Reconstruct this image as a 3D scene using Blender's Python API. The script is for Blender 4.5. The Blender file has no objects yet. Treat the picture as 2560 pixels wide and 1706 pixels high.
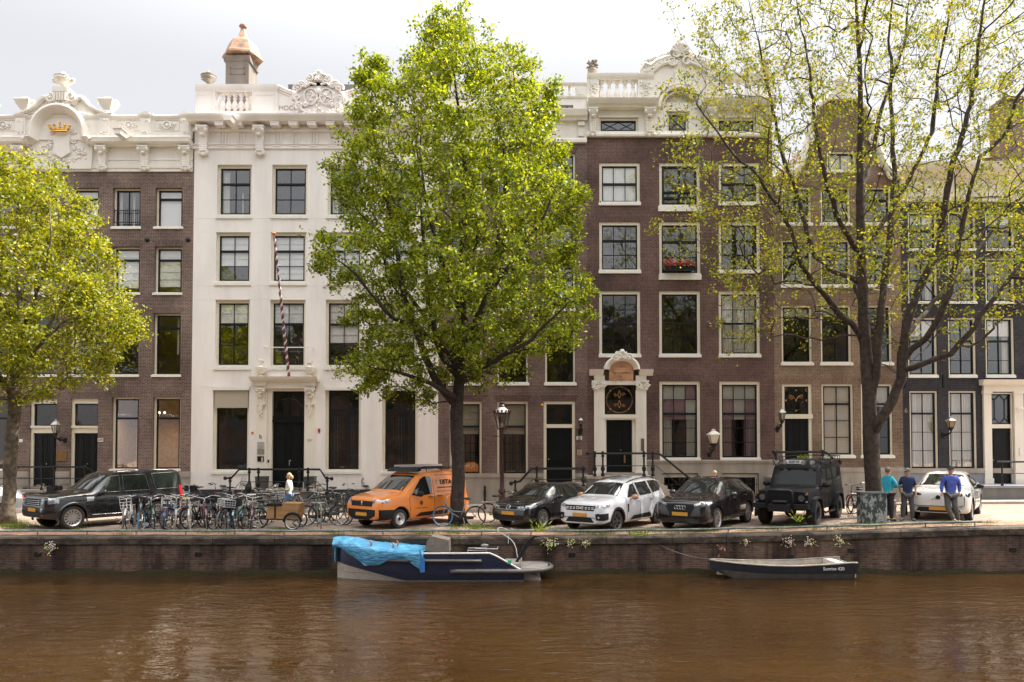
import bpy, bmesh, math, random
import numpy as np
from mathutils import Vector, Matrix
from mathutils.bvhtree import BVHTree
R=math.radians; PI=math.pi
random.seed(7); rng=np.random.default_rng(11)
S=bpy.context.scene
# ------------------------------------------------ camera
FP=1850.0; YH=1118.0; CH=2.7; PITCH=R(1.6); CX=1280.0
PY0=YH-FP*math.tan(PITCH)
cd=bpy.data.cameras.new('camera'); cam=bpy.data.objects.new('camera',cd); S.collection.objects.link(cam)
cam.location=(0,0,CH); cam.rotation_euler=(PI/2+PITCH,0,0)
cd.sensor_width=36; cd.lens=FP/2560*36; cd.shift_y=(PY0-853)/2560; cd.clip_start=0.1; cd.clip_end=3000
S.camera=cam
# ------------------------------------------------ light
SUN_EL=R(55); SUN_AZ=R(80)      # azimuth clockwise from +Y
w=bpy.data.worlds.new('World'); S.world=w; w.use_nodes=True
nt=w.node_tree; bg=nt.nodes['Background']
sky=nt.nodes.new('ShaderNodeTexSky'); sky.sky_type='NISHITA'; sky.sun_disc=False
sky.sun_elevation=SUN_EL; sky.sun_rotation=SUN_AZ; sky.dust_density=6.0; sky.air_density=1.0; sky.ozone_density=1.0
hs=nt.nodes.new('ShaderNodeHueSaturation'); hs.inputs['Saturation'].default_value=0.26
nt.links.new(sky.outputs[0],hs.inputs['Color'])
wm=nt.nodes.new('ShaderNodeMix'); wm.data_type='RGBA'; wm.blend_type='MULTIPLY'; wm.inputs[0].default_value=1.0
wm.inputs[7].default_value=(1.0,0.965,0.94,1)
# sky overhead, out of view, boosted to brighten the facades; roof band stays dimmer
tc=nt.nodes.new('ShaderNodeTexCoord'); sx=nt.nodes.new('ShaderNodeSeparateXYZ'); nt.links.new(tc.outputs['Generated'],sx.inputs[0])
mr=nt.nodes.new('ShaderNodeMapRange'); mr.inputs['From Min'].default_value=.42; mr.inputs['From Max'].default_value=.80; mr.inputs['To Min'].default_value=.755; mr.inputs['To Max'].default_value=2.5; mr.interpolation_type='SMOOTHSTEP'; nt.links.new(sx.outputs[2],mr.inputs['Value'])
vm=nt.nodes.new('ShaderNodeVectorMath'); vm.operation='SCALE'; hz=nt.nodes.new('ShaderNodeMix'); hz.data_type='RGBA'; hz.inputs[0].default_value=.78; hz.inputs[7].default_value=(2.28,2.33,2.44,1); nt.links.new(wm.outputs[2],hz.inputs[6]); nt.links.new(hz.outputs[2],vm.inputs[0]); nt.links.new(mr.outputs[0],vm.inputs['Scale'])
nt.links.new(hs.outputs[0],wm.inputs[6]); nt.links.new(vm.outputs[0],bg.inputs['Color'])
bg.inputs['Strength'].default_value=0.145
sd=bpy.data.lights.new('sun','SUN'); sd.energy=3.1; sd.angle=R(0.6); sd.color=(1,0.94,0.85)
so=bpy.data.objects.new('sun',sd); S.collection.objects.link(so)
sv=Vector((math.sin(SUN_AZ)*math.cos(SUN_EL),math.cos(SUN_AZ)*math.cos(SUN_EL),math.sin(SUN_EL)))
so.rotation_euler=sv.to_track_quat('Z','Y').to_euler(); so.location=(20,20,40)
S.view_settings.view_transform='Standard'; S.view_settings.look='None'
S.view_settings.exposure=1.68; S.view_settings.gamma=1
S.render.engine='CYCLES'
# ------------------------------------------------ picture measure -> place
def U(px,py,d):
    xc=(px-CX)/FP; yc=(PY0-py)/FP
    dy=math.cos(PITCH)-yc*math.sin(PITCH); dz=math.sin(PITCH)+yc*math.cos(PITCH)
    t=d/dy
    return Vector((t*xc,d,CH+t*dz))
DF=33.3; DQ=22.3; ZW=-1.08
def GZ(X):
    X=max(0.0,X)
    return 0.0015*X*X if X<12 else 0.216+0.15*(1-math.exp(-(X-12)*0.24))
def FX(px,py=800,d=DF): return U(px,py,d).x
def FZ(py,d=DF): return U(0,py,d).z
def ground_at(px,py):
    z=0
    for _ in range(12):
        yc=(PY0-py)/FP; dz=math.sin(PITCH)+yc*math.cos(PITCH); dy=math.cos(PITCH)-yc*math.sin(PITCH)
        t=(z-CH)/dz; X=t*(px-CX)/FP; z=GZ(X)
    return Vector((X,t*dy,z))
# ------------------------------------------------ mesh helpers
COL=S.collection
def wloc(o):
    v=Vector((0,0,0))
    while o is not None: v=v+o.location; o=o.parent
    return v
class MB:
    def __init__(s): s.v=[]; s.f=[]; s.m=[]
    def add(s,vs,fs,m=0):
        b=len(s.v); s.v+= [tuple(a) for a in vs]; s.f+=[tuple(b+i for i in f) for f in fs]; s.m+=[m]*len(fs); return s
    def quad(s,a,b,c,d,m=0): return s.add([a,b,c,d],[(0,1,2,3)],m)
    def box(s,x0,x1,y0,y1,z0,z1,m=0):
        return s.add([(x0,y0,z0),(x1,y0,z0),(x1,y1,z0),(x0,y1,z0),(x0,y0,z1),(x1,y0,z1),(x1,y1,z1),(x0,y1,z1)],
            [(0,1,5,4),(1,2,6,5),(2,3,7,6),(3,0,4,7),(4,5,6,7),(3,2,1,0)],m)
    def prism(s,poly,y0,y1,m=0):     # polygon in (x,z), extruded in y
        n=len(poly); vs=[(x,y0,z) for x,z in poly]+[(x,y1,z) for x,z in poly]
        fs=[tuple(range(n)),tuple(range(2*n-1,n-1,-1))]+[(i,n+i,n+(i+1)%n,(i+1)%n) for i in range(n)]
        return s.add(vs,fs,m)
    def prof(s,pr,x0,x1,m=0):        # profile (y,z) swept along x
        n=len(pr); vs=[(x0,y,z) for y,z in pr]+[(x1,y,z) for y,z in pr]
        fs=[tuple(range(n)),tuple(range(2*n-1,n-1,-1))]+[(i,n+i,n+(i+1)%n,(i+1)%n) for i in range(n)]
        return s.add(vs,fs,m)
    def lathe(s,pr,c,n=12,m=0,rot=0,sx=1,sy=1):   # profile (r,z)
        vs=[];k=len(pr)
        for r,z in pr:
            for j in range(n):
                a=rot+2*PI*j/n; vs.append((c[0]+r*math.cos(a)*sx,c[1]+r*math.sin(a)*sy,c[2]+z))
        fs=[(i*n+j,i*n+(j+1)%n,(i+1)*n+(j+1)%n,(i+1)*n+j) for i in range(k-1) for j in range(n)]
        fs+=[tuple(range(n-1,-1,-1)),tuple((k-1)*n+j for j in range(n))]
        return s.add(vs,fs,m)
    def tube(s,pts,r,n=6,m=0,closed=False,mf=None):
        pts=[Vector(p) for p in pts]; k=len(pts)
        if not isinstance(r,(list,tuple)): r=[r]*k
        vs=[]; up=None
        for i,p in enumerate(pts):
            if closed: t=pts[(i+1)%k]-pts[i-1]
            else: t=pts[min(i+1,k-1)]-pts[max(i-1,0)]
            if t.length<1e-9: t=Vector((0,0,1))
            t.normalize()
            if up is None: up=Vector((0,0,1)) if abs(t.z)<0.9 else Vector((0,1,0))
            a=t.cross(up)
            if a.length<1e-4: a=t.cross(Vector((1,0,0)))
            a.normalize(); b=a.cross(t); up=b
            for j in range(n):
                q=2*PI*j/n; vs.append(p+(a*math.cos(q)+b*math.sin(q))*r[i])
        fs=[]; ms=[]
        for i in range(k if closed else k-1):
            i2=(i+1)%k
            for j in range(n):
                fs.append((i*n+j,i2*n+j,i2*n+(j+1)%n,i*n+(j+1)%n)); ms.append(mf(i,j) if mf else m)
        if not closed: fs+=[tuple(range(n)),tuple((k-1)*n+j for j in range(n-1,-1,-1))]; ms+=[m,m]
        b=len(s.v); s.v+=[tuple(a) for a in vs]; s.f+=[tuple(b+i for i in f) for f in fs]; s.m+=ms; return s
    def blob(s,c,r,n=8,k=5,m=0,sx=1,sy=1,sz=1,jit=0,rot=None):
        vs=[]
        for i in range(k+1):
            th=PI*i/k
            for j in range(n):
                ph=2*PI*j/n; q=1+jit*(random.random()-.5)
                d=Vector((math.sin(th)*math.cos(ph)*sx,math.sin(th)*math.sin(ph)*sy,math.cos(th)*sz))*(r*q)
                if rot is not None: d=rot@d
                vs.append((c[0]+d.x,c[1]+d.y,c[2]+d.z))
        fs=[(i*n+j,(i+1)*n+j,(i+1)*n+(j+1)%n,i*n+(j+1)%n) for i in range(k) for j in range(n)]
        return s.add(vs,fs,m)
    def build(s,name,mats,parent=None,smooth=False,local=False,sub=0):
        me=bpy.data.meshes.new(name)
        v=s.v
        if parent is not None and not local:
            o=wloc(parent); v=[(a[0]-o.x,a[1]-o.y,a[2]-o.z) for a in v]
        me.from_pydata(v,[],s.f)
        if not isinstance(mats,(list,tuple)): mats=[mats]
        for x in mats: me.materials.append(x)
        if len(mats)>1: me.polygons.foreach_set('material_index',s.m)
        if smooth:
            me.polygons.foreach_set('use_smooth',[True]*len(me.polygons))
            if smooth!='all':
                me.set_sharp_from_angle(angle=R(42))
        me.validate(); me.update()
        ob=bpy.data.objects.new(name,me); COL.objects.link(ob); ob.parent=parent
        return ob
def thing(name,label,cat,loc=(0,0,0),rotz=0,group=None):
    o=bpy.data.objects.new(name,None); COL.objects.link(o); o.location=loc; o.rotation_euler=(0,0,rotz); o.empty_display_size=.3
    o['label']=label; o['category']=cat
    if group: o['group']=group
    return o
def tag(o,label,cat,group=None,kind=None):
    o['label']=label; o['category']=cat
    if group: o['group']=group
    if kind: o['kind']=kind
    return o
def kids(o): return [c for c in COL.objects if c.parent==o]
CH_CACHE={}
def copy_tree(root,children,loc,rotz,label,group=None):
    r=root.copy(); COL.objects.link(r); r.location=loc; r.rotation_euler=(0,0,rotz); r['label']=label
    if group: r['group']=group
    for c,gs in children:
        d=c.copy(); COL.objects.link(d); d.parent=r
        for g in gs:
            e=g.copy(); COL.objects.link(e); e.parent=d
    return r
def subtree(o):
    ch={}
    for c in COL.objects:
        if c.parent is not None: ch.setdefault(c.parent.name,[]).append(c)
    return [(c,ch.get(c.name,[])) for c in ch.get(o.name,[])]
def text_mesh(name,s,size,mat,parent,M4,ext=0.004,bold=0.0,align='CENTER'):
    cu=bpy.data.curves.new(name,'FONT'); cu.body=s; cu.size=size; cu.extrude=ext; cu.align_x=align; cu.align_y='CENTER'; cu.offset=bold
    t=bpy.data.objects.new(name,cu); COL.objects.link(t)
    dg=bpy.context.evaluated_depsgraph_get(); dg.update()
    me=bpy.data.meshes.new_from_object(t.evaluated_get(dg)); bpy.data.objects.remove(t); 
    me.transform(M4); me.materials.clear(); me.materials.append(mat)
    ob=bpy.data.objects.new(name,me); COL.objects.link(ob); ob.parent=parent
    return ob
FACE=Matrix.Rotation(PI/2,4,'X')   # text standing, facing -y
# ------------------------------------------------ materials
MC={}
def nd(nt,t,**k):
    n=nt.nodes.new('ShaderNode'+t)
    for a,b in k.items(): setattr(n,a,b)
    return n
def base(name):
    m=bpy.data.materials.new(name); m.use_nodes=True; return m,m.node_tree,m.node_tree.nodes['Principled BSDF']
def ramp(nt,pts,fac=None):
    r=nd(nt,'ValToRGB'); e=r.color_ramp.elements
    while len(e)<len(pts): e.new(0.5)
    for i,(p,c) in enumerate(pts):
        e[i].position=p; e[i].color=(c[0],c[1],c[2],1) if not isinstance(c,(int,float)) else (c,c,c,1)
    if fac is not None: nt.links.new(fac,r.inputs[0])
    return r
def noise(nt,scale,detail=4,vec=None,rough=.55,sc3=None):
    n=nd(nt,'TexNoise'); n.inputs['Scale'].default_value=scale; n.inputs['Detail'].default_value=detail; n.inputs['Roughness'].default_value=rough
    if vec is not None:
        if sc3:
            mp=nd(nt,'Mapping'); mp.inputs['Scale'].default_value=sc3; nt.links.new(vec,mp.inputs[0]); vec=mp.outputs[0]
        nt.links.new(vec,n.inputs['Vector'])
    return n
def mixc(nt,a,b,fac,mode='MIX'):
    n=nd(nt,'Mix'); n.data_type='RGBA'; n.blend_type=mode
    for sk,v in ((0,fac),(6,a),(7,b)):
        if hasattr(v,'links'): nt.links.new(v,n.inputs[sk])
        elif sk==0: n.inputs[0].default_value=v
        else: n.inputs[sk].default_value=(v[0],v[1],v[2],1)
    return n.outputs[2]
def Mt(name,col,rough=.6,metal=0,var=0.15,scale=6,bump=0,bs=30,coat=0,spec=.5,dark=None,local=False,em=None,sc3=None):
    if name in MC: return MC[name]
    m,nt,p=base(name); MC[name]=m
    p.inputs['Roughness'].default_value=rough; p.inputs['Metallic'].default_value=metal
    p.inputs['Specular IOR Level'].default_value=spec; p.inputs['Coat Weight'].default_value=coat; p.inputs['Coat Roughness'].default_value=.04
    co=nd(nt,'TexCoord'); vec=co.outputs['Object']
    if not local:
        g=nd(nt,'NewGeometry'); vec=g.outputs['Position']
    if var>0:
        n=noise(nt,scale,5,vec,sc3=sc3); 
        d=dark if dark else tuple(c*(1-var) for c in col)
        l=tuple(min(1,c*(1+var*.6)) for c in col)
        r=ramp(nt,[(.3,d),(.7,l)],n.outputs['Fac']); nt.links.new(r.outputs[0],p.inputs['Base Color'])
    else: p.inputs['Base Color'].default_value=(*col,1)
    if bump>0:
        n2=noise(nt,bs,4,vec); b=nd(nt,'Bump'); b.inputs['Strength'].default_value=bump; b.inputs['Distance'].default_value=.02
        nt.links.new(n2.outputs['Fac'],b.inputs['Height']); nt.links.new(b.outputs[0],p.inputs['Normal'])
    if em: p.inputs['Emission Color'].default_value=(*em[0],1); p.inputs['Emission Strength'].default_value=em[1]
    return m
def brick(name,c1,c2,mort,bw=.21,bh=.065,ms=.012,stain=.48,vert=False,bump=.4,dirt=None,ground=False,bias=0):
    m,nt,p=base(name); g=nd(nt,'NewGeometry'); sp=nd(nt,'SeparateXYZ'); nt.links.new(g.outputs['Position'],sp.inputs[0])
    cb=nd(nt,'CombineXYZ')
    if ground: nt.links.new(sp.outputs[0],cb.inputs[0]); nt.links.new(sp.outputs[1],cb.inputs[1])
    else:
        ad=nd(nt,'Math',operation='ADD'); nt.links.new(sp.outputs[0],ad.inputs[0]); nt.links.new(sp.outputs[1],ad.inputs[1])
        a,b=(1,0) if vert else (0,1)
        nt.links.new(ad.outputs[0],cb.inputs[a]); nt.links.new(sp.outputs[2],cb.inputs[b])
    t=nd(nt,'TexBrick'); nt.links.new(cb.outputs[0],t.inputs['Vector'])
    t.inputs['Scale'].default_value=1; t.inputs['Brick Width'].default_value=bw; t.inputs['Row Height'].default_value=bh
    t.inputs['Mortar Size'].default_value=ms; t.inputs['Mortar Smooth'].default_value=.3; t.inputs['Bias'].default_value=bias
    t.inputs['Color1'].default_value=(*c1,1); t.inputs['Color2'].default_value=(*c2,1); t.inputs['Mortar'].default_value=(*mort,1)
    n=noise(nt,.55,6,g.outputs['Position'],.65); r=ramp(nt,[(.32,1-stain),(.68,1.12)],n.outputs['Fac'])
    c=mixc(nt,t.outputs['Color'],r.outputs[0],1.0,'MULTIPLY')
    n3=noise(nt,7,3,g.outputs['Position']); r3=ramp(nt,[(.3,.82),(.7,1.15)],n3.outputs['Fac']); c=mixc(nt,c,r3.outputs[0],1.0,'MULTIPLY')
    if dirt:   # vertical dark and pale run marks
        nn=noise(nt,1.0,6,g.outputs['Position'],.6,sc3=(1.3,1.3,.22)); rr=ramp(nt,[(.40,dirt),(.55,(1,1,1)),(.68,(1,1,1)),(.78,(1.7,1.6,1.5))],nn.outputs['Fac']); c=mixc(nt,c,rr.outputs[0],1.0,'MULTIPLY')
        n5=noise(nt,26,3,g.outputs['Position']); r5=ramp(nt,[(.66,(0,0,0)),(.74,(.16,.14,.12))],n5.outputs['Fac']); c=mixc(nt,c,r5.outputs[0],1.0,'ADD')
    nt.links.new(c,p.inputs['Base Color']); p.inputs['Roughness'].default_value=.85; p.inputs['Specular IOR Level'].default_value=.25
    b=nd(nt,'Bump'); b.inputs['Strength'].default_value=bump; b.inputs['Distance'].default_value=.01; b.invert=True
    nt.links.new(t.outputs['Fac'],b.inputs['Height']); nt.links.new(b.outputs[0],p.inputs['Normal'])
    return m
def plaster(name,col,streak=.12,rough=.7,joints=True):
    m,nt,p=base(name); g=nd(nt,'NewGeometry')
    n=noise(nt,1.0,7,g.outputs['Position'],.6,sc3=(1.6,1.6,.25)); r=ramp(nt,[(.33,1-streak),(.6,1.0)],n.outputs['Fac'])
    n2=noise(nt,.35,4,g.outputs['Position']); r2=ramp(nt,[(.3,tuple(c*.93 for c in col)),(.7,col)],n2.outputs['Fac'])
    c=mixc(nt,r2.outputs[0],r.outputs[0],1.0,'MULTIPLY')
    n4=noise(nt,40,4,g.outputs['Position']); 
    nt.links.new(c,p.inputs['Base Color']); p.inputs['Roughness'].default_value=rough
    b=nd(nt,'Bump'); b.inputs['Strength'].default_value=.12; b.inputs['Distance'].default_value=.01
    nt.links.new(n4.outputs['Fac'],b.inputs['Height']); nt.links.new(b.outputs[0],p.inputs['Normal'])
    return m
def glassmat(name,tint=(.55,.55,.55),k=.8,add=.08,wob=.03):
    m=bpy.data.materials.new(name); m.use_nodes=True; nt=m.node_tree; nt.nodes.clear()
    o=nd(nt,'OutputMaterial'); mx=nd(nt,'MixShader'); tr=nd(nt,'BsdfTransparent'); gl=nd(nt,'BsdfGlossy'); gl.inputs['Roughness'].default_value=.015
    tr.inputs[0].default_value=(*tint,1); fl=nd(nt,'LayerWeight'); fl.inputs[0].default_value=.5; fr=nd(nt,'Math',operation='POWER'); fr.inputs[1].default_value=4.0; nt.links.new(fl.outputs['Facing'],fr.inputs[0])
    ma=nd(nt,'Math',operation='MULTIPLY_ADD'); ma.use_clamp=True; ma.inputs[1].default_value=k; ma.inputs[2].default_value=add
    nt.links.new(fr.outputs[0],ma.inputs[0]); nt.links.new(ma.outputs[0],mx.inputs[0]); nt.links.new(tr.outputs[0],mx.inputs[1]); nt.links.new(gl.outputs[0],mx.inputs[2]); nt.links.new(mx.outputs[0],o.inputs[0])
    if wob:
        g=nd(nt,'NewGeometry'); n=noise(nt,1.7,2,g.outputs['Position']); b=nd(nt,'Bump'); b.inputs['Strength'].default_value=wob*10; b.inputs['Distance'].default_value=.012
        nt.links.new(n.outputs['Fac'],b.inputs['Height']); nt.links.new(b.outputs[0],gl.inputs['Normal'])
    return m
def leafmat(name,pts,trans=.5):
    m=bpy.data.materials.new(name); m.use_nodes=True; nt=m.node_tree; nt.nodes.clear()
    g=nd(nt,'NewGeometry'); r=ramp(nt,pts,g.outputs['Random Per Island'])
    o=nd(nt,'OutputMaterial'); d=nd(nt,'BsdfDiffuse'); t=nd(nt,'BsdfTranslucent'); gl=nd(nt,'BsdfGlossy'); gl.inputs['Roughness'].default_value=.45
    c2=mixc(nt,r.outputs[0],(1.5,1.35,.55),1.0,'MULTIPLY')
    nt.links.new(r.outputs[0],d.inputs[0]); nt.links.new(c2,t.inputs[0])
    a=nd(nt,'MixShader'); a.inputs[0].default_value=trans; nt.links.new(d.outputs[0],a.inputs[1]); nt.links.new(t.outputs[0],a.inputs[2])
    b=nd(nt,'MixShader'); b.inputs[0].default_value=.035; nt.links.new(a.outputs[0],b.inputs[1]); nt.links.new(gl.outputs[0],b.inputs[2]); nt.links.new(b.outputs[0],o.inputs[0])
    return m
BRA=brick('brick_red_brown',(.190,.106,.080),(.125,.073,.058),(.30,.25,.22))
BRC=brick('brick_mauve_brown',(.180,.102,.085),(.130,.077,.067),(.24,.19,.17))
BRD=brick('brick_purple_brown',(.148,.073,.057),(.103,.052,.044),(.185,.14,.125))
BRE=brick('brick_ochre_brown',(.235,.145,.095),(.165,.103,.07),(.33,.26,.20))
BRF=brick('brick_dark_paint',(.068,.063,.072),(.056,.052,.060),(.040,.037,.044),bh=.075,bump=1.0)
SOLA=brick('brick_soldier_red',(.165,.098,.077),(.105,.065,.055),(.26,.21,.18),vert=True)
SOLD=brick('brick_soldier_purple',(.135,.068,.055),(.09,.05,.045),(.17,.125,.11),vert=True)
SOLE=brick('brick_soldier_ochre',(.23,.125,.078),(.17,.095,.06),(.26,.2,.15),vert=True)
WHITE=plaster('white_render',(.89,.83,.78),.12)
CREAM=plaster('cream_paint',(.82,.75,.645),.06,.5)
CREAMW=plaster('cream_white_paint',(.83,.78,.70),.10,.5)
STONE=plaster('grey_sandstone',(.40,.345,.285),.30,.8)
BLUESTONE=plaster('blue_stone',(.16,.15,.14),.30,.7)
CHIM=plaster('chimney_stone',(.27,.23,.195),.3,.85)
FRAME=Mt('window_frame_cream',(.72,.66,.53),.4,var=.06)
FRAMEW=Mt('sill_white',(.78,.75,.68),.4,var=.08)
DARK=Mt('sash_dark_green',(.009,.013,.015),.4,var=.1,spec=.25)
DOORM=Mt('door_black_green',(.003,.005,.006),.35,var=.1,spec=.3)
IRON=Mt('iron_black',(.006,.007,.008),.4,var=.2,spec=.35)
BLIND=Mt('blind_white',(.90,.89,.86),.9,var=.05); 
BLINDB=Mt('blind_beige',(.62,.56,.46),.9,var=.05)
CURT=Mt('curtain_cream',(.78,.73,.65),.9,var=.2,scale=1.0,sc3=(14,14,.2)); CURTP=Mt('curtain_mauve',(.42,.27,.31),.9,var=.2,scale=1.0,sc3=(14,14,.2))
GOLD=Mt('gold_leaf',(.75,.42,.08),.3,metal=.9,var=.15); COPPER=Mt('copper_worn',(.44,.26,.155),.6,metal=.1,var=.5,scale=3.5,dark=(.17,.11,.08))
PANE=glassmat('window_pane',(.97,.97,.97),.8,.15)
PANEL=glassmat('window_pane_dark',(.80,.80,.78),.8,.085)
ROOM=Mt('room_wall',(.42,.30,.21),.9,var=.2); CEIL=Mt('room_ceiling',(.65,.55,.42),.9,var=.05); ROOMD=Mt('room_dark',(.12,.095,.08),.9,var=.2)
BRASS=Mt('brass',(.55,.36,.13),.3,metal=.9,var=.1)
# ================================================ HOUSES
def rect(px0,px1,py0,py1,d=DF):
    pm=(py0+py1)/2; return (U(px0,pm,d).x,U(px1,pm,d).x,FZ(py1,d),FZ(py0,d))
def wall(b,x0,x1,z0,z1,holes,mats,dep=.42,lint=None,back=9.0,name='wall'):
    mb=MB(); xs=sorted({x0,x1,*[v for h in holes for v in h[:2] if x0<v<x1]}); zs=sorted({z0,z1,*[v for h in holes for v in h[2:4] if z0<v<z1]})
    y=DF
    def inh(x,z): return any(h[0]<x<h[1] and h[2]<z<h[3] for h in holes)
    for i in range(len(xs)-1):
        j=0
        while j<len(zs)-1:
            xm=(xs[i]+xs[i+1])/2
            if inh(xm,(zs[j]+zs[j+1])/2): j+=1; continue
            k=j
            while k<len(zs)-1 and not inh(xm,(zs[k]+zs[k+1])/2): k+=1
            mb.quad((xs[i],y,zs[j]),(xs[i+1],y,zs[j]),(xs[i+1],y,zs[k]),(xs[i],y,zs[k])); j=k
    for a,c,e,f in [h[:4] for h in holes]:
        mb.quad((a,y,e),(a,y,f),(a,y+dep,f),(a,y+dep,e)); mb.quad((c,y,e),(c,y+dep,e),(c,y+dep,f),(c,y,f))
        mb.quad((a,y,f),(c,y,f),(c,y+dep,f),(a,y+dep,f)); mb.quad((a,y,e),(a,y+dep,e),(c,y+dep,e),(c,y,e))
    mb.quad((x0,y,z0),(x0,y,z1),(x0,y+back,z1),(x0,y+back,z0)); mb.quad((x1,y,z0),(x1,y+back,z0),(x1,y+back,z1),(x1,y,z1))
    mb.quad((x0,y+back,z0),(x0,y+back,z1),(x1,y+back,z1),(x1,y+back,z0))
    if lint:      # flat arches of upright bricks over the openings
        for h in lint:
            a,c,f=h[0],h[1],h[3]; e=.10; hh=.27
            mb.prism([(a-.02,f+.004),(c+.02,f+.004),(c+e+.06,f+hh),(a-e-.06,f+hh)],y-.006,y+.01,1)
    return mb.build(name,mats,b)
def rooms(b,x0,x1,z0,z1,floors,depth=4.0,m=None):
    mb=MB(); y0=DF+.44
    mb.box(x0+.02,x1-.02,y0+depth,y0+depth+.05,z0,z1,0)
    for z in floors:
        mb.box(x0+.02,x1-.02,y0-.02,y0+depth,z,z+.12,1)
    n=max(1,round((x1-x0)/4))
    for i in range(1,n): 
        x=x0+(x1-x0)*i/n; mb.box(x-.04,x+.04,y0+.9,y0+depth,z0,z1,0)
    mb.box(x0+.02,x0+.06,y0,y0+depth,z0,z1,0); mb.box(x1-.06,x1-.02,y0,y0+depth,z0,z1,0)
    mb.box(x0+.03,x1-.03,DF+.5,DF+8.9,z1-.1,z1,0)
    return mb.build('interior',[m or ROOMD,CEIL],b)
def window(b,h,nx=1,rows=(1.0,),rec=.09,cw=.10,ct=.13,blind=None,sill=.12,sillw=.06,fm=None,pane=None,vm=None,sash=.055,mun=.026,mid=None,curt=None,cb=None,xbars=None,name='window'):
    """h=(x0,x1,z0,z1); rows: heights of pane rows from the top; mid: row joints drawn as thick meeting rail"""
    fm=fm or FRAME; pane=pane or PANE
    x0,x1,z0,z1=h; y=DF+rec; cb=cw if cb is None else cb
    mb=MB(); zb=z0+(sill if sill else 0)
    mb.box(x0,x0+cw,y,y+.12,zb,z1); mb.box(x1-cw,x1,y,y+.12,zb,z1); mb.box(x0+cw,x1-cw,y,y+.12,z1-ct,z1)
    if cb>0: mb.box(x0+cw,x1-cw,y,y+.12,zb,zb+cb*.6)
    # inner moulding
    mb.box(x0+cw,x0+cw+.02,y+.02,y+.10,zb,z1-ct); mb.box(x1-cw-.02,x1-cw,y+.02,y+.10,zb,z1-ct)
    w_=mb.build(name,fm,b)
    if sill: 
        s=MB(); s.box(x0-sillw,x1+sillw,DF-.06,y+.06,z0-.002,z0+sill*.75); s.box(x0-sillw*.3,x1+sillw*.3,DF-.02,y+.06,z0+sill*.75,z0+sill); s.build('sill',FRAMEW,w_)
    a0,a1,c0,c1=x0+cw+.02,x1-cw-.02,zb+(cb*.6 if cb>0 else 0),z1-ct
    sb=MB(); ys=y+.035; t=sash
    sb.box(a0,a0+t,ys,ys+.07,c0,c1); sb.box(a1-t,a1,ys,ys+.07,c0,c1); sb.box(a0+t,a1-t,ys,ys+.07,c1-t,c1); sb.box(a0+t,a1-t,ys,ys+.07,c0,c0+t*1.2)
    tot=sum(rows); z=c1-t*.5; H=c1-c0-t*1.1; joints=[]
    for i,r_ in enumerate(rows[:-1]):
        z-=H*r_/tot; th=.045 if (mid is not None and i in mid) else mun/2
        yy=ys-.02 if th>.03 else ys+.015
        sb.box(a0+t,a1-t,yy,ys+.055,z-th,z+th); joints.append(z)
    for i in range(1,nx):
        x=a0+(a1-a0)*i/nx; sb.box(x-mun/2,x+mun/2,ys+.012,ys+.052,c0+t*1.2,c1-t)
    if xbars:
        n=xbars; wd=(a1-a0-2*t)/n
        for i in range(n):
            xa=a0+t+i*wd
            for s_ in (0,1):
                p0=(xa,ys+.04,c0+t if s_ else c1-t); p1=(xa+wd,ys+.04,c1-t if s_ else c0+t); sb.tube([p0,p1],.017,4)
    sb.build('sash',DARK,w_)
    g=MB(); g.box(a0+.01,a1-.01,ys+.05,ys+.056,c0+.01,c1-.01); g.build('pane',pane,w_)
    if blind:
        frac,mt,kind=blind; bb=MB(); yb=ys+.075; zt=c1-.01; ze=c1-(c1-c0)*frac
        if kind=='fold':
            k=max(2,int((zt-ze)/.32))
            for i in range(k):
                q0=zt-(zt-ze)*i/k; q1=zt-(zt-ze)*(i+1)/k
                bb.quad((a0+.03,yb,q1-.015),(a1-.03,yb,q1-.015),(a1-.03,yb+.03,q0),(a0+.03,yb+.03,q0))
                bb.box(a0+.03,a1-.03,yb+.0,yb+.012,q1-.012,q1+.004)
        else:
            bb.box(a0+.03,a1-.03,yb,yb+.01,ze,zt); bb.box(a0+.03,a1-.03,yb-.01,yb+.02,ze,ze+.025)
        bb.build('blind',mt,w_)
    if curt:
        cm,spans=curt; cc=MB(); yc=ys+.17
        for (u0,u1,v0,v1) in spans:
            n=max(6,int((u1-u0)*(a1-a0)/.025)); 
            vs=[]
            for i in range(n+1):
                x=a0+(a1-a0)*(u0+(u1-u0)*i/n); yy=yc+.03*math.sin(i*1.45)+.01*math.sin(i*.5)
                vs.append((x,yy,c0+(c1-c0)*v0)); vs.append((x,yy,c0+(c1-c0)*v1))
            cc.add(vs,[(2*i,2*i+2,2*i+3,2*i+1) for i in range(n)])
        cc.build('curtain',cm,w_,smooth='all')
    return w_
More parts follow.
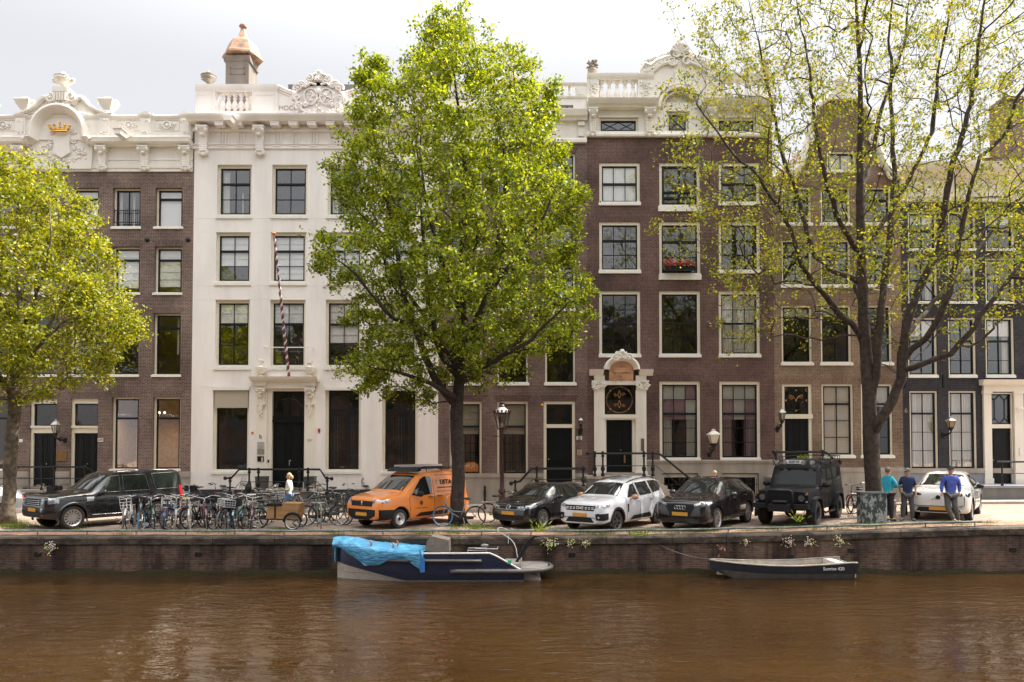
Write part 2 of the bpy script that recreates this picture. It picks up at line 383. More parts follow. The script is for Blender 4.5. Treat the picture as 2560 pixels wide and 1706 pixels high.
def panel_door(b,h,leaves=2,mat=None,name='door',rec=.16,rows=(.30,.42,.28),handle=True):
    x0,x1,z0,z1=h; y=DF+rec; mb=MB(); mb.box(x0,x1,y,y+.06,z0,z1); wl=(x1-x0)/leaves
    for i in range(leaves):
        a=x0+i*wl; z=z1-.10; mb.box(a+.01,a+.055,y-.014,y,z0+.01,z1-.01); mb.box(a+wl-.055,a+wl-.01,y-.014,y,z0+.01,z1-.01)
        H=z1-z0-.2
        for r_ in rows:
            e=z-H*r_+.05; 
            u0,u1=a+.11,a+wl-.11
            mb.box(u0,u1,y-.016,y,z-.03,z); mb.box(u0,u1,y-.016,y,e,e+.03); mb.box(u0,u0+.03,y-.016,y,e+.03,z-.03); mb.box(u1-.03,u1,y-.016,y,e+.03,z-.03)
            mb.prism([(u0+.06,e+.06),(u1-.06,e+.06),(u1-.06,z-.06),(u0+.06,z-.06)],y-.02,y)
            z=e-.06
    d=mb.build(name,mat or DOORM,b)
    if handle:
        k=MB(); xk=(x0+x1)/2+(.07 if leaves==2 else -.0) if leaves==2 else x0+.1
        zk=z0+(z1-z0)*.42; k.blob((xk,y-.06,zk),.03,8,6); k.tube([(xk,y,zk),(xk,y-.06,zk)],.012,6); k.build('handle',BRASS,d,smooth='all')
    return d
# ---------- carved ornament pieces
def spiral(mb,cx,y,cz,r,turns=1.6,t=.05,flip=1,start=0,m=0,dy=0):
    pts=[];rr=[];n=int(turns*14)
    for i in range(n+1):
        q=i/n; a=start+flip*q*turns*2*PI; rad=r*(1-q)**.8+.01
        pts.append((cx+rad*math.cos(a),y-dy*q,cz+rad*math.sin(a))); rr.append(t*(1-.55*q))
    mb.tube(pts,rr,6,m); mb.blob((cx,y-dy,cz),t*1.1,8,5,m)
def foliage(mb,x0,x1,z0,z1,y,n,s,m=0,sy=.6,fit=None):
    for _ in range(n):
        for _t in range(20):
            x=random.uniform(x0,x1); z=random.uniform(z0,z1)
            if fit is None or fit(x,z): break
        q=s*random.uniform(.5,1.25); rt=Matrix.Rotation(random.uniform(0,PI),3,'Y')
        mb.blob((x,y,z),q,7,4,m,1.0,sy,.5,.25,rt)
def garland(mb,pts,y,s,m=0):
    for (x,z) in pts:
        for _ in range(3): mb.blob((x+random.uniform(-s,s)*.6,y-random.uniform(0,s*.4),z+random.uniform(-s,s)*.6),s*random.uniform(.45,.8),6,4,m,1,.7,1,.2)
def bracket(mb,x0,x1,z0,z1,y,out=.32,m=0,leaf=True):
    """console: scroll head, tapering stem, leaf foot"""
    w=x1-x0; H=z1-z0; xm=(x0+x1)/2
    pr=[(y,z1),(y-out,z1),(y-out*1.02,z1-H*.10),(y-out*.75,z1-H*.20),(y-out*.5,z1-H*.34),(y-out*.36,z1-H*.60),(y-out*.42,z1-H*.85),(y-out*.2,z1-H*.97),(y,z0)]
    mb.prof([(a,b) for a,b in pr],x0+w*.12,x1-w*.12,m)
    mb.box(x0,x1,y-out*1.06,y,z1-H*.07,z1,m)
    for sx in (x0+w*.10,x1-w*.10):
        mb.tube([(sx-w*.09,y-out*.85,z1-H*.16),(sx+w*.09,y-out*.85,z1-H*.16)],H*.085,10,m)
    mb.tube([(xm-w*.16,y-out*.80,z1-H*.30),(xm+w*.16,y-out*.80,z1-H*.30)],H*.05,8,m)
    if leaf:
        for i in range(7):
            z=z1-H*(.42+.07*i); mb.blob((xm-w*.18,y-out*.46,z),w*.20,6,4,m,1,.35,.55); mb.blob((xm+w*.18,y-out*.46,z),w*.20,6,4,m,1,.35,.55)
        mb.tube([(xm,y-out*.5,z1-H*.4),(xm,y-out*.5,z1-H*.86)],w*.06,6,m)
        for k in (-1,0,1): mb.blob((xm+k*w*.28,y-out*.35,z0+H*(.06 if k==0 else .10)),w*.24,7,4,m,.8,.4,1)
BAL=[(.095,0),(.095,.07),(.055,.09),(.05,.13),(.10,.24),(.115,.36),(.09,.47),(.055,.58),(.045,.66),(.075,.70),(.05,.74),(.05,.80),(.085,.86),(.085,1)]
def baluster(mb,x,y,z0,z1,r=1.0,n=9,m=0):
    H=z1-z0; mb.lathe([(a*r,b*H) for a,b in BAL],(x,y,z0),n,m)
def urn(mb,c,H,r,kind=0,m=0,n=14):
    P=[[(.5,0),(.5,.06),(.2,.1),(.16,.2),(.35,.26),(.8,.38),(1,.52),(.95,.62),(1.05,.65),(.7,.70),(.35,.75),(.3,.8),(.2,.82),(.28,.88),(.16,.95),(.03,1)],
       [(.75,0),(.7,.12),(.55,.18),(.45,.26),(.6,.36),(1,.62),(1.1,.70),(1.12,.76),(.6,.82),(.35,.86),(.45,.92),(.15,1)],
       [(.55,0),(.5,.05),(.3,.08),(.28,.18),(.6,.24),(.95,.42),(.9,.55),(.55,.62),(.5,.66),(.6,.70),(.55,.8),(.4,.9),(.1,1)]][kind]
    mb.lathe([(a*r,b*H) for a,b in P],c,n,m)
def text_on(b,s,px,py,size,mat,name='lettering',dy=-.012,d=DF):
    o=wloc(b); p=U(px,py,d); return text_mesh(name,s,size,mat,b,Matrix.Translation(p-o+Vector((0,dy,0)))@FACE,ext=.006)
def Hs(cols,rows,d=DF): return [[rect(a,c,e,f,d) for a,c in cols] for e,f in rows]

# ================================================ HOUSE A: left brick house with cream attic
XA0,XA1=-24.0,FX(481,800)
A=thing('brick_house','red brown brick house at the left edge with a gold crown on its cream attic','house',((XA0+XA1)/2,DF,0))
colsA=[(388,456),(282,351),(179,246),(76,146),(-27,42),(-130,-62)]
winA=[]
for r_,(y0,y1) in enumerate([(470,573),(617,738),(784,943)]):
    for c_,(a,c) in enumerate(colsA):
        sh=[0,-2,-5][r_]; winA.append((r_,c_,rect(a+sh,c+sh,y0,y1)))
gA=[(0,rect(381,450,994,1178)),(1,rect(278,346,994,1178))]; dA=[(0,rect(176,244,997,1217)),(1,rect(74,141,997,1217))]; gA2=[(2,rect(-30,40,994,1178)),(3,rect(-135,-62,994,1178))]
holesA=[h for _,_,h in winA]+[h for _,h in gA+dA+gA2]
zbA=FZ(430); wall(A,XA0,XA1,-.3,FZ(300),holesA,[BRA,SOLA],lint=holesA)
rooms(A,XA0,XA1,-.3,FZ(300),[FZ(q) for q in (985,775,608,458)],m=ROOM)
blA={(0,0):(.98,BLIND,'roll'),(0,2):(.95,BLIND,'roll'),(1,0):(.84,BLIND,'fold'),(1,1):(.87,BLIND,'fold'),(1,3):(.5,BLIND,'roll')}
for r_,c_,h in winA:
    rr=[(.9,3),(.33,1.0),(.27,1.0)][r_]
    cu=None
    if (r_,c_)==(2,0): cu=(CURT,[(.78,1,.35,1)])
    if (r_,c_)==(2,2): cu=(CURT,[(.0,.45,.0,1)])
    if (r_,c_)==(0,1):
        wn=window(A,h,2,(1,),.16,.06,.07,cb=0,curt=(CURT,[(.05,.15,0,1),(.6,.68,0,1)]))
        gb=MB(); za,zb2=FZ(555),FZ(526)
        for z in (za,zb2): gb.tube([(h[0]+.02,DF+.06,z),(h[1]-.02,DF+.06,z)],.02,6)
        for i in range(13):
            x=h[0]+.06+(h[1]-h[0]-.12)*i/12; gb.tube([(x,DF+.06,za-.1),(x,DF+.06,zb2+.09)],.009,4)
        gb.build('balcony_grille',IRON,A)
    else: window(A,h,1,rr,.16,.06,.07,blind=blA.get((r_,c_)),mid=(0,),cb=0,pane=PANE if r_<2 else PANEL,curt=cu)
for i,h in gA: window(A,h,1,(.38,1),.16,.07,.06,mid=(0,),sill=.10,cb=0)
for i,h in gA2: window(A,h,1,(.38,1),.16,.07,.06,mid=(0,),sill=.10,cb=0,pane=PANEL)
for i,h in dA:
    x0,x1,z0,z1=h; zt=FZ(1066); zl=FZ(1083)
    fr=MB(); fr.box(x0,x0+.12,DF+.08,DF+.2,z0,z1); fr.box(x1-.03,x1,DF+.08,DF+.2,z0,z1); fr.box(x0+.12,x1-.03,DF+.08,DF+.2,z1-.22,z1); fr.box(x0+.12,x1-.03,DF+.07,DF+.2,zl,zt); fr.box(x0-.06,x1,DF+.02,DF+.08,zt-.07,zt+.02)
    f=fr.build('door_frame',FRAME,A)
    g=MB(); g.box(x0+.17,x1-.06,DF+.17,DF+.176,zt+.06,z1-.26); g.build('transom_pane',PANEL,f)
    s=MB(); a0,a1,c0,c1=x0+.12,x1-.03,zt,z1-.22
    s.box(a0,a0+.06,DF+.13,DF+.19,c0,c1); s.box(a1-.06,a1,DF+.13,DF+.19,c0,c1); s.box(a0+.06,a1-.06,DF+.13,DF+.19,c0,c0+.07); s.box(a0+.06,a1-.06,DF+.13,DF+.19,c1-.06,c1); s.build('transom_sash',DARK,f)
    panel_door(A,(x0+.12,x1-.03,z0,zl),2)
# plinth, band stone
mb=MB(); gaps=sorted([(h[0],h[1]) for _,h in dA])
xs=[XA0]+[v for g_ in gaps for v in g_]+[XA1]
for i in range(0,len(xs),2):
    mb=MB(); mb.box(xs[i],xs[i+1],DF-.05,DF,FZ(1240),FZ(1193)); mb.box(xs[i],xs[i+1],DF-.09,DF,FZ(1193),FZ(1179))
    mb.box(xs[i],xs[i+1],DF-.04,DF,-.2,FZ(1240)); mb.build('plinth',STONE,A)
# entablature and attic
mb=MB(); y=DF; xa,xb=XA0,FX(483,360)
zc1,zc0=FZ(354),FZ(370); cx=FX(157,300); ra=(FX(227,330)-FX(87,330))/2
def hrun(mb,pr,spans):
    for s0,s1 in spans: mb.prof(pr,s0,s1)
aL,aR=FX(82,360),FX(231,360)
corn=[(y,zc0),(y-.22,zc0),(y-.25,zc0+.04),(y-.34,zc0+.06),(y-.42,zc0+.13),(y-.44,zc1-.03),(y-.46,zc1),(y,zc1+.05)]
hrun(mb,corn,[(xa,aL),(aR,xb)])
mb.prof([(y+.02,FZ(430)),(y-.05,FZ(430)),(y-.05,FZ(424)),(y-.09,FZ(422)),(y-.10,FZ(418)),(y-.02,FZ(416)),(y+.02,FZ(416))],xa,xb)
mb.box(xa,xb,y-.03,y+.05,FZ(416),zc0)                # frieze field
mb.prof([(y-.03,FZ(402)),(y-.055,FZ(402)),(y-.055,FZ(399)),(y-.03,FZ(397))],aR+.2,xb)
mb.build('frieze',CREAMW,A)
mb=MB(); zp0,zp1=zc1,FZ(291)
mb.box(xa,xb,y-.10,y+.35,zp0-.02,zp1-.17)
mb.prof([(y+.38,zp1-.17),(y-.12,zp1-.17),(y-.16,zp1-.12),(y-.18,zp1-.04),(y-.14,zp1),(y+.38,zp1)],xa,xb)
mb.prof([(y,zp0),(y-.20,zp0),(y-.20,zp0+.18),(y-.15,zp0+.21),(y-.10,zp0+.22)],xa,xb)
pil=[(42,70),(252,279),(353,383),(454,482),(-60,-32),(-165,-137)]
for a,c in pil:
    p0,p1=FX(a,330),FX(c,330); mb.box(p0,p1,y-.26,y-.1,zp0,zp0+.2); mb.box(p0+.03,p1-.03,y-.17,y-.1,zp0+.2,zp1-.16)
    mb.box(p0+.10,p1-.10,y-.2,y-.17,zp0+.36,zp1-.25); foliage(mb,p0+.05,p1-.02,zp0+.22,zp0+.34,y-.19,7,.07); foliage(mb,p0+.08,p1-.08,zp1-.34,zp1-.22,y-.2,4,.06)
    xm=(p0+p1)/2; rr=.20; mb.prism([(xm+rr*math.cos(t*PI/10)*1.1,zp1-.02+rr*.8*math.sin(t*PI/10)) for t in range(11)],y-.22,y+.2)
    mb.box(p0-.08,p1+.08,y-.2,y+.3,zp1-.06,zp1+.03)
# roundels in the panels
for px in (325,420,12,-85):
    if -25<FX(px)<40:
        xm,zm=FX(px,318),FZ(316)
        pr=[(xm-.55,zm-.24),(xm+.55,zm-.24),(xm+.55,zm+.24),(xm-.55,zm+.24)]
        for k in range(4):
            (a,b_),(c,d_)=pr[k],pr[(k+1)%4]; mb.tube([(a,y-.115,b_),(c,y-.115,d_)],.022,4)
        mb.tube([(xm+.16*math.cos(t*PI/8),y-.13,zm+.17*math.sin(t*PI/8)) for t in range(16)],.028,5,closed=True)
        mb.blob((xm,y-.12,zm),.09,8,5,sy=.5); spiral(mb,xm-.27,y-.13,zm+.02,.11,1.3,.03,-1,0); spiral(mb,xm+.27,y-.13,zm+.02,.11,1.3,.03,1,PI)
        foliage(mb,xm-.36,xm-.2,zm-.16,zm+.12,y-.12,6,.05); foliage(mb,xm+.2,xm+.36,zm-.16,zm+.12,y-.12,6,.05)
mb.build('parapet',CREAMW,A,smooth=True)
# the big arched moulding with shield
mb=MB(); cz=FZ(338)
ring=[(.0,.0),(.0,-.46),(-.10,-.50),(-.20,-.44),(-.24,-.34),(-.33,-.28),(-.38,-.14),(-.44,-.08),(-.44,.0)]  # (dr,dy)
vs=[];N=28;arc=[]
for i in range(N+1):
    a=PI*i/N; arc.append((cx+ra*math.cos(a),cz+ra*math.sin(a),math.cos(a),math.sin(a)))
# shoulders running out and down to the cornice
def sh(sg):
    xo=cx+sg*ra; return [(xo+sg*.02,cz-.22,sg*.92,.38),(cx+sg*(ra+.18),zc1+.12,sg*.8,.6),(cx+sg*(ra+.30),zc1-.02,sg*.75,.65)]
path=list(reversed(sh(1)))+arc+sh(-1)
for px_,pz_,nx_,nz_ in path:
    for dr,dy in ring: vs.append((px_+nx_*dr,y+dy,pz_+nz_*dr))
k=len(ring); mb.add(vs,[(i*k+j,(i+1)*k+j,(i+1)*k+(j+1)%k,i*k+(j+1)%k) for i in range(len(path)-1) for j in range(k)])
mb.prism([(cx+(ra-.3)*math.cos(PI*i/20),cz+(ra-.3)*math.sin(PI*i/20)) for i in range(21)]+[(cx-ra*1.15,zc1-.2),(cx-ra*1.1,FZ(425)),(cx+ra*1.1,FZ(425)),(cx+ra*1.15,zc1-.2)],y-.135,y+.1)
mb.build('arch_moulding',CREAMW,A,smooth=True)
mb=MB(); s0,s1=FX(140,370),FX(182,370); zt,zb_=FZ(342),FZ(400); xm=(s0+s1)/2
mb.prism([(s0,zt-.02),(xm,zt+.05),(s1,zt-.02),(s1-.03,zt-.5),(s1+.02,zb_+.25),(xm,zb_),(s0-.02,zb_+.25),(s0+.03,zt-.5)],y-.24,y-.1)
for sg in (-1,1):
    for (u,v,r0) in ((.48,.12,.10),(.52,-.25,.13),(.62,-.55,.12),(.78,-.72,.13),(.98,-.80,.10)):
        spiral(mb,xm+sg*u,y-.16,zt+v,r0,1.5,.045,sg,random.uniform(0,6))
    foliage(mb,min(xm+sg*.42,xm+sg*1.15),max(xm+sg*.42,xm+sg*1.15),zb_+.0,zt-.35,y-.13,34,.085,fit=lambda x,z:abs(x-xm)<1.2-.5*(z-zb_))
foliage(mb,xm-.55,xm+.55,zb_-.22,zb_+.06,y-.14,30,.08)
mb.build('shield_carving',CREAMW,A,smooth=True)
mb=MB(); c0,c1,z0,z1=FX(133,325),FX(187,325),FZ(340),FZ(312); xm=(c0+c1)/2; W=c1-c0
mb.tube([(xm+W*.36*math.sin(t),y-.28-.10*math.cos(t),z0+.05+.02*abs(t)) for t in [(-1.3+2.6*i/10) for i in range(11)]],.05,6)
mb.tube([(xm+W*.38*math.sin(t),y-.28-.10*math.cos(t),z0+.14) for t in [(-1.3+2.6*i/10) for i in range(11)]],.03,6)
for i in range(5):
    t=-1+.5*i; x=xm+t*W*.48; mb.tube([(xm+t*W*.36,y-.32,z0+.1),(x,y-.34,z0+.24),(x*.9+xm*.1,y-.33,z0+.34+(.12 if i==2 else 0))],.035,5); mb.blob((x,y-.34,z0+.36+(.1 if i==2 else -.04*abs(t))),.06,7,5,jit=.2)
    mb.blob((xm+t*W*.42,y-.33,z0+.22),.07,6,4,jit=.3)
mb.build('crown',GOLD,A,smooth=True)
# crest on the arch with the large urn
mb=MB(); xm=FX(164,250); zt=FZ(268)
mb.box(xm-.30,xm+.30,y-.42,y+.1,FZ(262),FZ(240)); mb.box(xm-.34,xm+.34,y-.46,y+.14,FZ(240),FZ(229))
for i in range(5): mb.tube([(xm-.24+.12*i,y-.44,FZ(262)),(xm-.24+.12*i,y-.44,FZ(242))],.045,6)
foliage(mb,xm-.35,xm+.35,FZ(268),FZ(261),y-.40,12,.08)
for sg in (-1,1):
    spiral(mb,xm+sg*.50,y-.34,FZ(254),.20,1.6,.07,sg,PI/2); mb.blob((xm+sg*.5,y-.2,FZ(254)),.26,10,6,sy=.6)
    pts=[(xm+sg*.62,FZ(248)),(xm+sg*.85,FZ(250)),(xm+sg*1.05,FZ(259)),(xm+sg*1.2,FZ(270)),(xm+sg*1.5,FZ(280)),(xm+sg*1.9,FZ(287))]
    mb.tube([(a,y-.2,b_) for a,b_ in pts],[.10,.12,.13,.10,.08,.06],7); mb.prism([(xm+sg*.3,FZ(275)),(xm+sg*.3,FZ(255))]+pts+[(xm+sg*1.9,FZ(293))] if sg>0 else ([(xm+sg*.3,FZ(275)),(xm+sg*.3,FZ(255))]+pts+[(xm+sg*1.9,FZ(293))])[::-1],y-.15,y+.1)
    foliage(mb,min(xm+sg*.7,xm+sg*.95),max(xm+sg*.7,xm+sg*.95),FZ(256),FZ(246),y-.24,8,.08)
mb.build('crest',CREAMW,A,smooth=True)
mb=MB(); P=FX(164,205); zb=FZ(229); H=FZ(183)-zb
urn(mb,(P,y-.15,zb),H,.40,0); 
for sg in (-1,1): mb.tube([(P+sg*.30,y-.15,zb+H*.38),(P+sg*.46,y-.15,zb+H*.42),(P+sg*.48,y-.15,zb+H*.56),(P+sg*.36,y-.15,zb+H*.6)],.06,7)
foliage(mb,P-.36,P+.36,zb+H*.40,zb+H*.6,y-.44,16,.06)
mb.build('urn',CREAMW,A,smooth=True)
for px in (64,271,-30):
    mb=MB(); x=FX(px,260); zb=zp1+.05; H=FZ(242)-zb
    mb.lathe([(.42,0),(.34,.12),(.26,.16),(.24,.24),(.34,.34),(.50,.62),(.54,.70),(.5,.74),(.38,.8),(.16,.84),(.14,.90),(.22,.93),(.1,1.0)] and [(a,b_*H) for a,b_ in [(.36,0),(.30,.14),(.22,.18),(.22,.26),(.30,.36),(.44,.62),(.50,.74),(.40,.80),(.14,.84),(.14,.90),(.20,.94),(.05,1)]],(x,y+.02,zb),4,rot=PI/4)
    mb.blob((x+.36,y,zb+H*.66),.13,7,5,jit=.3); mb.blob((x-.36,y,zb+H*.66),.10,7,5,jit=.3)
    mb.build('urn',CREAMW,A,smooth=True)
for a,c in [(38,65),(246,273),(351,378),(453,481),(-64,-37)]:
    mb=MB(); bracket(mb,FX(a,390),FX(c,390),FZ(428),zc0,y-.03,.30); mb.build('cornice_bracket',CREAMW,A,smooth=True)
mb=MB(); p=U(286,322,DF-1.0); q=.20
hb=[(p.x,p.z-.22),(p.x+.26,p.z-.22),(p.x+.3,p.z-.04),(p.x+.32,p.z),(p.x-.04,p.z)]
mb.prism(hb,DF-1.0,DF); mb.box(p.x-.08,p.x+.36,DF-1.04,DF,p.z,p.z+.04); mb.build('hoist_beam',CREAMW,A)
# stoop terrace
mb=MB(); zt=FZ(1226,DF-1.4); x0,x1=XA0,FX(262,1250)
mb.box(x0,x1,DF-1.35,DF,-.2,zt-.10,1); mb.box(x0,x1,DF-1.42,DF,zt-.10,zt,0); mb.box(x0,x1,DF-.35,DF,zt,zt+.10,0)
mb.box(FX(74)-.3,FX(250)+.2,DF-.4,DF+.2,zt+.1,FZ(1219),0)
for i in range(3): mb.box(x1,x1+.30*(3-i),DF-1.35,DF-.2,-.2,zt*(i+1)/4,0)
mb.build('stoop',[STONE,BLUESTONE],A)
mb=MB(); yr=DF-1.3; 
zr,zl=FZ(1168,yr),FZ(1197,yr); X=lambda q,py=1180:U(q,py,yr).x
mb.tube([(X(-300),yr,zr),(X(212),yr,zr),(X(222),yr,zr-.05),(X(234),yr,zr-.24),(X(243),yr,zr-.28)],.038,8); mb.tube([(X(-300),yr,zl),(X(212),yr,zl)],.018,6)
for q in (105,136,212,10,-80): 
    mb.lathe([(.07,0),(.07,.08),(.04,.12),(.035,zr-zt-.2),(.06,zr-zt-.15),(.06,zr-zt+.02),(.03,zr-zt+.08)],(X(q),yr,zt),8)
mb.build('stoop_railing',IRON,A,smooth=True)
for px,py in ((431,600),(368,600),(263,600),(470,600)):
    if px==431: continue
    mb=MB(); p=U(px,py,DF); mb.lathe([(.11,0),(.11,.03),(.05,.07),(.02,.08)],(0,0,0),10)
    mb.v=[(p.x+a,p.y-c,p.z+b_) for a,b_,c in mb.v]; mb.build('wall_anchor',IRON,A,smooth=True)
sg=MB(); sg.box(FX(48,1102),FX(57,1102),DF-.02,DF,FZ(1106),FZ(1098)); s_=sg.build('number_plate',CREAMW,A)
sg=MB(); sg.box(FX(245,1100),FX(258,1100),DF-.02,DF,FZ(1105),FZ(1096)); s_=sg.build('number_plate',CREAMW,A); text_on(A,'219',251.5,1100.5,.13,IRON,'house_number',-.026)
sg=MB(); sg.box(FX(141,1140),FX(168,1140),DF-.03,DF,FZ(1153),FZ(1128)); sg.build('name_plate',Mt('brass_plate',(.22,.13,.05),.35,metal=.6,var=.2),A)
lp=U(405,1032,DF+1.6); mb=MB(); mb.blob((lp.x-.12,lp.y,lp.z),.05,8,6); mb.blob((lp.x+.12,lp.y,lp.z),.05,8,6); mb.build('lamp_bulb',Mt('bulb_warm',(1,.6,.25),.5,var=0,em=((1,.55,.22),3)),A)
for i_,(dx,e_) in enumerate(((0,24),(-2.2,20))):
    ld_=bpy.data.lights.new('ceiling_lamp_light','AREA'); ld_.energy=e_*1.2; ld_.color=(1,.86,.70); ld_.shape='DISK'; ld_.size=1.5; lo_=bpy.data.objects.new('ceiling_lamp_light',ld_); COL.objects.link(lo_); lo_.parent=A; lo_.location=lp+Vector((dx,0,-.1))-A.location
# ================================================ HOUSE B: the white rendered house
XB0,XB1=XA1,FX(1096,800); yb=DF
B=thing('white_house','white rendered double house with balustrade, carved cartouche and flagpole over its door','house',((XB0+XB1)/2,DF,0))
colB=[(543,629),(680,768),(819,907),(958,1046)]
winB=[]
for r_,(y0,y1,sh) in enumerate([(412,547,0),(581,714,-3),(750,925,-5)]):
    for c_,(a,c) in enumerate(colB): winB.append((r_,c_,rect(a+sh,c+sh,y0,y1)))
gB=[(0,rect(532,622,967,1185)),(1,rect(813,902,967,1185)),(2,rect(955,1044,967,1185))]; dB=rect(668,764,972,1222)
holesB=[h for *_,h in winB]+[h for _,h in gB]+[dB]
wall(B,XB0,XB1,-.3,FZ(300),holesB,[WHITE])
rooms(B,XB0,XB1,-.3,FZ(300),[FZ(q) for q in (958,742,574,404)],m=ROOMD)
blB={(1,0):(.66,BLIND,'fold'),(1,1):(.98,BLIND,'fold'),(1,2):(.97,BLIND,'fold'),(2,0):(.31,BLIND,'fold'),(2,1):(.31,BLIND,'fold'),(2,2):(.63,BLIND,'fold'),(2,3):(.63,BLIND,'fold'),(1,3):(.6,BLIND,'fold')}
for r_,c_,h in winB:
    cu={(0,0):(CURT,[(.05,.26,0,.95),(.68,.72,0,.5)]),(0,2):(CURT,[(.05,.22,0,.95)])}.get((r_,c_))
    window(B,h,2,(1,1,.95) if r_<2 else (.95,.95,.9),.13,.085,.13,blind=blB.get((r_,c_)),mid=(0,),sill=.16,sillw=.05,curt=cu,pane=PANE if r_<2 else PANE,cb=.12)
for i,h in gB:
    x0,x1,z0,z1=h
    if i==0:
        wn=window(B,h,1,(.25,1),.13,.10,.12,mid=(0,),sill=.14,pane=PANEL)
        mb=MB(); mb.box(x0+.06,x1-.06,DF+.02,DF+.03,FZ(1018),FZ(976)); mb.box(x0+.05,x1-.05,DF+.0,DF+.05,FZ(1020),FZ(1017)); mb.build('roller_blind',Mt('screen_taupe',(.42,.36,.29),.8,var=.05),wn)
    else:
        wn=window(B,h,1,(.33,1),.13,.10,.17,mid=(0,),sill=.14,pane=PANEL)
        mb=MB()
        for k in range(26):
            x=x0+.22+(x1-x0-.44)*random.random(); n=random.randint(8,26)
            if k%3: continue
            for j in range(n*2): mb.blob((x+random.uniform(-.015,.015),DF+.42,FZ(1042)-.055*j),.011,4,2)
        mb.build('light_string',Mt('fairy_light',(.8,.75,.6),.4,var=0),wn)
    mb=MB(); mb.box(x0-.03,x1+.03,DF-.07,DF+.10,FZ(976),FZ(967)); mb.build('blind_box',FRAMEW,wn)
# low relief joints in the render
mb=MB()
for py in (546,580,714,748,925,966): mb.box(XB0+.05,XB1-.03,DF-.004,DF+.01,FZ(py)-.012,FZ(py)+.012)
mb.build('string_course',WHITE,B)
for a,c in ((XB0,FX(655)),(FX(776),XB1)): mb=MB(); mb.box(a,c,DF-.05,DF,-.2,FZ(1224)); mb.build('plinth',Mt('plinth_black',(.035,.035,.036),.6,var=.2),B)
# entablature
zc1,zc0=FZ(300),FZ(314); xb0,xb1=FX(481,310),XB1
mb=MB()
mb.prof([(yb,zc0),(yb-.52,zc0),(yb-.55,zc0+.05),(yb-.60,zc0+.10),(yb-.66,zc0+.18),(yb-.68,zc1-.02),(yb-.68,zc1+.02),(yb,zc1+.06)],xb0-.05,xb1)
mb.prof([(yb,zc0),(yb-.10,FZ(325)),(yb-.13,FZ(328)),(yb-.10,FZ(331)),(yb,FZ(332))],xb0,xb1)
mb.prof([(yb,FZ(374)),(yb-.07,FZ(373)),(yb-.07,FZ(370)),(yb-.03,FZ(369)),(yb-.03,FZ(364)),(yb-.08,FZ(363)),(yb-.08,FZ(361)),(yb,FZ(360))],xb0,xb1)
mb.build('cornice',WHITE,B)
for k in range(13):
    mb=MB(); a=547+45.6*k
    if k in (2,): continue
    p0,p1=FX(a,320),FX(a+21,320)
    if p1>xb1-.2: break
    if k in (9,11): continue
    mb.box(p0,p1,yb-.48,yb,FZ(324),zc0-.001); mb.box(p0-.03,p1+.03,yb-.50,yb,FZ(317),FZ(314.5))
    for q in (0,.4,.8): mb.box(p0+.04+q*(p1-p0-.05),p0+.04+q*(p1-p0-.05)+.07,yb-.045,yb,FZ(358),FZ(332))
    mb.box(p0-.02,p1-.02,yb-.06,yb,FZ(368),FZ(364.5)); mb.build('modillion',WHITE,B)
for a,c in [(497,526),(638,666),(925,953),(1062,1090)]: mb=MB(); bracket(mb,FX(a,350),FX(c,350),FZ(391),FZ(322),yb,.40); mb.build('cornice_bracket',WHITE,B,smooth=True)
# parapet with balustrade
mb=MB(); z0=zc1; zr1=FZ(217); zr0=FZ(233); zB=FZ(283); ypf=yb-.18; ypb=yb+.22
def pmir(a): return 2*801.5-a
def ped(a,c):
    p0,p1=sorted((FX(a,260),FX(c,260))); mb.box(p0,p1,ypf,ypb,z0-.05,zr0)
    for (u0,u1,v0,v1) in ((.10,.12,.1,.9),(.88,.90,.1,.9)): mb.box(p0+(p1-p0)*u0,p0+(p1-p0)*u1,ypf-.02,ypf,zB+.05,zr0-.15)
    mb.box(p0+(p1-p0)*.1,p0+(p1-p0)*.9,ypf-.02,ypf,zB+.04,zB+.07); mb.box(p0+(p1-p0)*.1,p0+(p1-p0)*.9,ypf-.02,ypf,zr0-.17,zr0-.14)
def rail(a,c):
    p0,p1=sorted((FX(a,225),FX(c,225))); mb.prof([(ypb,zr0),(ypf,zr0),(ypf-.04,zr0+.05),(ypf-.07,zr1-.10),(ypf-.07,zr1),(ypb+.04,zr1)],p0,p1)
for f in (lambda q:q,pmir):
    ped(f(493),f(541)); ped(f(634),f(697)); rail(f(493),f(697))
    p0,p1=sorted((FX(f(541),260),FX(f(634),260))); mb.box(p0,p1,ypf,ypb,z0-.05,zB)
    for i in range(7): bl=MB(); baluster(bl,p0+.0+(p1-p0)*(i+.0)/6,yb,zB,zr0,1.25); bl.build('baluster',WHITE,B,smooth=True)
    # swept-down section towards the cartouche
    pts=[];n=10
    for i in range(n+1):
        q=i/n; X_=FX(f(697)+(f(752)-f(697))*q,240); pts.append((X_,zr1-.33*math.sin(q*PI/2)))
    poly=pts+[(FX(f(801.5),250),pts[-1][1]),(FX(f(801.5),250),z0-.05),(pts[0][0],z0-.05)]
    if f is not pmir: poly=poly[::-1]
    mb.prism(poly,ypf+.06,ypb)
    for i in range(n):
        (a,za),(c,zc)=pts[i],pts[i+1]
        for off,yy,rr in ((-.03,ypf,.05),(-.14,ypf+.02,.03),(-.26,ypf+.045,.02)): mb.tube([(a,yy,za+off),(c,yy,zc+off)],rr,5)
mb.build('balustrade',WHITE,B,smooth=True)
text_on(B,'MDCC',721,271,.30,STONE,'carved_date',0,DF-.125)
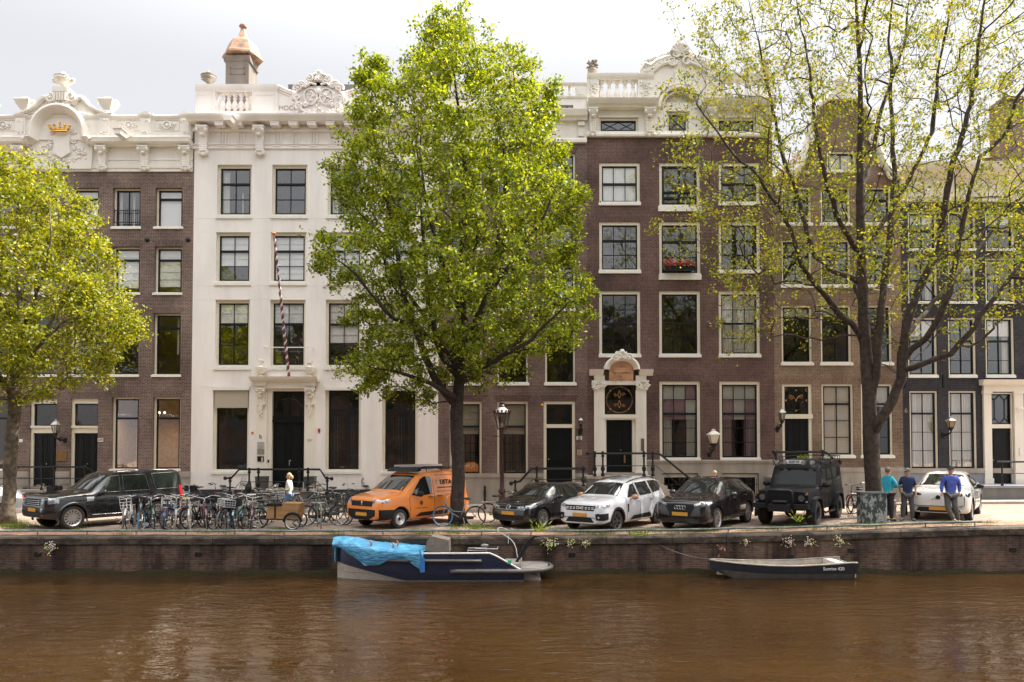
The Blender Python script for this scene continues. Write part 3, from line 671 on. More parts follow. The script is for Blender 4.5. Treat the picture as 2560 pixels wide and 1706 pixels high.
# cartouche
mb=MB(); cx_,cz_=FX(802,252),FZ(250); y=ypf-.02; W=1.12; Hh=1.02
mb.prism([(cx_+W*math.cos(2*PI*i/32)*(1-.12*max(0,math.sin(2*PI*i/32))),cz_-.08+Hh*.82*math.sin(2*PI*i/32)) for i in range(32)],y-.16,y+.1)
mb.prism([(cx_-.62,cz_+.55),(cx_-.42,cz_+.9),(cx_-.32,cz_+1.12),(cx_,cz_+1.25),(cx_+.32,cz_+1.12),(cx_+.42,cz_+.9),(cx_+.62,cz_+.55)][::-1],y-.16,y+.1)
for sg in (-1,1):
    ex=cx_+sg*.36; ez=cz_-.02
    mb.tube([(ex+.30*math.cos(t*PI/10),y-.20,ez+.40*math.sin(t*PI/10)) for t in range(20)],.045,6,closed=True)
    mb.blob((ex,y-.15,ez),.30,16,8,sx=.92,sy=.22,sz=1.25)
    if sg<0: foliage(mb,ex-.17,ex+.17,ez-.22,ez+.25,y-.24,9,.07)
    else:
        mb.tube([(ex-.2,y-.24,ez+.12),(ex+.2,y-.24,ez-.14)],.03,5); mb.tube([(ex-.12,y-.24,ez-.28),(ex+.14,y-.24,ez+.28)],.03,5)
    for (u,v,r0,fl) in ((.92,.42,.20,1),(.78,.62,.17,-1),(.42,.95,.18,1),(.99,-.05,.15,-1),(.86,-.5,.16,1),(.52,-.78,.15,-1),(.60,-.40,.10,1)):
        spiral(mb,cx_+sg*u,y-.22,cz_+v,r0,1.5,.062,sg*fl,random.uniform(0,6))
    mb.tube([(cx_+sg*.1,y-.22,cz_+.58),(cx_+sg*.35,y-.24,cz_+.66),(cx_+sg*.6,y-.22,cz_+.45),(cx_+sg*.75,y-.22,cz_+.5)],.06,6)
    mb.tube([(cx_+sg*a,y-.2,cz_+b_) for a,b_ in ((.95,.3),(1.05,0),(.98,-.35),(.75,-.65),(.4,-.85),(0,-.92))],[.06,.07,.07,.06,.06,.05],6)
    mb.tube([(cx_+sg*a,y-.2,cz_+b_) for a,b_ in ((.1,1.2),(.35,1.1),(.45,.85),(.4,.65))],.06,6)
    for (a,b_) in ((1.12,.1),(1.16,-.15),(1.08,-.42),(.95,-.66),(.72,-.86),(.45,-.96)): garland(mb,[(cx_+sg*a,cz_+b_)],y-.12,.13)
mb.blob((cx_,y-.22,cz_+.22),.13,8,6,sz=1.5,sy=.6); foliage(mb,cx_-.14,cx_+.14,cz_-.5,cz_+.1,y-.2,10,.08); foliage(mb,cx_-.2,cx_+.2,cz_+.75,cz_+1.05,y-.22,14,.1)
mb.blob((cx_,y-.1,cz_+1.33),.14,9,6); foliage(mb,cx_-.2,cx_+.2,cz_-.9,cz_-.6,y-.2,10,.09)
mb.v=[(a,b_,cz_+(c__-cz_)*(.84 if c__>cz_ else .95)) for a,b_,c__ in mb.v]
mb.build('cartouche',WHITE,B,smooth=True)
mb=MB(); P=U(521,215,DF); urn(mb,(P.x,yb,zr1),FZ(177)-zr1,.33,0,n=16); foliage(mb,P.x-.22,P.x+.22,zr1+.2,zr1+.45,yb-.26,14,.06); mb.build('urn',STONE,B,smooth=True)
mb=MB(); p=U(554,288,DF-1.15)
mb.prism([(p.x+.10,p.z-.22),(p.x+.38,p.z-.22),(p.x+.46,p.z-.05),(p.x+.50,p.z),(p.x,p.z),(p.x+.04,p.z-.05)],DF-1.15,DF); mb.build('hoist_beam',WHITE,B)
# chimney
def chimney(px0,px1,pyb,pyt,capT,name_parent,d=35.2):
    x0,x1=FX(px0,180,d),FX(px1,180,d); yd0,yd1=d,d+1.15; zb,zt=FZ(pyb,d)-3,FZ(pyt,d)
    mb=MB(); mb.box(x0,x1,yd0,yd1,zb,zt-.28)
    mb.prof([(yd0,zt-.30),(yd0-.05,zt-.26),(yd0-.10,zt-.12),(yd0-.10,zt-.02),(yd1+.1,zt-.02),(yd1+.1,zt-.12),(yd1,zt-.3)],x0-.08,x1+.08)
    for (a,b_,y_) in ((x0+.22,x1-.18,yd0),): 
        mb.box(a,b_,y_-.02,y_,zt-.65,zt-.6); mb.box(a,b_,y_-.02,y_,zb+3.6,zb+3.65); mb.box(a,a+.04,y_-.02,y_,zb+3.6,zt-.6); mb.box(b_-.04,b_,y_-.02,y_,zb+3.6,zt-.6)
    c=mb.build('chimney',CHIM,name_parent)
    cx2,cy2=(x0+x1)/2+.05,(yd0+yd1)/2; r=1.0
    mb=MB(); z=zt-.28
    for k in range(6):
        a=2*PI*k/6; mb.tube([(cx2+.5*math.cos(a),cy2+.5*math.sin(a),zt-.1),(cx2+.74*math.cos(a),cy2+.74*math.sin(a),zt+.30)],.04,5)
    Hc=capT-zt
    mb.lathe([(.92,.12),(.98,.16),(.96,.26),(.87,.34),(.76,.62),(.66,.88),(.54,.95),(.46,.97),(.30,1.15),(.18,1.4),(.12,1.6),(.11,1.72),(.19,1.76),(.19,1.84),(.08,1.88),(.04,1.95)],(cx2,cy2,zt-.05),6,rot=R(10))
    mb.lathe([(.90,.13),(.56,.42)],(cx2,cy2,zt-.05),6,rot=R(10))
    mb.build('chimney_hood',COPPER,c)
    mb=MB(); mb.lathe([(.40,-.1),(.40,.45)],(cx2,cy2,zt),8); mb.build('flue',IRON,c)
chimney(564,622,217,139,0,B)
chimney(1052,1100,217,172,0,B,d=36.5)
mb=MB(); zq=FZ(214,DF+.9); mb.box(FX(722,214,DF+.9),FX(930,214,DF+.9),DF+.8,DF+.9,zq-.5,zq); mb.build('roof_edge',BLUESTONE,B)
mb=MB(); mb.box(XB0+.3,XB1-.2,DF+.3,DF+8.9,FZ(300),FZ(295)); mb.build('roof',BLUESTONE,B)
# portal
mb=MB(); y=DF; P0,P1=FX(642,1060),FX(668,1060); Q0,Q1=FX(763,1060),FX(789,1060); zg=FZ(1224)
zt=FZ(985)
for a,c in ((P0,P1),(Q0,Q1)):
    mb.box(a,c,y-.07,y+.01,zg,zt+.1); mb.box(a-.05,c+.05,y-.11,y-.07,zg,zg+.35)
    mb.box(a-.02,c+.02,y-.24,y,FZ(966),FZ(955)); mb.box(a,c,y-.2,y,FZ(975),FZ(966))
mb.box(P0,Q1,y-.16,y+.02,FZ(972),FZ(953))
mb.prof([(y,FZ(955)),(y-.25,FZ(955)),(y-.30,FZ(952)),(y-.42,FZ(950)),(y-.46,FZ(946)),(y-.48,FZ(944)),(y,FZ(943))],FX(631,948),FX(799,948))
mb.build('portal',CREAM,B)
for a,c in ((P0,P1),(Q0,Q1)):
    mb=MB(); xm=(a+c)/2; w_=(c-a)*.9
    bracket(mb,xm-w_/2,xm+w_/2,FZ(1012),FZ(972),y-.05,.26,leaf=False); foliage(mb,xm-w_*.4,xm+w_*.4,FZ(996),FZ(984),y-.22,14,.06)
    for i in range(4): mb.tube([(xm-.12+.08*i,y-.14,FZ(996)),(xm-.12+.08*i,y-.12,FZ(1010))],.035,5)
    mb.box(xm-.2,xm+.2,y-.2,y,FZ(1013),FZ(1010)); 
    for i in range(6): mb.blob((xm+random.uniform(-.05,.05),y-.12,FZ(1016)-.09*i),.13-.017*i,7,5,sy=.6,jit=.2)
    for i in range(5): mb.blob((xm+random.uniform(-w_*.4,w_*.4),y-.2,FZ(960)),.06,7,4,jit=.2)
    mb.build('portal_console',CREAM,B,smooth=True)
for px in (657,778):
    mb=MB(); p=U(px,930,DF); zb=FZ(943); H=FZ(901)-zb; urn(mb,(p.x,y-.2,zb),H*.8,.25,0,n=14)
    foliage(mb,p.x-.12,p.x+.12,zb+H*.72,zb+H,y-.24,14,.07); foliage(mb,p.x-.2,p.x+.2,zb+H*.3,zb+H*.45,y-.38,8,.05); mb.build('portal_urn',CREAM,B,smooth=True)
x0,x1,z0,z1=dB
mb=MB(); a,c=FX(679,1100),FX(760,1100); mb.box(x0,a,DF+.02,DF+.3,z0,z1); mb.box(c,x1,DF+.02,DF+.3,z0,z1); mb.box(a,c,DF+.02,DF+.3,FZ(978),z1); f=mb.build('door_frame',CREAM,B)
mb=MB(); zt0,zt1=FZ(1040),FZ(978)
mb.box(a,a+.07,DF+.2,DF+.27,zt0,zt1); mb.box(c-.07,c,DF+.2,DF+.27,zt0,zt1); mb.box(a+.07,c-.07,DF+.2,DF+.27,zt1-.08,zt1); mb.box((a+c)/2-.04,(a+c)/2+.04,DF+.19,DF+.27,zt0,zt1-.08)
rr=(c-a)/2-.07; mb.tube([((a+c)/2+rr*math.cos(PI*i/16),DF+.22,zt0+.1+rr*1.05*math.sin(PI*i/16)) for i in range(17)],.03,5)
mb.box(a,c,DF+.12,DF+.27,FZ(1046),zt0); mb.box(a-.04,c+.02,DF+.08,DF+.27,FZ(1056),FZ(1050)); mb.box(a,c,DF+.14,DF+.27,FZ(1050),FZ(1046)); fan=mb.build('fanlight',DOORM,B)
mb=MB(); mb.box(a+.07,c-.07,DF+.24,DF+.246,zt0,zt1-.08); mb.build('fanlight_pane',PANEL,fan)
d_=panel_door(B,(a,c,z0,FZ(1056)),2,rec=.2,rows=(.22,.46,.30))
mb=MB(); xm=(a+c)/2+.02; mb.box(xm,xm+.04,DF+.14,DF+.17,FZ(1165),FZ(1151)); mb.box(xm,xm+.10,DF+.12,DF+.15,FZ(1153),FZ(1151)); mb.build('door_lever',Mt('steel_pale',(.6,.6,.58),.25,metal=.9,var=0),d_)
# plates by the door
for (p0,p1,q0,q1,mt,nm) in ((645,662,1105,1119,Mt('plate_silver',(.55,.55,.55),.3,metal=.5,var=.1),'name_plate'),(645,662,1122,1136,Mt('plate_olive',(.32,.31,.24),.35,metal=.4,var=.15),'name_plate'),(645,661,1141,1154,IRON,'intercom')):
    mb=MB(); r_=rect(p0,p1,q0,q1); mb.box(r_[0],r_[1],DF-.10,DF-.07,r_[2],r_[3]); o=mb.build(nm,mt,B)
    if nm=='intercom':
        k=MB(); k.box(r_[1]-.1,r_[1]-.04,DF-.11,DF-.1,r_[2]+.03,r_[2]+.09); k.box(r_[1]-.1,r_[1]-.04,DF-.11,DF-.1,r_[2]+.11,r_[2]+.17); k.build('button',FRAMEW,o)
mb=MB(); mb.box(FX(669,1153)-.0,FX(673,1153),DF+.0,DF+.02,FZ(1157),FZ(1150)); mb.build('doorbell',IRON,B)
text_on(B,'b',653,1092,.28,BLUESTONE,'logo_letter',-.078); text_on(B,'221',775.5,1101,.15,STONE,'house_number',-.078)
mb=MB(); p=U(631,1082,DF); mb.blob((p.x,DF-.02,p.z),.06,10,6,sy=.6); mb.build('alarm_beacon',Mt('orange_lens',(.8,.18,.02),.3,var=.05),B,smooth='all')
mb=MB(); r_=rect(795,801,1072,1082); mb.box(r_[0],r_[1],DF-.03,DF,r_[2],r_[3]); mb.build('alarm_box',Mt('alarm_red',(.45,.05,.04),.4,var=.1),B)
# sprayed tag
GRAF=Mt('spray_black',(.015,.015,.015),.6,var=0)
text_on(B,'A',907,1198,.20,GRAF,'graffiti',-.004); text_on(B,'K',906,1205,.20,GRAF,'graffiti',-.004); text_on(B,'G',908,1213,.24,GRAF,'graffiti',-.004)
# stoop
mb=MB(); yf=DF-1.35; zt=FZ(1222,DF-.6); xs0,xs1=FX(640,1225,yf),FX(790,1225,yf)
mb.box(xs0,xs1,yf,DF,-.2,zt-.1,1); mb.box(xs0-.05,xs1+.05,yf-.05,DF,zt-.1,zt,0)
mb.box(a-.1,c+.1,DF-.35,DF+.3,zt,z0,0)
for k in range(3):
    zz=zt*(3-k)/4; mb.box(xs0-.3*(k+1),xs0-.3*k,yf,DF-.1,-.2,zz,0); mb.box(xs1+.3*k,xs1+.3*(k+1),yf,DF-.1,-.2,zz,0)
mb.build('stoop',[STONE,BLUESTONE],B)
NEW=[(.08,0),(.08,.08),(.05,.12),(.045,.2),(.085,.24),(.095,.36),(.055,.42),(.04,.5),(.04,.82),(.07,.84),(.07,.9),(.05,.92),(.055,1.0),(.055,1.06),(.03,1.08)]
def rail_stoop(b,pts,low,posts,y,zt,r=.045,name='stoop_railing'):
    mb=MB(); P=[(U(p,q,y).x,y,FZ(q,y)) for p,q in pts]; mb.tube(P,r,8)
    for e in (P[0],P[-1]): mb.blob(e,r*1.9,8,6)
    L=[(U(p,q,y).x,y,FZ(q,y)) for p,q in low]; mb.tube(L,.016,5)
    for (p,qb,qt) in posts:
        z0=FZ(qb,y); H=FZ(qt,y)-z0; mb.lathe([(a,b_*H/1.0) for a,b_ in NEW],(U(p,(qb+qt)/2,y).x,y,z0),9)
    return mb.build(name,IRON,b,smooth=True)
rail_stoop(B,[(563,1196),(578,1196),(598,1174),(800,1174),(815,1197),(829,1197)],[(587,1222),(601,1205),(794,1205),(812,1226)],[(623,1228,1174),(646,1228,1174),(748,1228,1174),(770,1228,1174),(575,1250,1196),(818,1250,1196)],DF-1.35,zt)
for px in (655,775):
    t=thing('planter','grey wooden planter box on the white house stoop, '+('left' if px<700 else 'right')+' of the door','planter',(FX(px,1210,DF-.5),DF-.5,FZ(1222,DF-.5)),group='planters on the white house stoop')
    mb=MB(); mb.lathe([(.30,0),(.33,.5),(.35,.5),(.35,.54),(.29,.54),(.29,.5)],(0,0,0),4,rot=PI/4); mb.build('box',Mt('planter_grey',(.085,.078,.072),.6,var=.15),t,local=True)
    mb=MB(); mb.box(-.2,.2,-.2,.2,.44,.50); mb.build('soil',Mt('soil',(.06,.04,.03),.9),t,local=True)
# flagpole with wound flag
RW=[Mt('flag_red',(.38,.02,.03),.8,var=.1),Mt('flag_white',(.75,.72,.68),.8,var=.05),Mt('flag_blue',(.03,.09,.18),.8,var=.1)]
fp=thing('flagpole','leaning flagpole wound with a red white and blue flag above the door','flagpole',U(722,944,DF-.15))
P0_=U(722,942,DF-.15); P1_=U(686,594,DF-2.9)
mb=MB(); n=110; seg=[]
for i in range(n+1):
    q=i/n; p=P0_.lerp(P1_,q); seg.append(p+Vector((.012*math.sin(i*.9),0,0)))
mb.tube(seg,[.064-.024*i/n+.008*math.sin(i*1.7) for i in range(n+1)],12,mf=lambda i,j:((j+i*2)//4)%3)
mb.build('wound_flag',RW,fp,smooth='all')
mb=MB(); mb.tube([P1_,P1_+(P1_-P0_).normalized()*.12],.03,8); mb.blob(P1_+(P1_-P0_).normalized()*.16,.10,12,6,sz=.45); mb.build('finial',Mt('orange_knob',(.75,.20,.05),.4,var=.1),fp,smooth=True)
mb=MB(); mb.tube([P0_+Vector((0,.15,-.05)),P0_],.05,8); zz=FZ(869,DF-.5)
mb.tube([(FX(661,867),DF,FZ(867)),(FX(672,868,DF-.5),DF-.5,zz),(FX(776,868,DF-.5),DF-.5,zz),(FX(784,870),DF,FZ(870))],.025,6); mb.build('pole_bracket',FRAMEW,fp,smooth=True)
# ================================================ HOUSE C: brick house behind the middle tree
XC0,XC1=XB1,FX(1468,800)
C_=thing('brick_house','mauve brown brick house mostly hidden by the middle tree, small balustrade on its attic','house',((XC0+XC1)/2,DF,0))
colC=[(1363,1438),(1243,1320),(1124,1204)]; winC=[]
for r_,(y0,y1) in enumerate([(383,488),(526,626),(664,778),(820,964)]):
    for c_,(a,c) in enumerate(colC): winC.append((r_,c_,rect(a,c,y0,y1)))
gC=[rect(1243,1320,1004,1184),rect(1124,1204,1004,1184)]; dC=rect(1359,1438,1004,1206)
holesC=[h for *_,h in winC]+gC+[dC]
wall(C_,XC0,XC1,-.3,FZ(300),holesC,[BRC,SOLD],lint=holesC); rooms(C_,XC0,XC1,-.3,FZ(300),[FZ(q) for q in (985,800,650,508)],m=ROOMD)
for r_,c_,h in winC: window(C_,h,1 if r_<3 else 2,(.4,1) if r_<3 else (1,),.10,.06,.08,mid=(0,),sill=.12 if r_<3 else .15,cb=0,pane=PANE if r_<3 else PANEL)
for h in gC: 
    wn=window(C_,h,1,(.48,1),.10,.07,.11,mid=(0,),sill=0,cb=0,pane=PANEL,blind=(.43,BLINDB,'fold'))
    mb=MB(); mb.box(h[0]+.3,h[1]-.3,DF+2.0,DF+2.03,h[2],h[3]-1.5)
    for i in range(4):
        x=h[0]+.35+(h[1]-h[0]-.7)*i/3; mb.box(x-.02,x+.02,DF+1.97,DF+2,h[2],h[3]-1.5,1)
    for i in range(5): mb.box(h[0]+.3,h[1]-.3,DF+1.97,DF+2,h[2]+.45*i,h[2]+.45*i+.03,1)
    mb.build('inner_screen',[BLINDB,DARK],wn)
x0,x1,z0,z1=dC; zt,zl=FZ(1061),FZ(1070)
fr=MB(); fr.box(x0,x0+.13,DF+.05,DF+.2,z0,z1); fr.box(x1-.13,x1,DF+.05,DF+.2,z0,z1); fr.box(x0+.13,x1-.13,DF+.05,DF+.2,z1-.12,z1); fr.box(x0+.10,x1-.10,DF+.03,DF+.2,zl,zt); f=fr.build('door_frame',FRAME,C_)
s=MB(); a0,a1=x0+.08,x1-.08
s.box(a0+.05,a0+.11,DF+.1,DF+.16,zt,z1-.12); s.box(a1-.11,a1-.05,DF+.1,DF+.16,zt,z1-.12); s.box(a0+.11,a1-.11,DF+.1,DF+.16,zt,zt+.07); s.box(a0+.11,a1-.11,DF+.1,DF+.16,z1-.18,z1-.12); s.build('transom_sash',DARK,f)
g=MB(); g.box(a0+.1,a1-.1,DF+.13,DF+.136,zt+.05,z1-.15); g.build('transom_pane',PANEL,f)
panel_door(C_,(x0+.13,x1-.13,z0,zl),1,rows=(.18,.20,.26,.16,.16))
for a,c in ((XC0,x0),(x1,XC1)):
    mb=MB(); mb.box(a,c,DF-.10,DF,FZ(1194),FZ(1184)); mb.box(a,c,DF-.06,DF,-.2,FZ(1194)); mb.build('plinth',STONE,C_)
mb=MB(); y=DF; zc1,zc0=FZ(282),FZ(306)
mb.box(XC0,XC1-.0,y-.06,y+.02,FZ(358),FZ(306)); mb.prof([(y,FZ(359)),(y-.12,FZ(358)),(y-.12,FZ(352)),(y-.08,FZ(347)),(y,FZ(346))],XC0,XC1)
mb.prof([(y,zc0),(y-.25,zc0),(y-.28,zc0+.12),(y-.38,zc0+.16),(y-.42,zc0+.28),(y-.46,zc1-.04),(y-.46,zc1),(y,zc1+.03)],XC0,XC1)
for a in (1445,1320,1200,1105):
    p=FX(a,325); mb.box(p,p+.27,y-.12,y-.05,FZ(343),FZ(309)); mb.box(p-.02,p+.29,y-.2,y-.05,FZ(318),FZ(309))
mb.build('cornice',CREAMW,C_)
mb=MB(); y=DF-.05; zt=FZ(212); mb.box(XC0,XC1,y-.12,y+.4,zc1,FZ(247)); mb.prof([(y+.1,FZ(250)),(y-.16,FZ(250)),(y-.18,FZ(246)),(y+.1,FZ(245))],XC0,XC1)
mb.prof([(y+.14,FZ(220)),(y-.12,FZ(220)),(y-.17,FZ(215)),(y-.17,zt),(y+.14,zt)],XC0,XC1)
for a,c in ((1437,1466),(1345,1365),(1250,1272),(1120,1150)): mb.box(FX(a,230),FX(c,230),y-.13,y+.12,FZ(246),FZ(220)); mb.box(FX(a,230)+.08,FX(c,230)-.08,y-.15,y-.1,FZ(242),FZ(224))
for i in range(20):
    px=1110+18.4*i
    if px>1434 or 1340<px<1370 or 1245<px<1275: continue
    bl=MB(); baluster(bl,FX(px,233),y,FZ(246),FZ(220),.75,8); bl.build('baluster',CREAMW,C_,smooth=True)
mb.build('balustrade',CREAMW,C_,smooth=True)
mb=MB(); r_=rect(1375,1432,268,281); mb.box(r_[0],r_[1],DF-.185,DF-.16,r_[2],r_[3]); at=mb.build('attic_light',DARK,C_)
mb=MB(); 
for i in range(4): q0=r_[0]+.04+(r_[1]-r_[0]-.04)*i/4; mb.box(q0,q0+(r_[1]-r_[0])/4-.06,DF-.195,DF-.186,r_[2]+.04,r_[3]-.02)
mb.build('attic_pane',PANE,at)
mb=MB(); xg=FX(1285,200,DF+2); d2=DF+2; zb2=FZ(235,d2); xl,xr=FX(1230,215,d2),FX(1330,215,d2)
mb.prism([(xl,zb2-2),(xr,zb2-2),(xr,zb2+.3),((xl+xr)/2,FZ(188,d2)),(xl,zb2+.3)],d2,d2+3); mb.tube([(xl-.1,d2-.05,zb2+.3),((xl+xr)/2,d2-.05,FZ(188,d2)+.04),(xr+.1,d2-.05,zb2+.3)],.1,6); mb.build('dormer',CREAMW,C_)
mb=MB(); mb.box(FX(1270,180,d2),FX(1296,180,d2),d2+.5,d2+1.1,FZ(230,d2),FZ(172,d2)); mb.box(FX(1268,180,d2),FX(1298,180,d2),d2+.45,d2+1.15,FZ(176,d2),FZ(172,d2)+.02); mb.build('chimney',STONE,C_)
mb=MB(); mb.box(XC0+.1,XC1-.1,DF+.4,DF+8.9,FZ(285),FZ(282)); mb.build('roof',BLUESTONE,C_)
yf=DF-1.5; mb=MB(); zt=FZ(1206,DF-.4); mb.box(FX(1355,1210,yf),FX(1466,1210,yf),yf,DF,-.2,zt-.08,1); mb.box(FX(1352,1210,yf),FX(1466,1210,yf),yf-.04,DF,zt-.08,zt,0)
for k in range(4):
    zz=zt*(4-k)/5; xx=FX(1352,1210,yf); mb.box(xx-.28*(k+1),xx-.28*k,yf,DF-.2,-.2,zz,0)
mb.build('stoop',[STONE,BLUESTONE],C_)
rail_stoop(C_,[(1278,1209),(1286,1206),(1300,1204),(1328,1173),(1345,1172),(1460,1172)],[(1300,1228),(1332,1199),(1460,1199)],[(1342,1215,1170),(1288,1240,1203),(1458,1215,1170)],yf,zt,.05)
mb=MB(); r_=rect(1441,1455,1091,1100); mb.box(r_[0],r_[1],DF-.02,DF,r_[2],r_[3]); mb.build('number_plate',CREAMW,C_); text_on(C_,'223',1448,1093.5,.10,IRON,'house_number',-.026); text_on(C_,'225',1448,1098,.10,IRON,'house_number',-.026)
mb=MB(); r_=rect(1443,1455,1125,1139); mb.box(r_[0],r_[1],DF-.02,DF,r_[2],r_[3]); mb.box(r_[0]+.05,r_[1]-.05,DF-.035,DF-.02,r_[2]+.05,r_[3]-.05,1); mb.build('letterbox',[STONE,Mt('letterbox_orange',(.4,.2,.05),.4)],C_)
mb=MB(); p=U(1355,1013,DF); mb.blob((p.x,DF-.03,p.z),.06,10,6); mb.build('alarm_beacon',Mt('amber_lens',(.75,.35,.03),.3,var=.05),C_,smooth='all')

# ================================================ HOUSE D: purple brown brick, arched crest
XD0,XD1=XC1,FX(1935,800)
D=thing('brick_house','purple brown brick house with a carved arched crest between balustrades and a pilastered doorway','house',((XD0+XD1)/2,DF,0))
colD=[(1498,1600),(1648,1750),(1797,1899)]
winD=[]
for r_,(ys,) in enumerate([((407,514),),((555,684),),((728,894),)]):
    for c_,(a,c) in enumerate(colD):
        y0,y1=ys; 
        if c_==1 and r_==0: y1=529
        if c_==1 and r_==1: y1=700
        winD.append((r_,c_,rect(a,c+(1 if r_ else 0),y0,y1)))
gD=[rect(1649,1751,954,1151),rect(1799,1901,954,1151)]; dD=rect(1508,1592,962,1181)
bD=[rect(1656,1744,1186,1240),rect(1806,1896,1186,1240)]
attD=[rect(1497,1595,296,331),rect(1667,1720,281,330),rect(1793,1889,296,331)]
holesD=[h for *_,h in winD]+gD+[dD]+bD+attD
zbr=FZ(344)
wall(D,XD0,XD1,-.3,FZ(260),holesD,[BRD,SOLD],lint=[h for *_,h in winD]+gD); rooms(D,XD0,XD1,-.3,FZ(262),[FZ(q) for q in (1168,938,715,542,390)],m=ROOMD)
for r_,c_,h in winD:
    kw=dict(rec=.05,cw=.11,ct=.14,mid=(0,),sill=.17,sillw=.03,cb=0)
    if r_==0 and c_==1:
        wn=window(D,h,2,(1.3,.3,.3),.05,.11,.14,mid=(0,),sill=.3,cb=0,sash=.10,mun=.10)
    elif r_==0: window(D,h,3,(1,1),**kw,blind=(.98,BLIND,'roll') if c_==0 else None)
    elif r_==1: window(D,h,3 if c_!=1 else 2,(1,.95,.95),**{**kw,'sill':.3 if c_==1 else .17})
    else: window(D,h,3,(1,.95,1,1),**{**kw,'mid':(1,)},pane=PANEL if c_<2 else PANE,curt=(CURT,[(.02,.98,0,1)]) if c_==2 else None)
PINKS=[BLINDB,CURTP]
for i,h in enumerate(gD):
    wn=window(D,h,3,(1,1,1,1,1),.05,.11,.14,mid=(1,),sill=.12,sillw=0,cb=0,pane=PANEL,curt=(CURT if i==0 else CURTP,[(.03,.30,0,.6),(.72 if i==0 else .66,.97,0,.6)]))
    x0,x1,z0,z1=h; a0,a1=x0+.13,x1-.13; zt=z1-.15; hh=(zt-z0-.15)/5
    mb=MB(); pat=[[0,0,1],[1,1,0],[1,1,0]] if i==0 else [[0,0,0],[1,0,1],[1,0,1]]
    for rr_ in range(3):
        for cc in range(3):
            u0=a0+(a1-a0)*cc/3; u1=a0+(a1-a0)*(cc+1)/3; v1=zt-hh*rr_; v0=zt-hh*(rr_+(1 if rr_<2 else .4))
            mb.quad((u0,DF+.17,v0),(u1,DF+.17,v0),(u1,DF+.18,v1),(u0,DF+.18,v1),pat[rr_][cc])
    mb.build('patchwork_blind',[BLIND,Mt('blind_mauve',(.56,.36,.43),.9,var=.05)],wn)
for h in bD:
    wn=window(D,h,1,(1,),.10,.08,.14,sill=0,cb=0,pane=PANEL)
    mb=MB(); 
    for i in range(9): x=h[0]+.1+(h[1]-h[0]-.2)*i/8; mb.tube([(x,DF-.03,h[2]),(x,DF-.03,h[3]-.2)],.014,5)
    mb.tube([(h[0]+.05,DF-.03,h[3]-.45),(h[1]-.05,DF-.03,h[3]-.45)],.014,5); mb.build('window_bars',IRON,wn)
for i,h in enumerate(attD): window(D,h,1,(1,),.02,.07,.10,cb=.1,sill=0,xbars=2 if i!=1 else 1)
# stone base
mb=MB(); xp=FX(1616,1200)
def bandseg(z0,z1,yy,gaps):
    xs=[xp]+[v for g_ in gaps for v in (g_[0],g_[1])]+[XD1]
    for i in range(0,len(xs),2): mb.box(xs[i],xs[i+1],DF-yy,DF,z0,z1)
mb.prof([(DF,FZ(1160)),(DF-.09,FZ(1160)),(DF-.12,FZ(1157)),(DF-.14,FZ(1152)),(DF,FZ(1150))],xp,XD1)
bandseg(bD[0][3]+.05,FZ(1160),.07,[]); bandseg(-.2,bD[0][3]+.05,.07,bD)
for h in bD:
    mb.box(h[0]-.08,h[1]+.08,DF-.11,DF,h[3]+.05,h[3]+.14)
mb.build('plinth',STONE,D)
# doorway
mb=MB(); y=DF
for a,c,q0,q1 in ((1485,1511,1479,1513),(1589,1615,1587,1621)):
    p0,p1=FX(a,1060),FX(c,1060); mb.box(p0,p1,y-.12,y+.02,FZ(1190),FZ(976)); mb.box(p0-.05,p1+.05,y-.17,y+.02,FZ(1192),FZ(1178))
    for k in range(3): mb.box(p0+.08+k*.11,p0+.13+k*.11,y-.135,y-.12,FZ(1170),FZ(990))
    r0,r1=FX(q0,960),FX(q1,960); mb.box(r0+.05,r1-.05,y-.15,y+.02,FZ(976),FZ(955)); mb.box(r0,r1,y-.2,y+.02,FZ(957),FZ(952))
    mb.box(p0,p1,y-.16,y+.02,FZ(952),FZ(940))
    foliage(mb,r0+.05,r1-.05,FZ(974),FZ(958),y-.18,22,.085); spiral(mb,r0+.08,y-.2,FZ(962),.10,1.4,.04,1); spiral(mb,r1-.08,y-.2,FZ(962),.10,1.4,.04,-1)
xl,xr=FX(1473,930),FX(1630,930); xm=(xl+xr)/2+.02
cp=[(y,FZ(940)),(y-.18,FZ(940)),(y-.24,FZ(936)),(y-.34,FZ(932)),(y-.40,FZ(928)),(y-.42,FZ(926)),(y,FZ(925))]
aL,aR=FX(1507,925),FX(1596,925)
mb.prof(cp,xl,aL); mb.prof(cp,aR,xr)
mb.box(FX(1511,957),FX(1589,957),y-.12,y+.02,FZ(963),FZ(953))
ra=(aR-aL)/2; cz=FZ(926); ring=[(0,0),(0,-.38),(-.08,-.42),(-.16,-.36),(-.2,-.24),(-.26,-.2),(-.26,0)]; vs=[];N=20
for i in range(N+1):
    a=PI*i/N; nx_,nz_=math.cos(a),math.sin(a)
    for dr,dy in ring: vs.append((xm+nx_*(ra+dr),y+dy,cz+nz_*(ra*.82+dr)))
k=len(ring); mb.add(vs,[(i*k+j,(i+1)*k+j,(i+1)*k+(j+1)%k,i*k+(j+1)%k) for i in range(N) for j in range(k)])
foliage(mb,xm-.28,xm+.28,cz+ra*.62,cz+ra*.95,y-.40,22,.10); mb.blob((xm,y-.36,cz+ra*.98),.13,8,6,jit=.1)
for sg in (-1,1): spiral(mb,xm+sg*.3,y-.42,cz+ra*.68,.14,1.5,.05,sg)
mb.build('doorway',CREAMW,D,smooth=True)
mb=MB(); mb.prism([(xm+(ra-.26)*math.cos(PI*i/16),cz+(ra*.82-.26)*math.sin(PI*i/16)) for i in range(17)]+[(aL+.26,FZ(953)),(aR-.26,FZ(953))],y-.14,y)
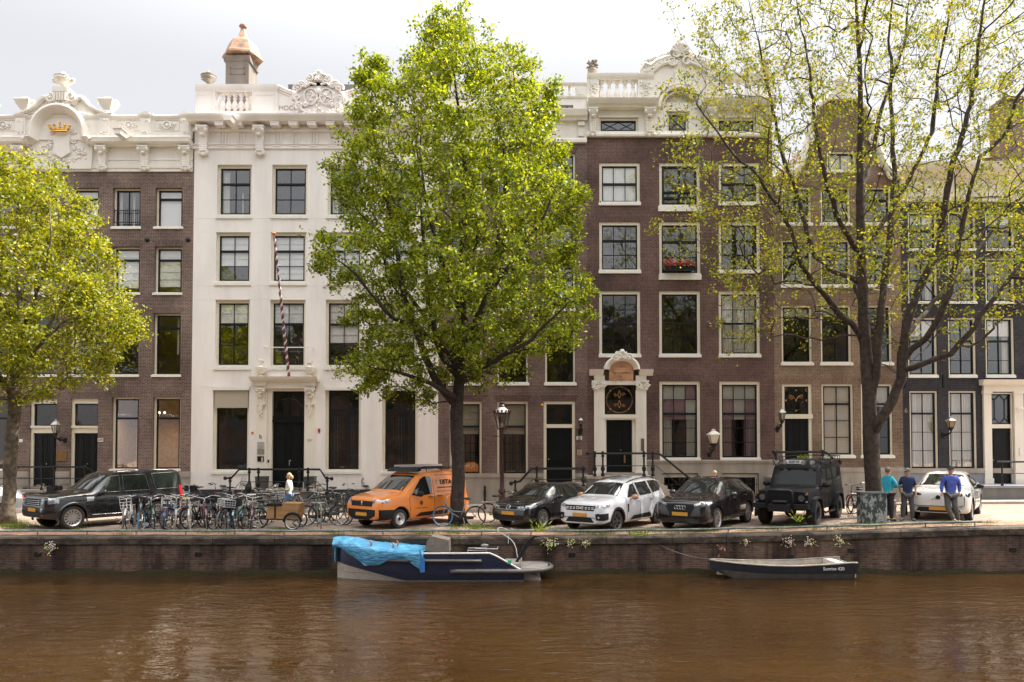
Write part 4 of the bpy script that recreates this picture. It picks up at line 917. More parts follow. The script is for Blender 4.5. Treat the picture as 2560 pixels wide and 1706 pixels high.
SAND=Mt('orange_sandstone',(.58,.33,.19),.8,var=.3,scale=2.5,bump=.5,bs=20)
mb.box(xm-.35,xm+.35,y-.19,y-.14,FZ(932),FZ(920)); foliage(mb,xm-.5,xm+.5,FZ(947),FZ(924),y-.15,20,.06); foliage(mb,aL+.28,aR-.28,FZ(953),FZ(948),y-.15,26,.05)
mb.build('tympanum_relief',SAND,D,smooth=True)
x0,x1,z0,z1=dD
mb=MB(); a,c=FX(1516,1110),FX(1581,1110); mb.box(x0,a,DF+.02,DF+.25,z0,FZ(1047)); mb.box(c,x1,DF+.02,DF+.25,z0,FZ(1047)); mb.box(x0-.06,x1+.06,DF-.14,DF+.25,FZ(1046),FZ(1037)); mb.box(x0,x1,DF-.08,DF+.25,FZ(1050),FZ(1046)); f=mb.build('door_frame',CREAM,D)
a0,a1,c0,c1=x0+.03,x1-.03,FZ(1037),z1
mb=MB(); mb.box(a0,a0+.06,DF+.12,DF+.18,c0,c1); mb.box(a1-.06,a1,DF+.12,DF+.18,c0,c1); mb.box(a0+.06,a1-.06,DF+.12,DF+.18,c0,c0+.06); mb.box(a0+.06,a1-.06,DF+.12,DF+.18,c1-.05,c1); mb.box(a0+.06,a1-.06,DF+.12,DF+.18,(c0+c1)/2-.02,(c0+c1)/2+.01); fan=mb.build('fanlight',DARK,D)
mb=MB(); mb.box(a0+.05,a1-.05,DF+.16,DF+.166,c0+.05,c1-.04); mb.build('fanlight_pane',PANEL,fan)
mb=MB(); xm2,zm2=(a0+a1)/2,(c0+c1)/2; rr=(a1-a0)/2-.14
mb.tube([(xm2+rr*math.cos(t*PI/18),DF+.14,zm2+rr*math.sin(t*PI/18)) for t in range(36)],.016,5,closed=True)
for k in range(4):
    aa=PI/4+k*PI/2; mb.blob((xm2+rr*math.cos(aa),DF+.13,zm2+rr*math.sin(aa)),.05,6,4,jit=.3)
for sg in (-1,1):
    zz=zm2+sg*.22
    mb.tube([(xm2,DF+.14,zz-.15),(xm2-.07,DF+.14,zz),(xm2,DF+.14,zz+.2)],.018,5); mb.tube([(xm2,DF+.14,zz-.15),(xm2+.07,DF+.14,zz),(xm2,DF+.14,zz+.2)],.018,5)
    for q in (-1,1): spiral(mb,xm2+q*.18,DF+.14,zz+.02*sg,.07,1.2,.018,q*sg)
mb.build('gilt_tracery',Mt('gilt',(.50,.26,.12),.35,metal=.7,var=.2),fan,smooth=True)
d_=panel_door(D,(a,c,z0,FZ(1050)),2,rec=.16,rows=(.34,.36,.26))
mb=MB(); mb.box((a+c)/2+.22,(a+c)/2+.28,DF+.12,DF+.14,FZ(1158),FZ(1139)); mb.build('letter_slot',BRASS,d_)
mb=MB(); r_=rect(1601,1609,1097,1128); mb.box(r_[0],r_[1],DF-.16,DF-.12,r_[2],r_[3]); mb.build('bell_plate',Mt('bell_bronze',(.22,.16,.1),.4,metal=.6),D)
# entablature D
mb=MB(); y=DF; xa=[(FX(1468,300),FX(1632,300)),(FX(1758,300),XD1)]
hs=[(h[0],h[1],h[2],h[3]) for h in attD]
mb.prof([(y,zbr),(y-.14,zbr),(y-.16,FZ(340)),(y-.12,FZ(336)),(y-.09,FZ(331)),(y,FZ(331))],XD0,XD1)
zc1,zc0=FZ(259),FZ(277)
cor=[(y,zc0),(y-.34,zc0),(y-.38,zc0+.08),(y-.48,zc0+.14),(y-.55,zc0+.24),(y-.58,zc1-.05),(y-.60,zc1),(y,zc1+.08)]
for s0,s1 in ((XD0+.02,FX(1640,265)),(FX(1752,265),XD1)): mb.prof(cor,s0,s1); 
xs=[XD0]+[v for h in attD for v in (h[0],h[1])]+[XD1]
for i in range(0,len(xs),2): mb.box(xs[i],xs[i+1],y-.05,y+.01,FZ(331),zc0)
for h in attD: mb.box(h[0],h[1],y-.05,y+.01,h[3],zc0+.0 if h is not attD[1] else FZ(270)); mb.box(h[0]-.05,h[1]+.05,y-.085,y-.05,h[3]+.02,h[3]+.07)
mb.build('cornice',CREAMW,D)
for a,c in ((1469,1493),(1608,1636),(1758,1786),(1906,1931)): mb=MB(); bracket(mb,FX(a,310),FX(c,310),FZ(344),FZ(277),y-.04,.34); mb.build('cornice_bracket',CREAMW,D,smooth=True)
mb=MB(); zb0,zr0,zr1=FZ(255),FZ(204),FZ(190); ypf=y-.15; ypb=y+.15
def sect(pa,pb,pc,pd,outer):
    mb=MB()
    for a,c in ((pa,pb),(pc,pd)):
        p0,p1=FX(a,230),FX(c,230); mb.box(p0,p1,ypf-.05,ypb+.02,zc1,zr0); foliage(mb,p0+.1,p1-.08,zb0+.15,zr0-.1,ypf-.06,22,.07)
        for sg in (0,1): spiral(mb,(p0+p1)/2,ypf-.08,zb0+.3+.35*sg,.12,1.4,.035,1-2*sg)
    p0,p1=FX(min(pa,pc),200),FX(max(pb,pd),200); mb.prof([(ypb+.05,zr0),(ypf-.05,zr0),(ypf-.11,zr0+.08),(ypf-.13,zr1-.03),(ypf-.13,zr1),(ypb+.05,zr1)],p0,p1)
    q0,q1=FX(pb,230),FX(pc,230); mb.box(q0,q1,ypf,ypb,zc1,zb0)
    for i in range(5): bl=MB(); baluster(bl,q0+(q1-q0)*(i+.35)/4.9,y,zb0,zr0,1.35,10); bl.build('baluster',CREAMW,D,smooth=True)
    mb.build('balustrade',CREAMW,D,smooth=True)
sect(1466,1496,1593,1632,0); sect(1762,1800,1896,1930,1)
# crest gable with arch
mb=MB(); cx_=FX(1697,240); czA=FZ(262); rA=(FX(1745,262)-FX(1649,262))/2
out=[(1632,262),(1632,195),(1612,187),(1600,180),(1602,164),(1614,158),(1622,160),(1640,148),(1660,139),(1672,135),(1676,124),(1690,116),(1697,108)]
L=[(FX(a,b_),FZ(b_)) for a,b_ in out]; Rr=[(2*cx_-a,b_) for a,b_ in L[::-1][1:]]
arcp=[(cx_+rA*math.cos(PI*i/16),czA+rA*math.sin(PI*i/16)) for i in range(17)]
poly=L+Rr
# gable plate split around the arch opening
mb.prism([p for p in L]+[(cx_,czA+rA)]+arcp[8:][0:] ,y-.12,y+.22)
mb.prism([(cx_,czA+rA)]+[L[-1]]+Rr+arcp[:9],y-.12,y+.22)
mb.box(cx_-rA-.1,cx_+rA+.1,y+.16,y+.2,FZ(258),czA+rA+.1); mb.box(FX(1641),FX(1753),y-.035,y+.02,attD[1][3]+.01,FZ(258)); mb.box(FX(1641),attD[1][0],y-.035,y+.02,FZ(331),attD[1][3]+.01); mb.box(attD[1][1],FX(1753),y-.035,y+.02,FZ(331),attD[1][3]+.01)
for rr0,ty,yy in ((rA+.05,.08,-.2),(rA-.12,.05,-.08),(rA+.2,.06,-.18)):
    mb.tube([(cx_+rr0*math.cos(PI*i/20),y+yy,czA-.2+rr0*math.sin(PI*i/20)) for i in range(21)],ty,6)
for sg in (-1,1):
    def q(a,b_): return (cx_+sg*(cx_-FX(a,b_)),y-.16,FZ(b_))
    mb.tube([q(1600,182),q(1610,165),q(1625,170),q(1640,158),q(1660,150),q(1675,146)],[.09,.12,.12,.12,.11,.09],7)
    mb.tube([q(1606,188),q(1630,184),q(1650,168),q(1672,160),q(1684,166)],[.06,.08,.09,.09,.07],7)
    for (a,b_,r0) in ((1613,174,.22),(1630,168,.16),(1650,156,.18),(1678,158,.22),(1688,140,.16)): s_=q(a,b_); spiral(mb,s_[0],y-.2,s_[2],r0,1.6,.06,sg)
    for i in range(12): s_=q(1604+6*i,184-3.4*i); mb.blob((s_[0],y-.18,s_[2]-.04),.11,6,4,jit=.3,sy=.7)
    for i in range(10): s_=q(1612+7*i,160-2.4*i); mb.blob((s_[0],y-.14,s_[2]+.05),.10,6,4,jit=.3,sy=.7)
for i in range(7):
    a=PI*(.12+.76*i/6); mb.tube([(cx_,y-.2,FZ(138)),(cx_+.42*math.cos(a),y-.24,FZ(138)+.40*math.sin(a))],[.05,.11],7)
mb.blob((cx_,y-.15,FZ(109)),.15,8,6,jit=.1); mb.box(cx_-.22,cx_+.22,y-.2,y,FZ(222),FZ(184))
mb.build('crest_gable',CREAMW,D,smooth=True)
for px in (1481,1914):
    mb=MB(); p=FX(px,168); zb=zr1; H=FZ(149)-zb; urn(mb,(p,y,zb),H*.7,.24,2,n=12); foliage(mb,p-.22,p+.22,zb+H*.35,zb+H*.97,y-.05,34,.09,sy=.9); mb.build('flower_urn',STONE,D,smooth=True)
mb=MB(); mb.box(XD0+.1,XD1-.1,DF+.4,DF+8.9,FZ(262),FZ(259)); mb.build('roof',BLUESTONE,D)
# stoop D
yf=DF-1.5; mb=MB(); zt=FZ(1190,DF-.9); X0,X1=FX(1468,1210,yf),FX(1634,1210,yf)
mb.box(X0,X1,yf,DF,-.2,zt-.1,1); mb.box(X0-.03,X1+.05,yf-.05,DF,zt-.1,zt,0); mb.box(FX(1500),FX(1600),DF-.4,DF+.2,zt,FZ(1182),0)
for k in range(6):
    zz=zt*(6-k)/7; mb.box(X1+.3*k,X1+.3*(k+1),yf,DF-.3,-.2,zz,0)
mb.build('stoop',[STONE,BLUESTONE],D)
rail_stoop(D,[(1470,1134),(1640,1134),(1650,1136),(1722,1195),(1735,1198),(1742,1197)],[(1480,1165),(1640,1165),(1700,1215)],[(1487,1191,1133),(1507,1191,1133),(1610,1191,1133),(1632,1191,1133),(1738,1235,1196)],yf,zt,.045)
# flower box on the second floor
fb=thing('flower_box','flower box of red geraniums at a middle window of the purple brown house','flower box',U(1697,672,DF-.25))
mb=MB(); r_=rect(1662,1736,661,676,DF-.25); mb.box(r_[0],r_[1],DF-.32,DF-.1,r_[2],r_[3]-.08); 
for i in range(12): x=r_[0]+(r_[1]-r_[0])*i/11; mb.tube([(x,DF-.34,r_[2]),(x,DF-.34,r_[3])],.012,4)
mb.tube([(r_[0],DF-.34,r_[3]),(r_[1],DF-.34,r_[3])],.015,4); mb.build('trough',IRON,fb)
mb=MB()
for i in range(420):
    p=Vector((random.uniform(r_[0]-.05,r_[1]+.05),DF-.22+random.gauss(0,.10),FZ(660,DF-.25)+random.gauss(.0,.11))); s=random.uniform(.02,.045)
    a=Vector([random.gauss(0,1) for _ in range(3)]).normalized(); b_=a.orthogonal().normalized(); c=a.cross(b_); mb.quad(p+b_*s,p+c*s,p-b_*s,p-c*s,0 if i%3 else 1)
mb.build('geraniums',[Mt('petal_red',(.75,.03,.03),.6,var=.2),Mt('leaf_green_flat',(.10,.22,.04),.6,var=.2)],fb)
# ================================================ HOUSE E: ochre brick neck gable
XE0,XE1=XD1,FX(2254,800)
E=thing('brick_house','ochre brown brick house with a tall scrolled neck gable behind the right tree','house',((XE0+XE1)/2,DF,0))
colE=[(1954,2028),(2052,2126),(2154,2228)]; winE=[]
for r_,(y0,y1) in enumerate([(468,565),(600,720),(764,914)]):
    for c_,(a,c) in enumerate(colE): winE.append((r_,c_,rect(a,c+r_,y0,y1)))
gE=[rect(2055,2134,961,1146),rect(2153,2232,961,1146)]; dE=rect(1956,2031,961,1190); zE=FZ(452)
holesE=[h for *_,h in winE]+gE+[dE]
wall(E,XE0,XE1,-.2,zE,holesE,[BRE,SOLE],lint=holesE); rooms(E,XE0,XE1,-.2,zE,[FZ(q) for q in (1165,945,742,585)],m=ROOMD)
for r_,c_,h in winE: window(E,h,2,(.9,1,1) if r_==2 else (1,1,1),.06,.07,.08,mid=(0,),sill=.16,cb=0,pane=PANEL if r_==2 else PANE,blind=(.16,BLIND,'roll') if r_==2 and c_<2 else None)
window(E,gE[0],2,(1.05,1,1,1),.06,.07,.08,mid=(0,),sill=.16,cb=0,pane=PANE,blind=(.99,BLINDB,'roll')); window(E,gE[1],2,(1.05,1,1,1),.06,.07,.08,mid=(0,),sill=.16,cb=0,pane=PANEL,blind=(.3,BLIND,'roll'))
x0,x1,z0,z1=dE; zt,zl=FZ(1036),FZ(1047)
fr=MB(); fr.box(x0,x0+.12,DF+.04,DF+.2,z0,z1); fr.box(x1-.14,x1,DF+.04,DF+.2,z0,z1); fr.box(x0+.12,x1-.14,DF+.04,DF+.2,z1-.10,z1); fr.box(x0-.02,x1+.02,DF-.02,DF+.2,zl,zt); f=fr.build('door_frame',FRAME,E)
s=MB(); a0,a1,c0,c1=x0+.12,x1-.14,zt,z1-.1; s.box(a0,a0+.05,DF+.1,DF+.16,c0,c1); s.box(a1-.05,a1,DF+.1,DF+.16,c0,c1); s.box(a0+.05,a1-.05,DF+.1,DF+.16,c1-.05,c1); s.box(a0+.05,a1-.05,DF+.1,DF+.16,c0,c0+.05)
xm,zm=(a0+a1)/2,(c0+c1)/2; r=.46; s.tube([(xm+r*math.cos(t*PI/14),DF+.12,zm+.0+r*math.sin(t*PI/14)) for t in range(28)],.035,6,closed=True); s.box(xm-.015,xm+.015,DF+.11,DF+.15,c0,c1); s.box(a0,a1,DF+.11,DF+.15,zm-.015,zm+.015); fan=s.build('fanlight',DARK,f)
g=MB(); 
for (u,v) in ((0,-1),(0,1),(-1,0),(1,0),(0,0)): g.box(xm+u*r-.035,xm+u*r+.035,DF+.08,DF+.11,zm+v*r-.035,zm+v*r+.035)
for sg in (-1,1):
    spiral(g,xm+sg*.22,DF+.11,zm+.15,.09,1.3,.02,sg); spiral(g,xm+sg*.5,DF+.11,c1-.14,.09,1.3,.02,-sg); g.tube([(xm,DF+.11,zm),(xm+sg*.12,DF+.11,zm+.2),(xm+sg*.3,DF+.11,zm+.26)],.014,5)
g.build('gilt_tracery',MC['gilt'],f,smooth=True)
g=MB(); g.box(a0+.04,a1-.04,DF+.14,DF+.146,c0+.04,c1-.04); g.build('transom_pane',PANEL,f)
panel_door(E,(x0+.12,x1-.14,z0,zl),2,rec=.14,rows=(.18,.5,.28))
mb=MB(); mb.box(XE0,x0,DF-.06,DF,-.1,FZ(1180)); mb.build('plinth',STONE,E); mb=MB(); mb.box(x1,XE1,DF-.06,DF,-.1,FZ(1180)); mb.box(x1,XE1,DF-.08,DF,FZ(1180),FZ(1169)); mb.build('plinth',STONE,E)
# neck gable
cxg=FX(2104,350); sh_=[(1938,452),(1940,440),(1960,436),(1985,428),(2000,410),(2010,380),(2018,350),(2026,345),(2028,300),(2034,290),(2040,270),(2062,252),(2080,236),(2104,226)]
L=[(FX(a,b_),FZ(b_)) for a,b_ in sh_]; L=[(max(a,XE0+.05),b_) for a,b_ in L]; wdt=lambda p:(2*cxg-p[0],p[1])
poly=L+[wdt(p) for p in L[::-1][1:]]; poly=[(min(a,XE1-.02),b_) for a,b_ in poly]
wn_=rect(2067,2140,378,432)
mb=MB()
# plate pieces left, right, above and below the gable window
LL=[p for p in L if True]
mb.prism([(wn_[0],zE)]+[(wn_[0],L[-1][1]-.9)]+[L[-3],L[-4],L[-5],L[-6],L[-7],L[-8],L[-9],L[-10],L[-11],L[-12],L[0]],DF,DF+.5)
RRp=[wdt(p) for p in L]; RRp=[(min(a,XE1-.02),b_) for a,b_ in RRp]
mb.prism(([(wn_[1],zE)]+[(wn_[1],L[-1][1]-.9)]+[RRp[-3],RRp[-4],RRp[-5],RRp[-6],RRp[-7],RRp[-8],RRp[-9],RRp[-10],RRp[-11],RRp[-12],RRp[0]])[::-1],DF,DF+.5)
mb.prism([(wn_[0],wn_[3]),(wn_[1],wn_[3]),(wn_[1],L[-1][1]-.9),RRp[-3],RRp[-2],RRp[-1],L[-2],L[-3],(wn_[0],L[-1][1]-.9)],DF,DF+.5)
mb.box(wn_[0],wn_[1],DF,DF+.5,zE,wn_[2]+.0)
mb.build('neck_gable',BRE,E)
window(E,wn_,2,(1,),.06,.08,.10,sill=.14,cb=0,blind=(.9,BLIND,'roll'))
mb=MB()
for sg in (0,1):
    Q=[p if sg==0 else (2*cxg-p[0],p[1]) for p in L]
    mb.tube([(a,DF-.03,b_) for a,b_ in Q[2:7]],[.16,.2,.2,.17,.12],8); mb.tube([(a,DF-.02,b_) for a,b_ in Q[6:]],.12,7)
    s1=1 if sg==0 else -1; spiral(mb,Q[2][0]+.35*s1,DF-.08,Q[2][1]+.05,.32,1.6,.09,s1); spiral(mb,Q[7][0],DF-.08,Q[7][1]-.05,.25,1.5,.07,s1)
    foliage(mb,min(Q[3][0],Q[5][0])-.1,max(Q[3][0],Q[5][0])+.1,Q[3][1]-.2,Q[5][1]+.1,DF-.08,16,.12)
    mb.tube([(2*cxg-a if sg else a,DF-.05,b_) for a,b_ in ((FX(1938,480),FZ(460)),(FX(1947,500),FZ(478)),(FX(1938,500),FZ(484)))],.08,6)
mb.prism([(L[-3][0],L[-3][1]),(2*cxg-L[-3][0],L[-3][1]),(2*cxg-L[-2][0],L[-2][1]+.1),(cxg,L[-1][1]+.25),(L[-2][0],L[-2][1]+.1)],DF-.16,DF+.4)
mb.blob((cxg,DF,L[-1][1]+.45),.28,8,6,jit=.2,sz=1.3)
mb.build('gable_trim',CREAMW,E,smooth=True)
mb=MB(); mb.prism([(XE0+.1,zE-.3),(XE1-.1,zE-.3),(cxg,FZ(270))],DF+.5,DF+9); mb.build('roof',Mt('roof_tiles',(.28,.10,.06),.8,var=.3,scale=8),E)
yf=DF-1.4; zt=FZ(1192,DF-.8); mb=MB(); X0,X1=FX(1938,1200,yf),FX(2062,1200,yf); mb.box(X0,X1,yf,DF,-.1,zt-.08,1); mb.box(X0-.0,X1+.05,yf-.05,DF,zt-.08,zt,0)
for k in range(4): mb.box(X1+.3*k,X1+.3*(k+1),yf,DF-.3,-.1,.15+(zt-.15)*(4-k)/5,0)
mb.build('stoop',[STONE,BLUESTONE],E)
rail_stoop(E,[(1936,1131),(2058,1130),(2066,1132),(2090,1154),(2100,1156)],[(1940,1165),(2058,1165),(2090,1190)],[(2057,1195,1130),(1940,1195,1132),(2098,1215,1154)],yf,zt,.05)

# ================================================ HOUSE F: dark painted brick
XF0,XF1=XE1,FX(2760,800)
F_=thing('dark_house','dark grey painted brick house at the right edge with a wide cream cornice','house',((XF0+XF1)/2,DF,0))
colF=[(2270,2343),(2371,2440),(2464,2536),(2570,2640)]; winF=[]
for r_,(y0,y1) in enumerate([(530,628),(646,760),(795,945)]):
    for c_,(a,c) in enumerate(colF): winF.append((r_,c_,rect(a,c,y0,y1)))
gF=[rect(2275,2345,978,1171),rect(2373,2442,978,1171)]; dF=rect(2476,2533,982,1209)
holesF=[h for *_,h in winF]+gF+[dF]; zF=FZ(505)
wall(F_,XF0,XF1,0,FZ(410),holesF,[BRF]); rooms(F_,XF0,XF1,0,FZ(410),[FZ(q) for q in (1185,960,778,640,515)],m=ROOMD)
for r_,c_,h in winF: window(F_,h,2,(1.1,1,.7) if r_==2 else (1,1),.05,.07,.07,mid=(0,),sill=.15 if r_==2 else .12,sillw=.02,cb=0,curt=(CURT,[(.72,.96,0,.9)]) if (r_+c_)%3==1 else None,blind=(.3,BLIND,'roll') if (r_+c_)%2==0 else None)
for h in gF: window(F_,h,2,(1.1,1,1,.9),.05,.06,.07,mid=(0,),sill=0,cb=0,pane=PANE,curt=(CURT,[(.02,.98,0,1)]))
mb=MB(); y=DF
mb.prof([(y,FZ(416)),(y-.62,FZ(416)),(y-.62,FZ(420)),(y-.56,FZ(430)),(y-.45,FZ(437)),(y-.3,FZ(440)),(y-.12,FZ(446)),(y,FZ(448))],XF0,XF1)
mb.box(XF0,XF1,y-.08,y,FZ(490),FZ(446)); mb.prof([(y,FZ(506)),(y-.14,FZ(505)),(y-.14,FZ(498)),(y-.2,FZ(496)),(y-.2,FZ(490)),(y,FZ(489))],XF0,XF1)
mb.build('cornice',CREAM,F_)
mb=MB(); d2=DF+1.5; mb.prism([(FX(2380,410,d2),FZ(425,d2)),(FX(2470,410,d2),FZ(425,d2)),(FX(2455,400,d2),FZ(400,d2)),(FX(2425,400,d2),FZ(383,d2)),(FX(2395,400,d2),FZ(400,d2))],d2,d2+2); mb.build('dormer',CREAM,F_)
mb=MB(); mb.prism([(XF0+.2,FZ(412)),(XF1-.2,FZ(412)),(XF1-.2,FZ(330)),(FX(2520),FZ(330)),(FX(2440),FZ(400))],DF+3,DF+8.8); mb.build('roof',MC['roof_tiles'],F_)
mb=MB(); d3=DF+2; mb.box(FX(2514,300,d3),FX(2560,300,d3),d3,d3+1.2,FZ(430,d3),FZ(240,d3)); mb.box(FX(2512,300,d3),FX(2562,300,d3),d3-.05,d3+1.25,FZ(250,d3),FZ(244,d3)); mb.build('chimney',BRA,F_)
mb=MB(); mb.box(XF0,FX(2452),y-.12,y,FZ(1183),FZ(1171)); mb.box(FX(2452),FX(2557),y-.0,y+.02,FZ(1183),FZ(1171)); mb.build('stone_band',STONE,F_)
for a,c in ((XF0,FX(2452)),(FX(2557),XF1)): mb=MB(); mb.box(a,c,y-.08,y,.1,FZ(1183)); mb.build('plinth',Mt('plinth_blue_grey',(.24,.25,.28),.8,var=.1),F_)
mb=MB(); 
for a,c in ((2457,2476),(2533,2556)):
    mb.box(FX(a,1090),FX(c,1090),y-.12,y+.03,FZ(1212),FZ(975)); mb.box(FX(a,1090)-.03,FX(c,1090)+.03,y-.16,y,FZ(985),FZ(978)); mb.box(FX(a,1090)-.03,FX(c,1090)+.03,y-.16,y,FZ(1213),FZ(1196))
mb.box(FX(2455,970),FX(2558,970),y-.14,y+.03,FZ(980),FZ(962)); mb.prof([(y,FZ(964)),(y-.2,FZ(964)),(y-.3,FZ(960)),(y-.36,FZ(954)),(y-.38,FZ(951)),(y,FZ(950))],FX(2447,957),FX(2566,957))
x0,x1,z0,z1=dF; mb.box(x0-.02,x0+.06,y+.02,y+.2,z0,z1); mb.box(x1-.06,x1+.02,y+.02,y+.2,z0,z1); mb.box(x0+.06,x1-.06,y+.02,y+.2,z1-.06,z1); mb.box(x0+.06,x1-.06,y+.02,y+.2,FZ(1071),FZ(1061)); mb.build('portal',CREAM,F_)
mb=MB(); a0,a1,c0,c1=x0+.06,x1-.06,FZ(1061),z1-.06; mb.box(a0,a0+.04,y+.08,y+.14,c0,c1); mb.box(a1-.04,a1,y+.08,y+.14,c0,c1); mb.box(a0,a1,y+.08,y+.14,c1-.05,c1); mb.box(a0,a1,y+.08,y+.14,c0,c0+.05)
w_,hh=a1-a0,c1-c0; P=lambda u,v:(a0+u*w_,y+.11,c0+v*hh)
for poly in ([(.5,.98),(.25,.8),(.25,.2),(.5,.02),(.75,.2),(.75,.8),(.5,.98)],[(0,.95),(.25,.8)],[(1,.95),(.75,.8)],[(0,.05),(.25,.2)],[(1,.05),(.75,.2)]): mb.tube([P(*q) for q in poly],.016,4)
f=mb.build('fanlight',DARK,F_)
mb=MB(); mb.box(a0,a1,y+.14,y+.146,c0,c1); mb.build('fanlight_pane',PANE,f)
panel_door(F_,(a0,a1,z0,FZ(1071)),1,rec=.12,rows=(.5,.2,.22))
yf=DF-1.5; zt=FZ(1212,DF-.7); mb=MB(); X0=FX(2455,1215,yf); mb.box(X0,FX(2700,1215,yf),yf,DF,0,zt-.1,1); mb.box(X0-.05,FX(2700,1215,yf),yf-.05,DF,zt-.1,zt,0)
for k in range(3): mb.box(X0-.3*(k+1),X0-.3*k,yf,DF-.3,0,.2+(zt-.2)*(3-k)/4,0)
mb.build('stoop',[MC['plinth_blue_grey'],BLUESTONE],F_)
mb=MB(); zr=FZ(1155,yf); mb.tube([(FX(2492,1155,yf),yf,zr),(FX(2700,1155,yf),yf,zr)],.04,8); mb.tube([(FX(2500,1155,yf),yf,FZ(1184,yf)),(FX(2700,1155,yf),yf,FZ(1184,yf))],.018,6); mb.lathe([(.06,0),(.06,.08),(.035,.1),(.035,zr-zt)],(FX(2505,1170,yf),yf,zt),8); mb.build('stoop_railing',IRON,F_,smooth=True)
mb=MB(); 
for px in (2262,2358): p=FX(px,955); mb.box(p-.03,p+.03,y-.04,y,FZ(970),FZ(938))
mb.build('wall_anchor',IRON,F_)
mb=MB(); mb.box(FX(2544,1125),FX(2549,1125),y-.16,y-.12,FZ(1138),FZ(1120)); mb.build('intercom',FRAMEW,F_)
mb=MB(); p=U(2545,1022,DF-.2); mb.tube([p,(p.x+.25,p.y-.1,p.z-.02)],.06,8); mb.tube([(p.x,DF,p.z-.05),p],.02,6); mb.build('camera_housing',FRAMEW,F_,smooth=True)
text_on(F_,'6',2265,1027,.3,MC['plinth_blue_grey'],'chalk_number',-.004)

# ================================================ wall lamps
LGLASS=Mt('lamp_glass_milk',(.70,.62,.48),.25,var=.05); LCLEAR=glassmat('lamp_glass_clear',(.8,.8,.76),.8,.08,0); ZINC=Mt('lamp_roof_zinc',(.45,.42,.40),.35,metal=.4,var=.15)
def wall_lamp(label,px,pyt,pyb,pym,d,s,gm,rm,n=4,side=1):
    """pyt top of the finial, pyb bottom of the lantern, pym bracket foot on the wall"""
    c=U(px,pyb,d); H=FZ(pyt,d)-c.z; t=thing('wall_lamp',label,'lamp',(c.x,DF,FZ(pym)))
    mb=MB(); r=s
    mb.lathe([(r*.55,0),(r*.98,H*.58)],c,n,rot=PI/4); mb.build('lantern_glass',gm,t)
    mb=MB(); mb.lathe([(r*1.15,H*.58),(r*1.2,H*.61),(r*.45,H*.83),(r*.3,H*.85),(r*.3,H*.92),(r*.38,H*.94),(r*.1,H*.97),(r*.06,H)],c,n if n==4 else 10,rot=PI/4); mb.build('lantern_roof',rm,t)
    mb=MB()
    for k in range(n):
        a=PI/4+2*PI*k/n
        mb.tube([(c.x+r*.56*math.cos(a),c.y+r*.56*math.sin(a),c.z),(c.x+r*1.0*math.cos(a),c.y+r*1.0*math.sin(a),c.z+H*.6)],.014,4)
    mb.lathe([(r*.2,-.14),(r*.5,-.05),(r*.6,0),(r*.6,.02)],c,8)
    zf=FZ(pym); mb.tube([(c.x,c.y,c.z-.1),(c.x+.03*side,c.y+.02,c.z-.2),(c.x+.0*side,(c.y+DF)/2,(c.z+zf)/2-.16),(c.x,DF-.05,zf)],.035,7)
    spiral(mb,c.x,(c.y+DF)/2,c.z-.26,.1,1.3,.025,1); mb.blob((c.x,DF-.02,zf),.10,8,6,sz=1.5,sy=.5)
    mb.build('bracket',IRON,t,smooth=True); return t
wall_lamp('small zinc roofed wall lantern between the two black doors of the left brick house',139,1048,1084,1100,DF-.7,.17,LCLEAR,ZINC)
wall_lamp('small grey wall lantern right of the single leaf black door with many panels',1452,1044,1062,1080,DF-.45,.12,LCLEAR,ZINC)
wall_lamp('large milk glass wall lantern between two ground floor windows of the purple brown house',1784,1072,1110,1136,DF-.75,.31,LGLASS,Mt('lamp_roof_pale',(.75,.70,.64),.4,var=.1))
wall_lamp('clear glass lantern on an iron arm at the boundary left of the ochre house door',1955,1019,1052,1073,DF-.6,.17,LCLEAR,ZINC,side=-1)
wall_lamp('brownish lantern on a scrolled iron arm between windows of the dark painted house',2377,1041,1070,1088,DF-.6,.20,Mt('lamp_glass_brown',(.30,.20,.11),.2,var=.1),ZINC)
# street lamp with crown
LAMPR=Mt('lamp_oxblood',(.045,.010,.012),.35,var=.3)
gp=ground_at(1255,1279); dl=gp.y; t=thing('street_lamp','tall oxblood red street lamp with a crowned glass lantern, right of the middle tree','street lamp',gp)
mb=MB(); X_=U(1255,1200,dl).x; X_=gp.x; zz=lambda q:FZ(q,dl)
mb.lathe([(.17,0),(.17,.35),(.13,.42),(.12,.9)]+[(.17,zz(1232)-gp.z),(.17,zz(1228)-gp.z),(.10,zz(1222)-gp.z),(.085,zz(1170)-gp.z),(.10,zz(1168)-gp.z),(.075,zz(1160)-gp.z),(.06,zz(1100)-gp.z),(.08,zz(1096)-gp.z),(.06,zz(1090)-gp.z),(.055,zz(1076)-gp.z),(.10,zz(1072)-gp.z)],gp,12)
mb.tube([(X_-.33,dl,zz(1091)),(X_+.38,dl,zz(1091))],.018,6); 
for sg in(-1,1): mb.blob((X_+sg*.35,dl,zz(1091)),.035,6,4)
mb.build('post',LAMPR,t,smooth=True)
mb=MB(); zb,zt=zz(1071),zz(1036); mb.lathe([(.17,0),(.31,zt-zb)],(X_,dl,zb),6); mb.build('lantern_glass',LCLEAR,t)
mb=MB(); mb.lathe([(.19,-.06),(.19,0),(.10,0)],(X_,dl,zb),6); 
for k in range(6): a=2*PI*k/6; mb.tube([(X_+.175*math.cos(a),dl+.175*math.sin(a),zb),(X_+.32*math.cos(a),dl+.32*math.sin(a),zt),(X_+.38*math.cos(a),dl+.38*math.sin(a),zt+.14)],.018,4)
mb.lathe([(.33,0),(.35,.05),(.33,.06)],(X_,dl,zt),6)
mb.lathe([(.12,.30),(.15,.34),(.09,.42),(.11,.48),(.05,.54),(.05,.60),(.02,.64)],(X_,dl,zt),10); mb.build('lantern_frame',LAMPR,t,smooth=True)
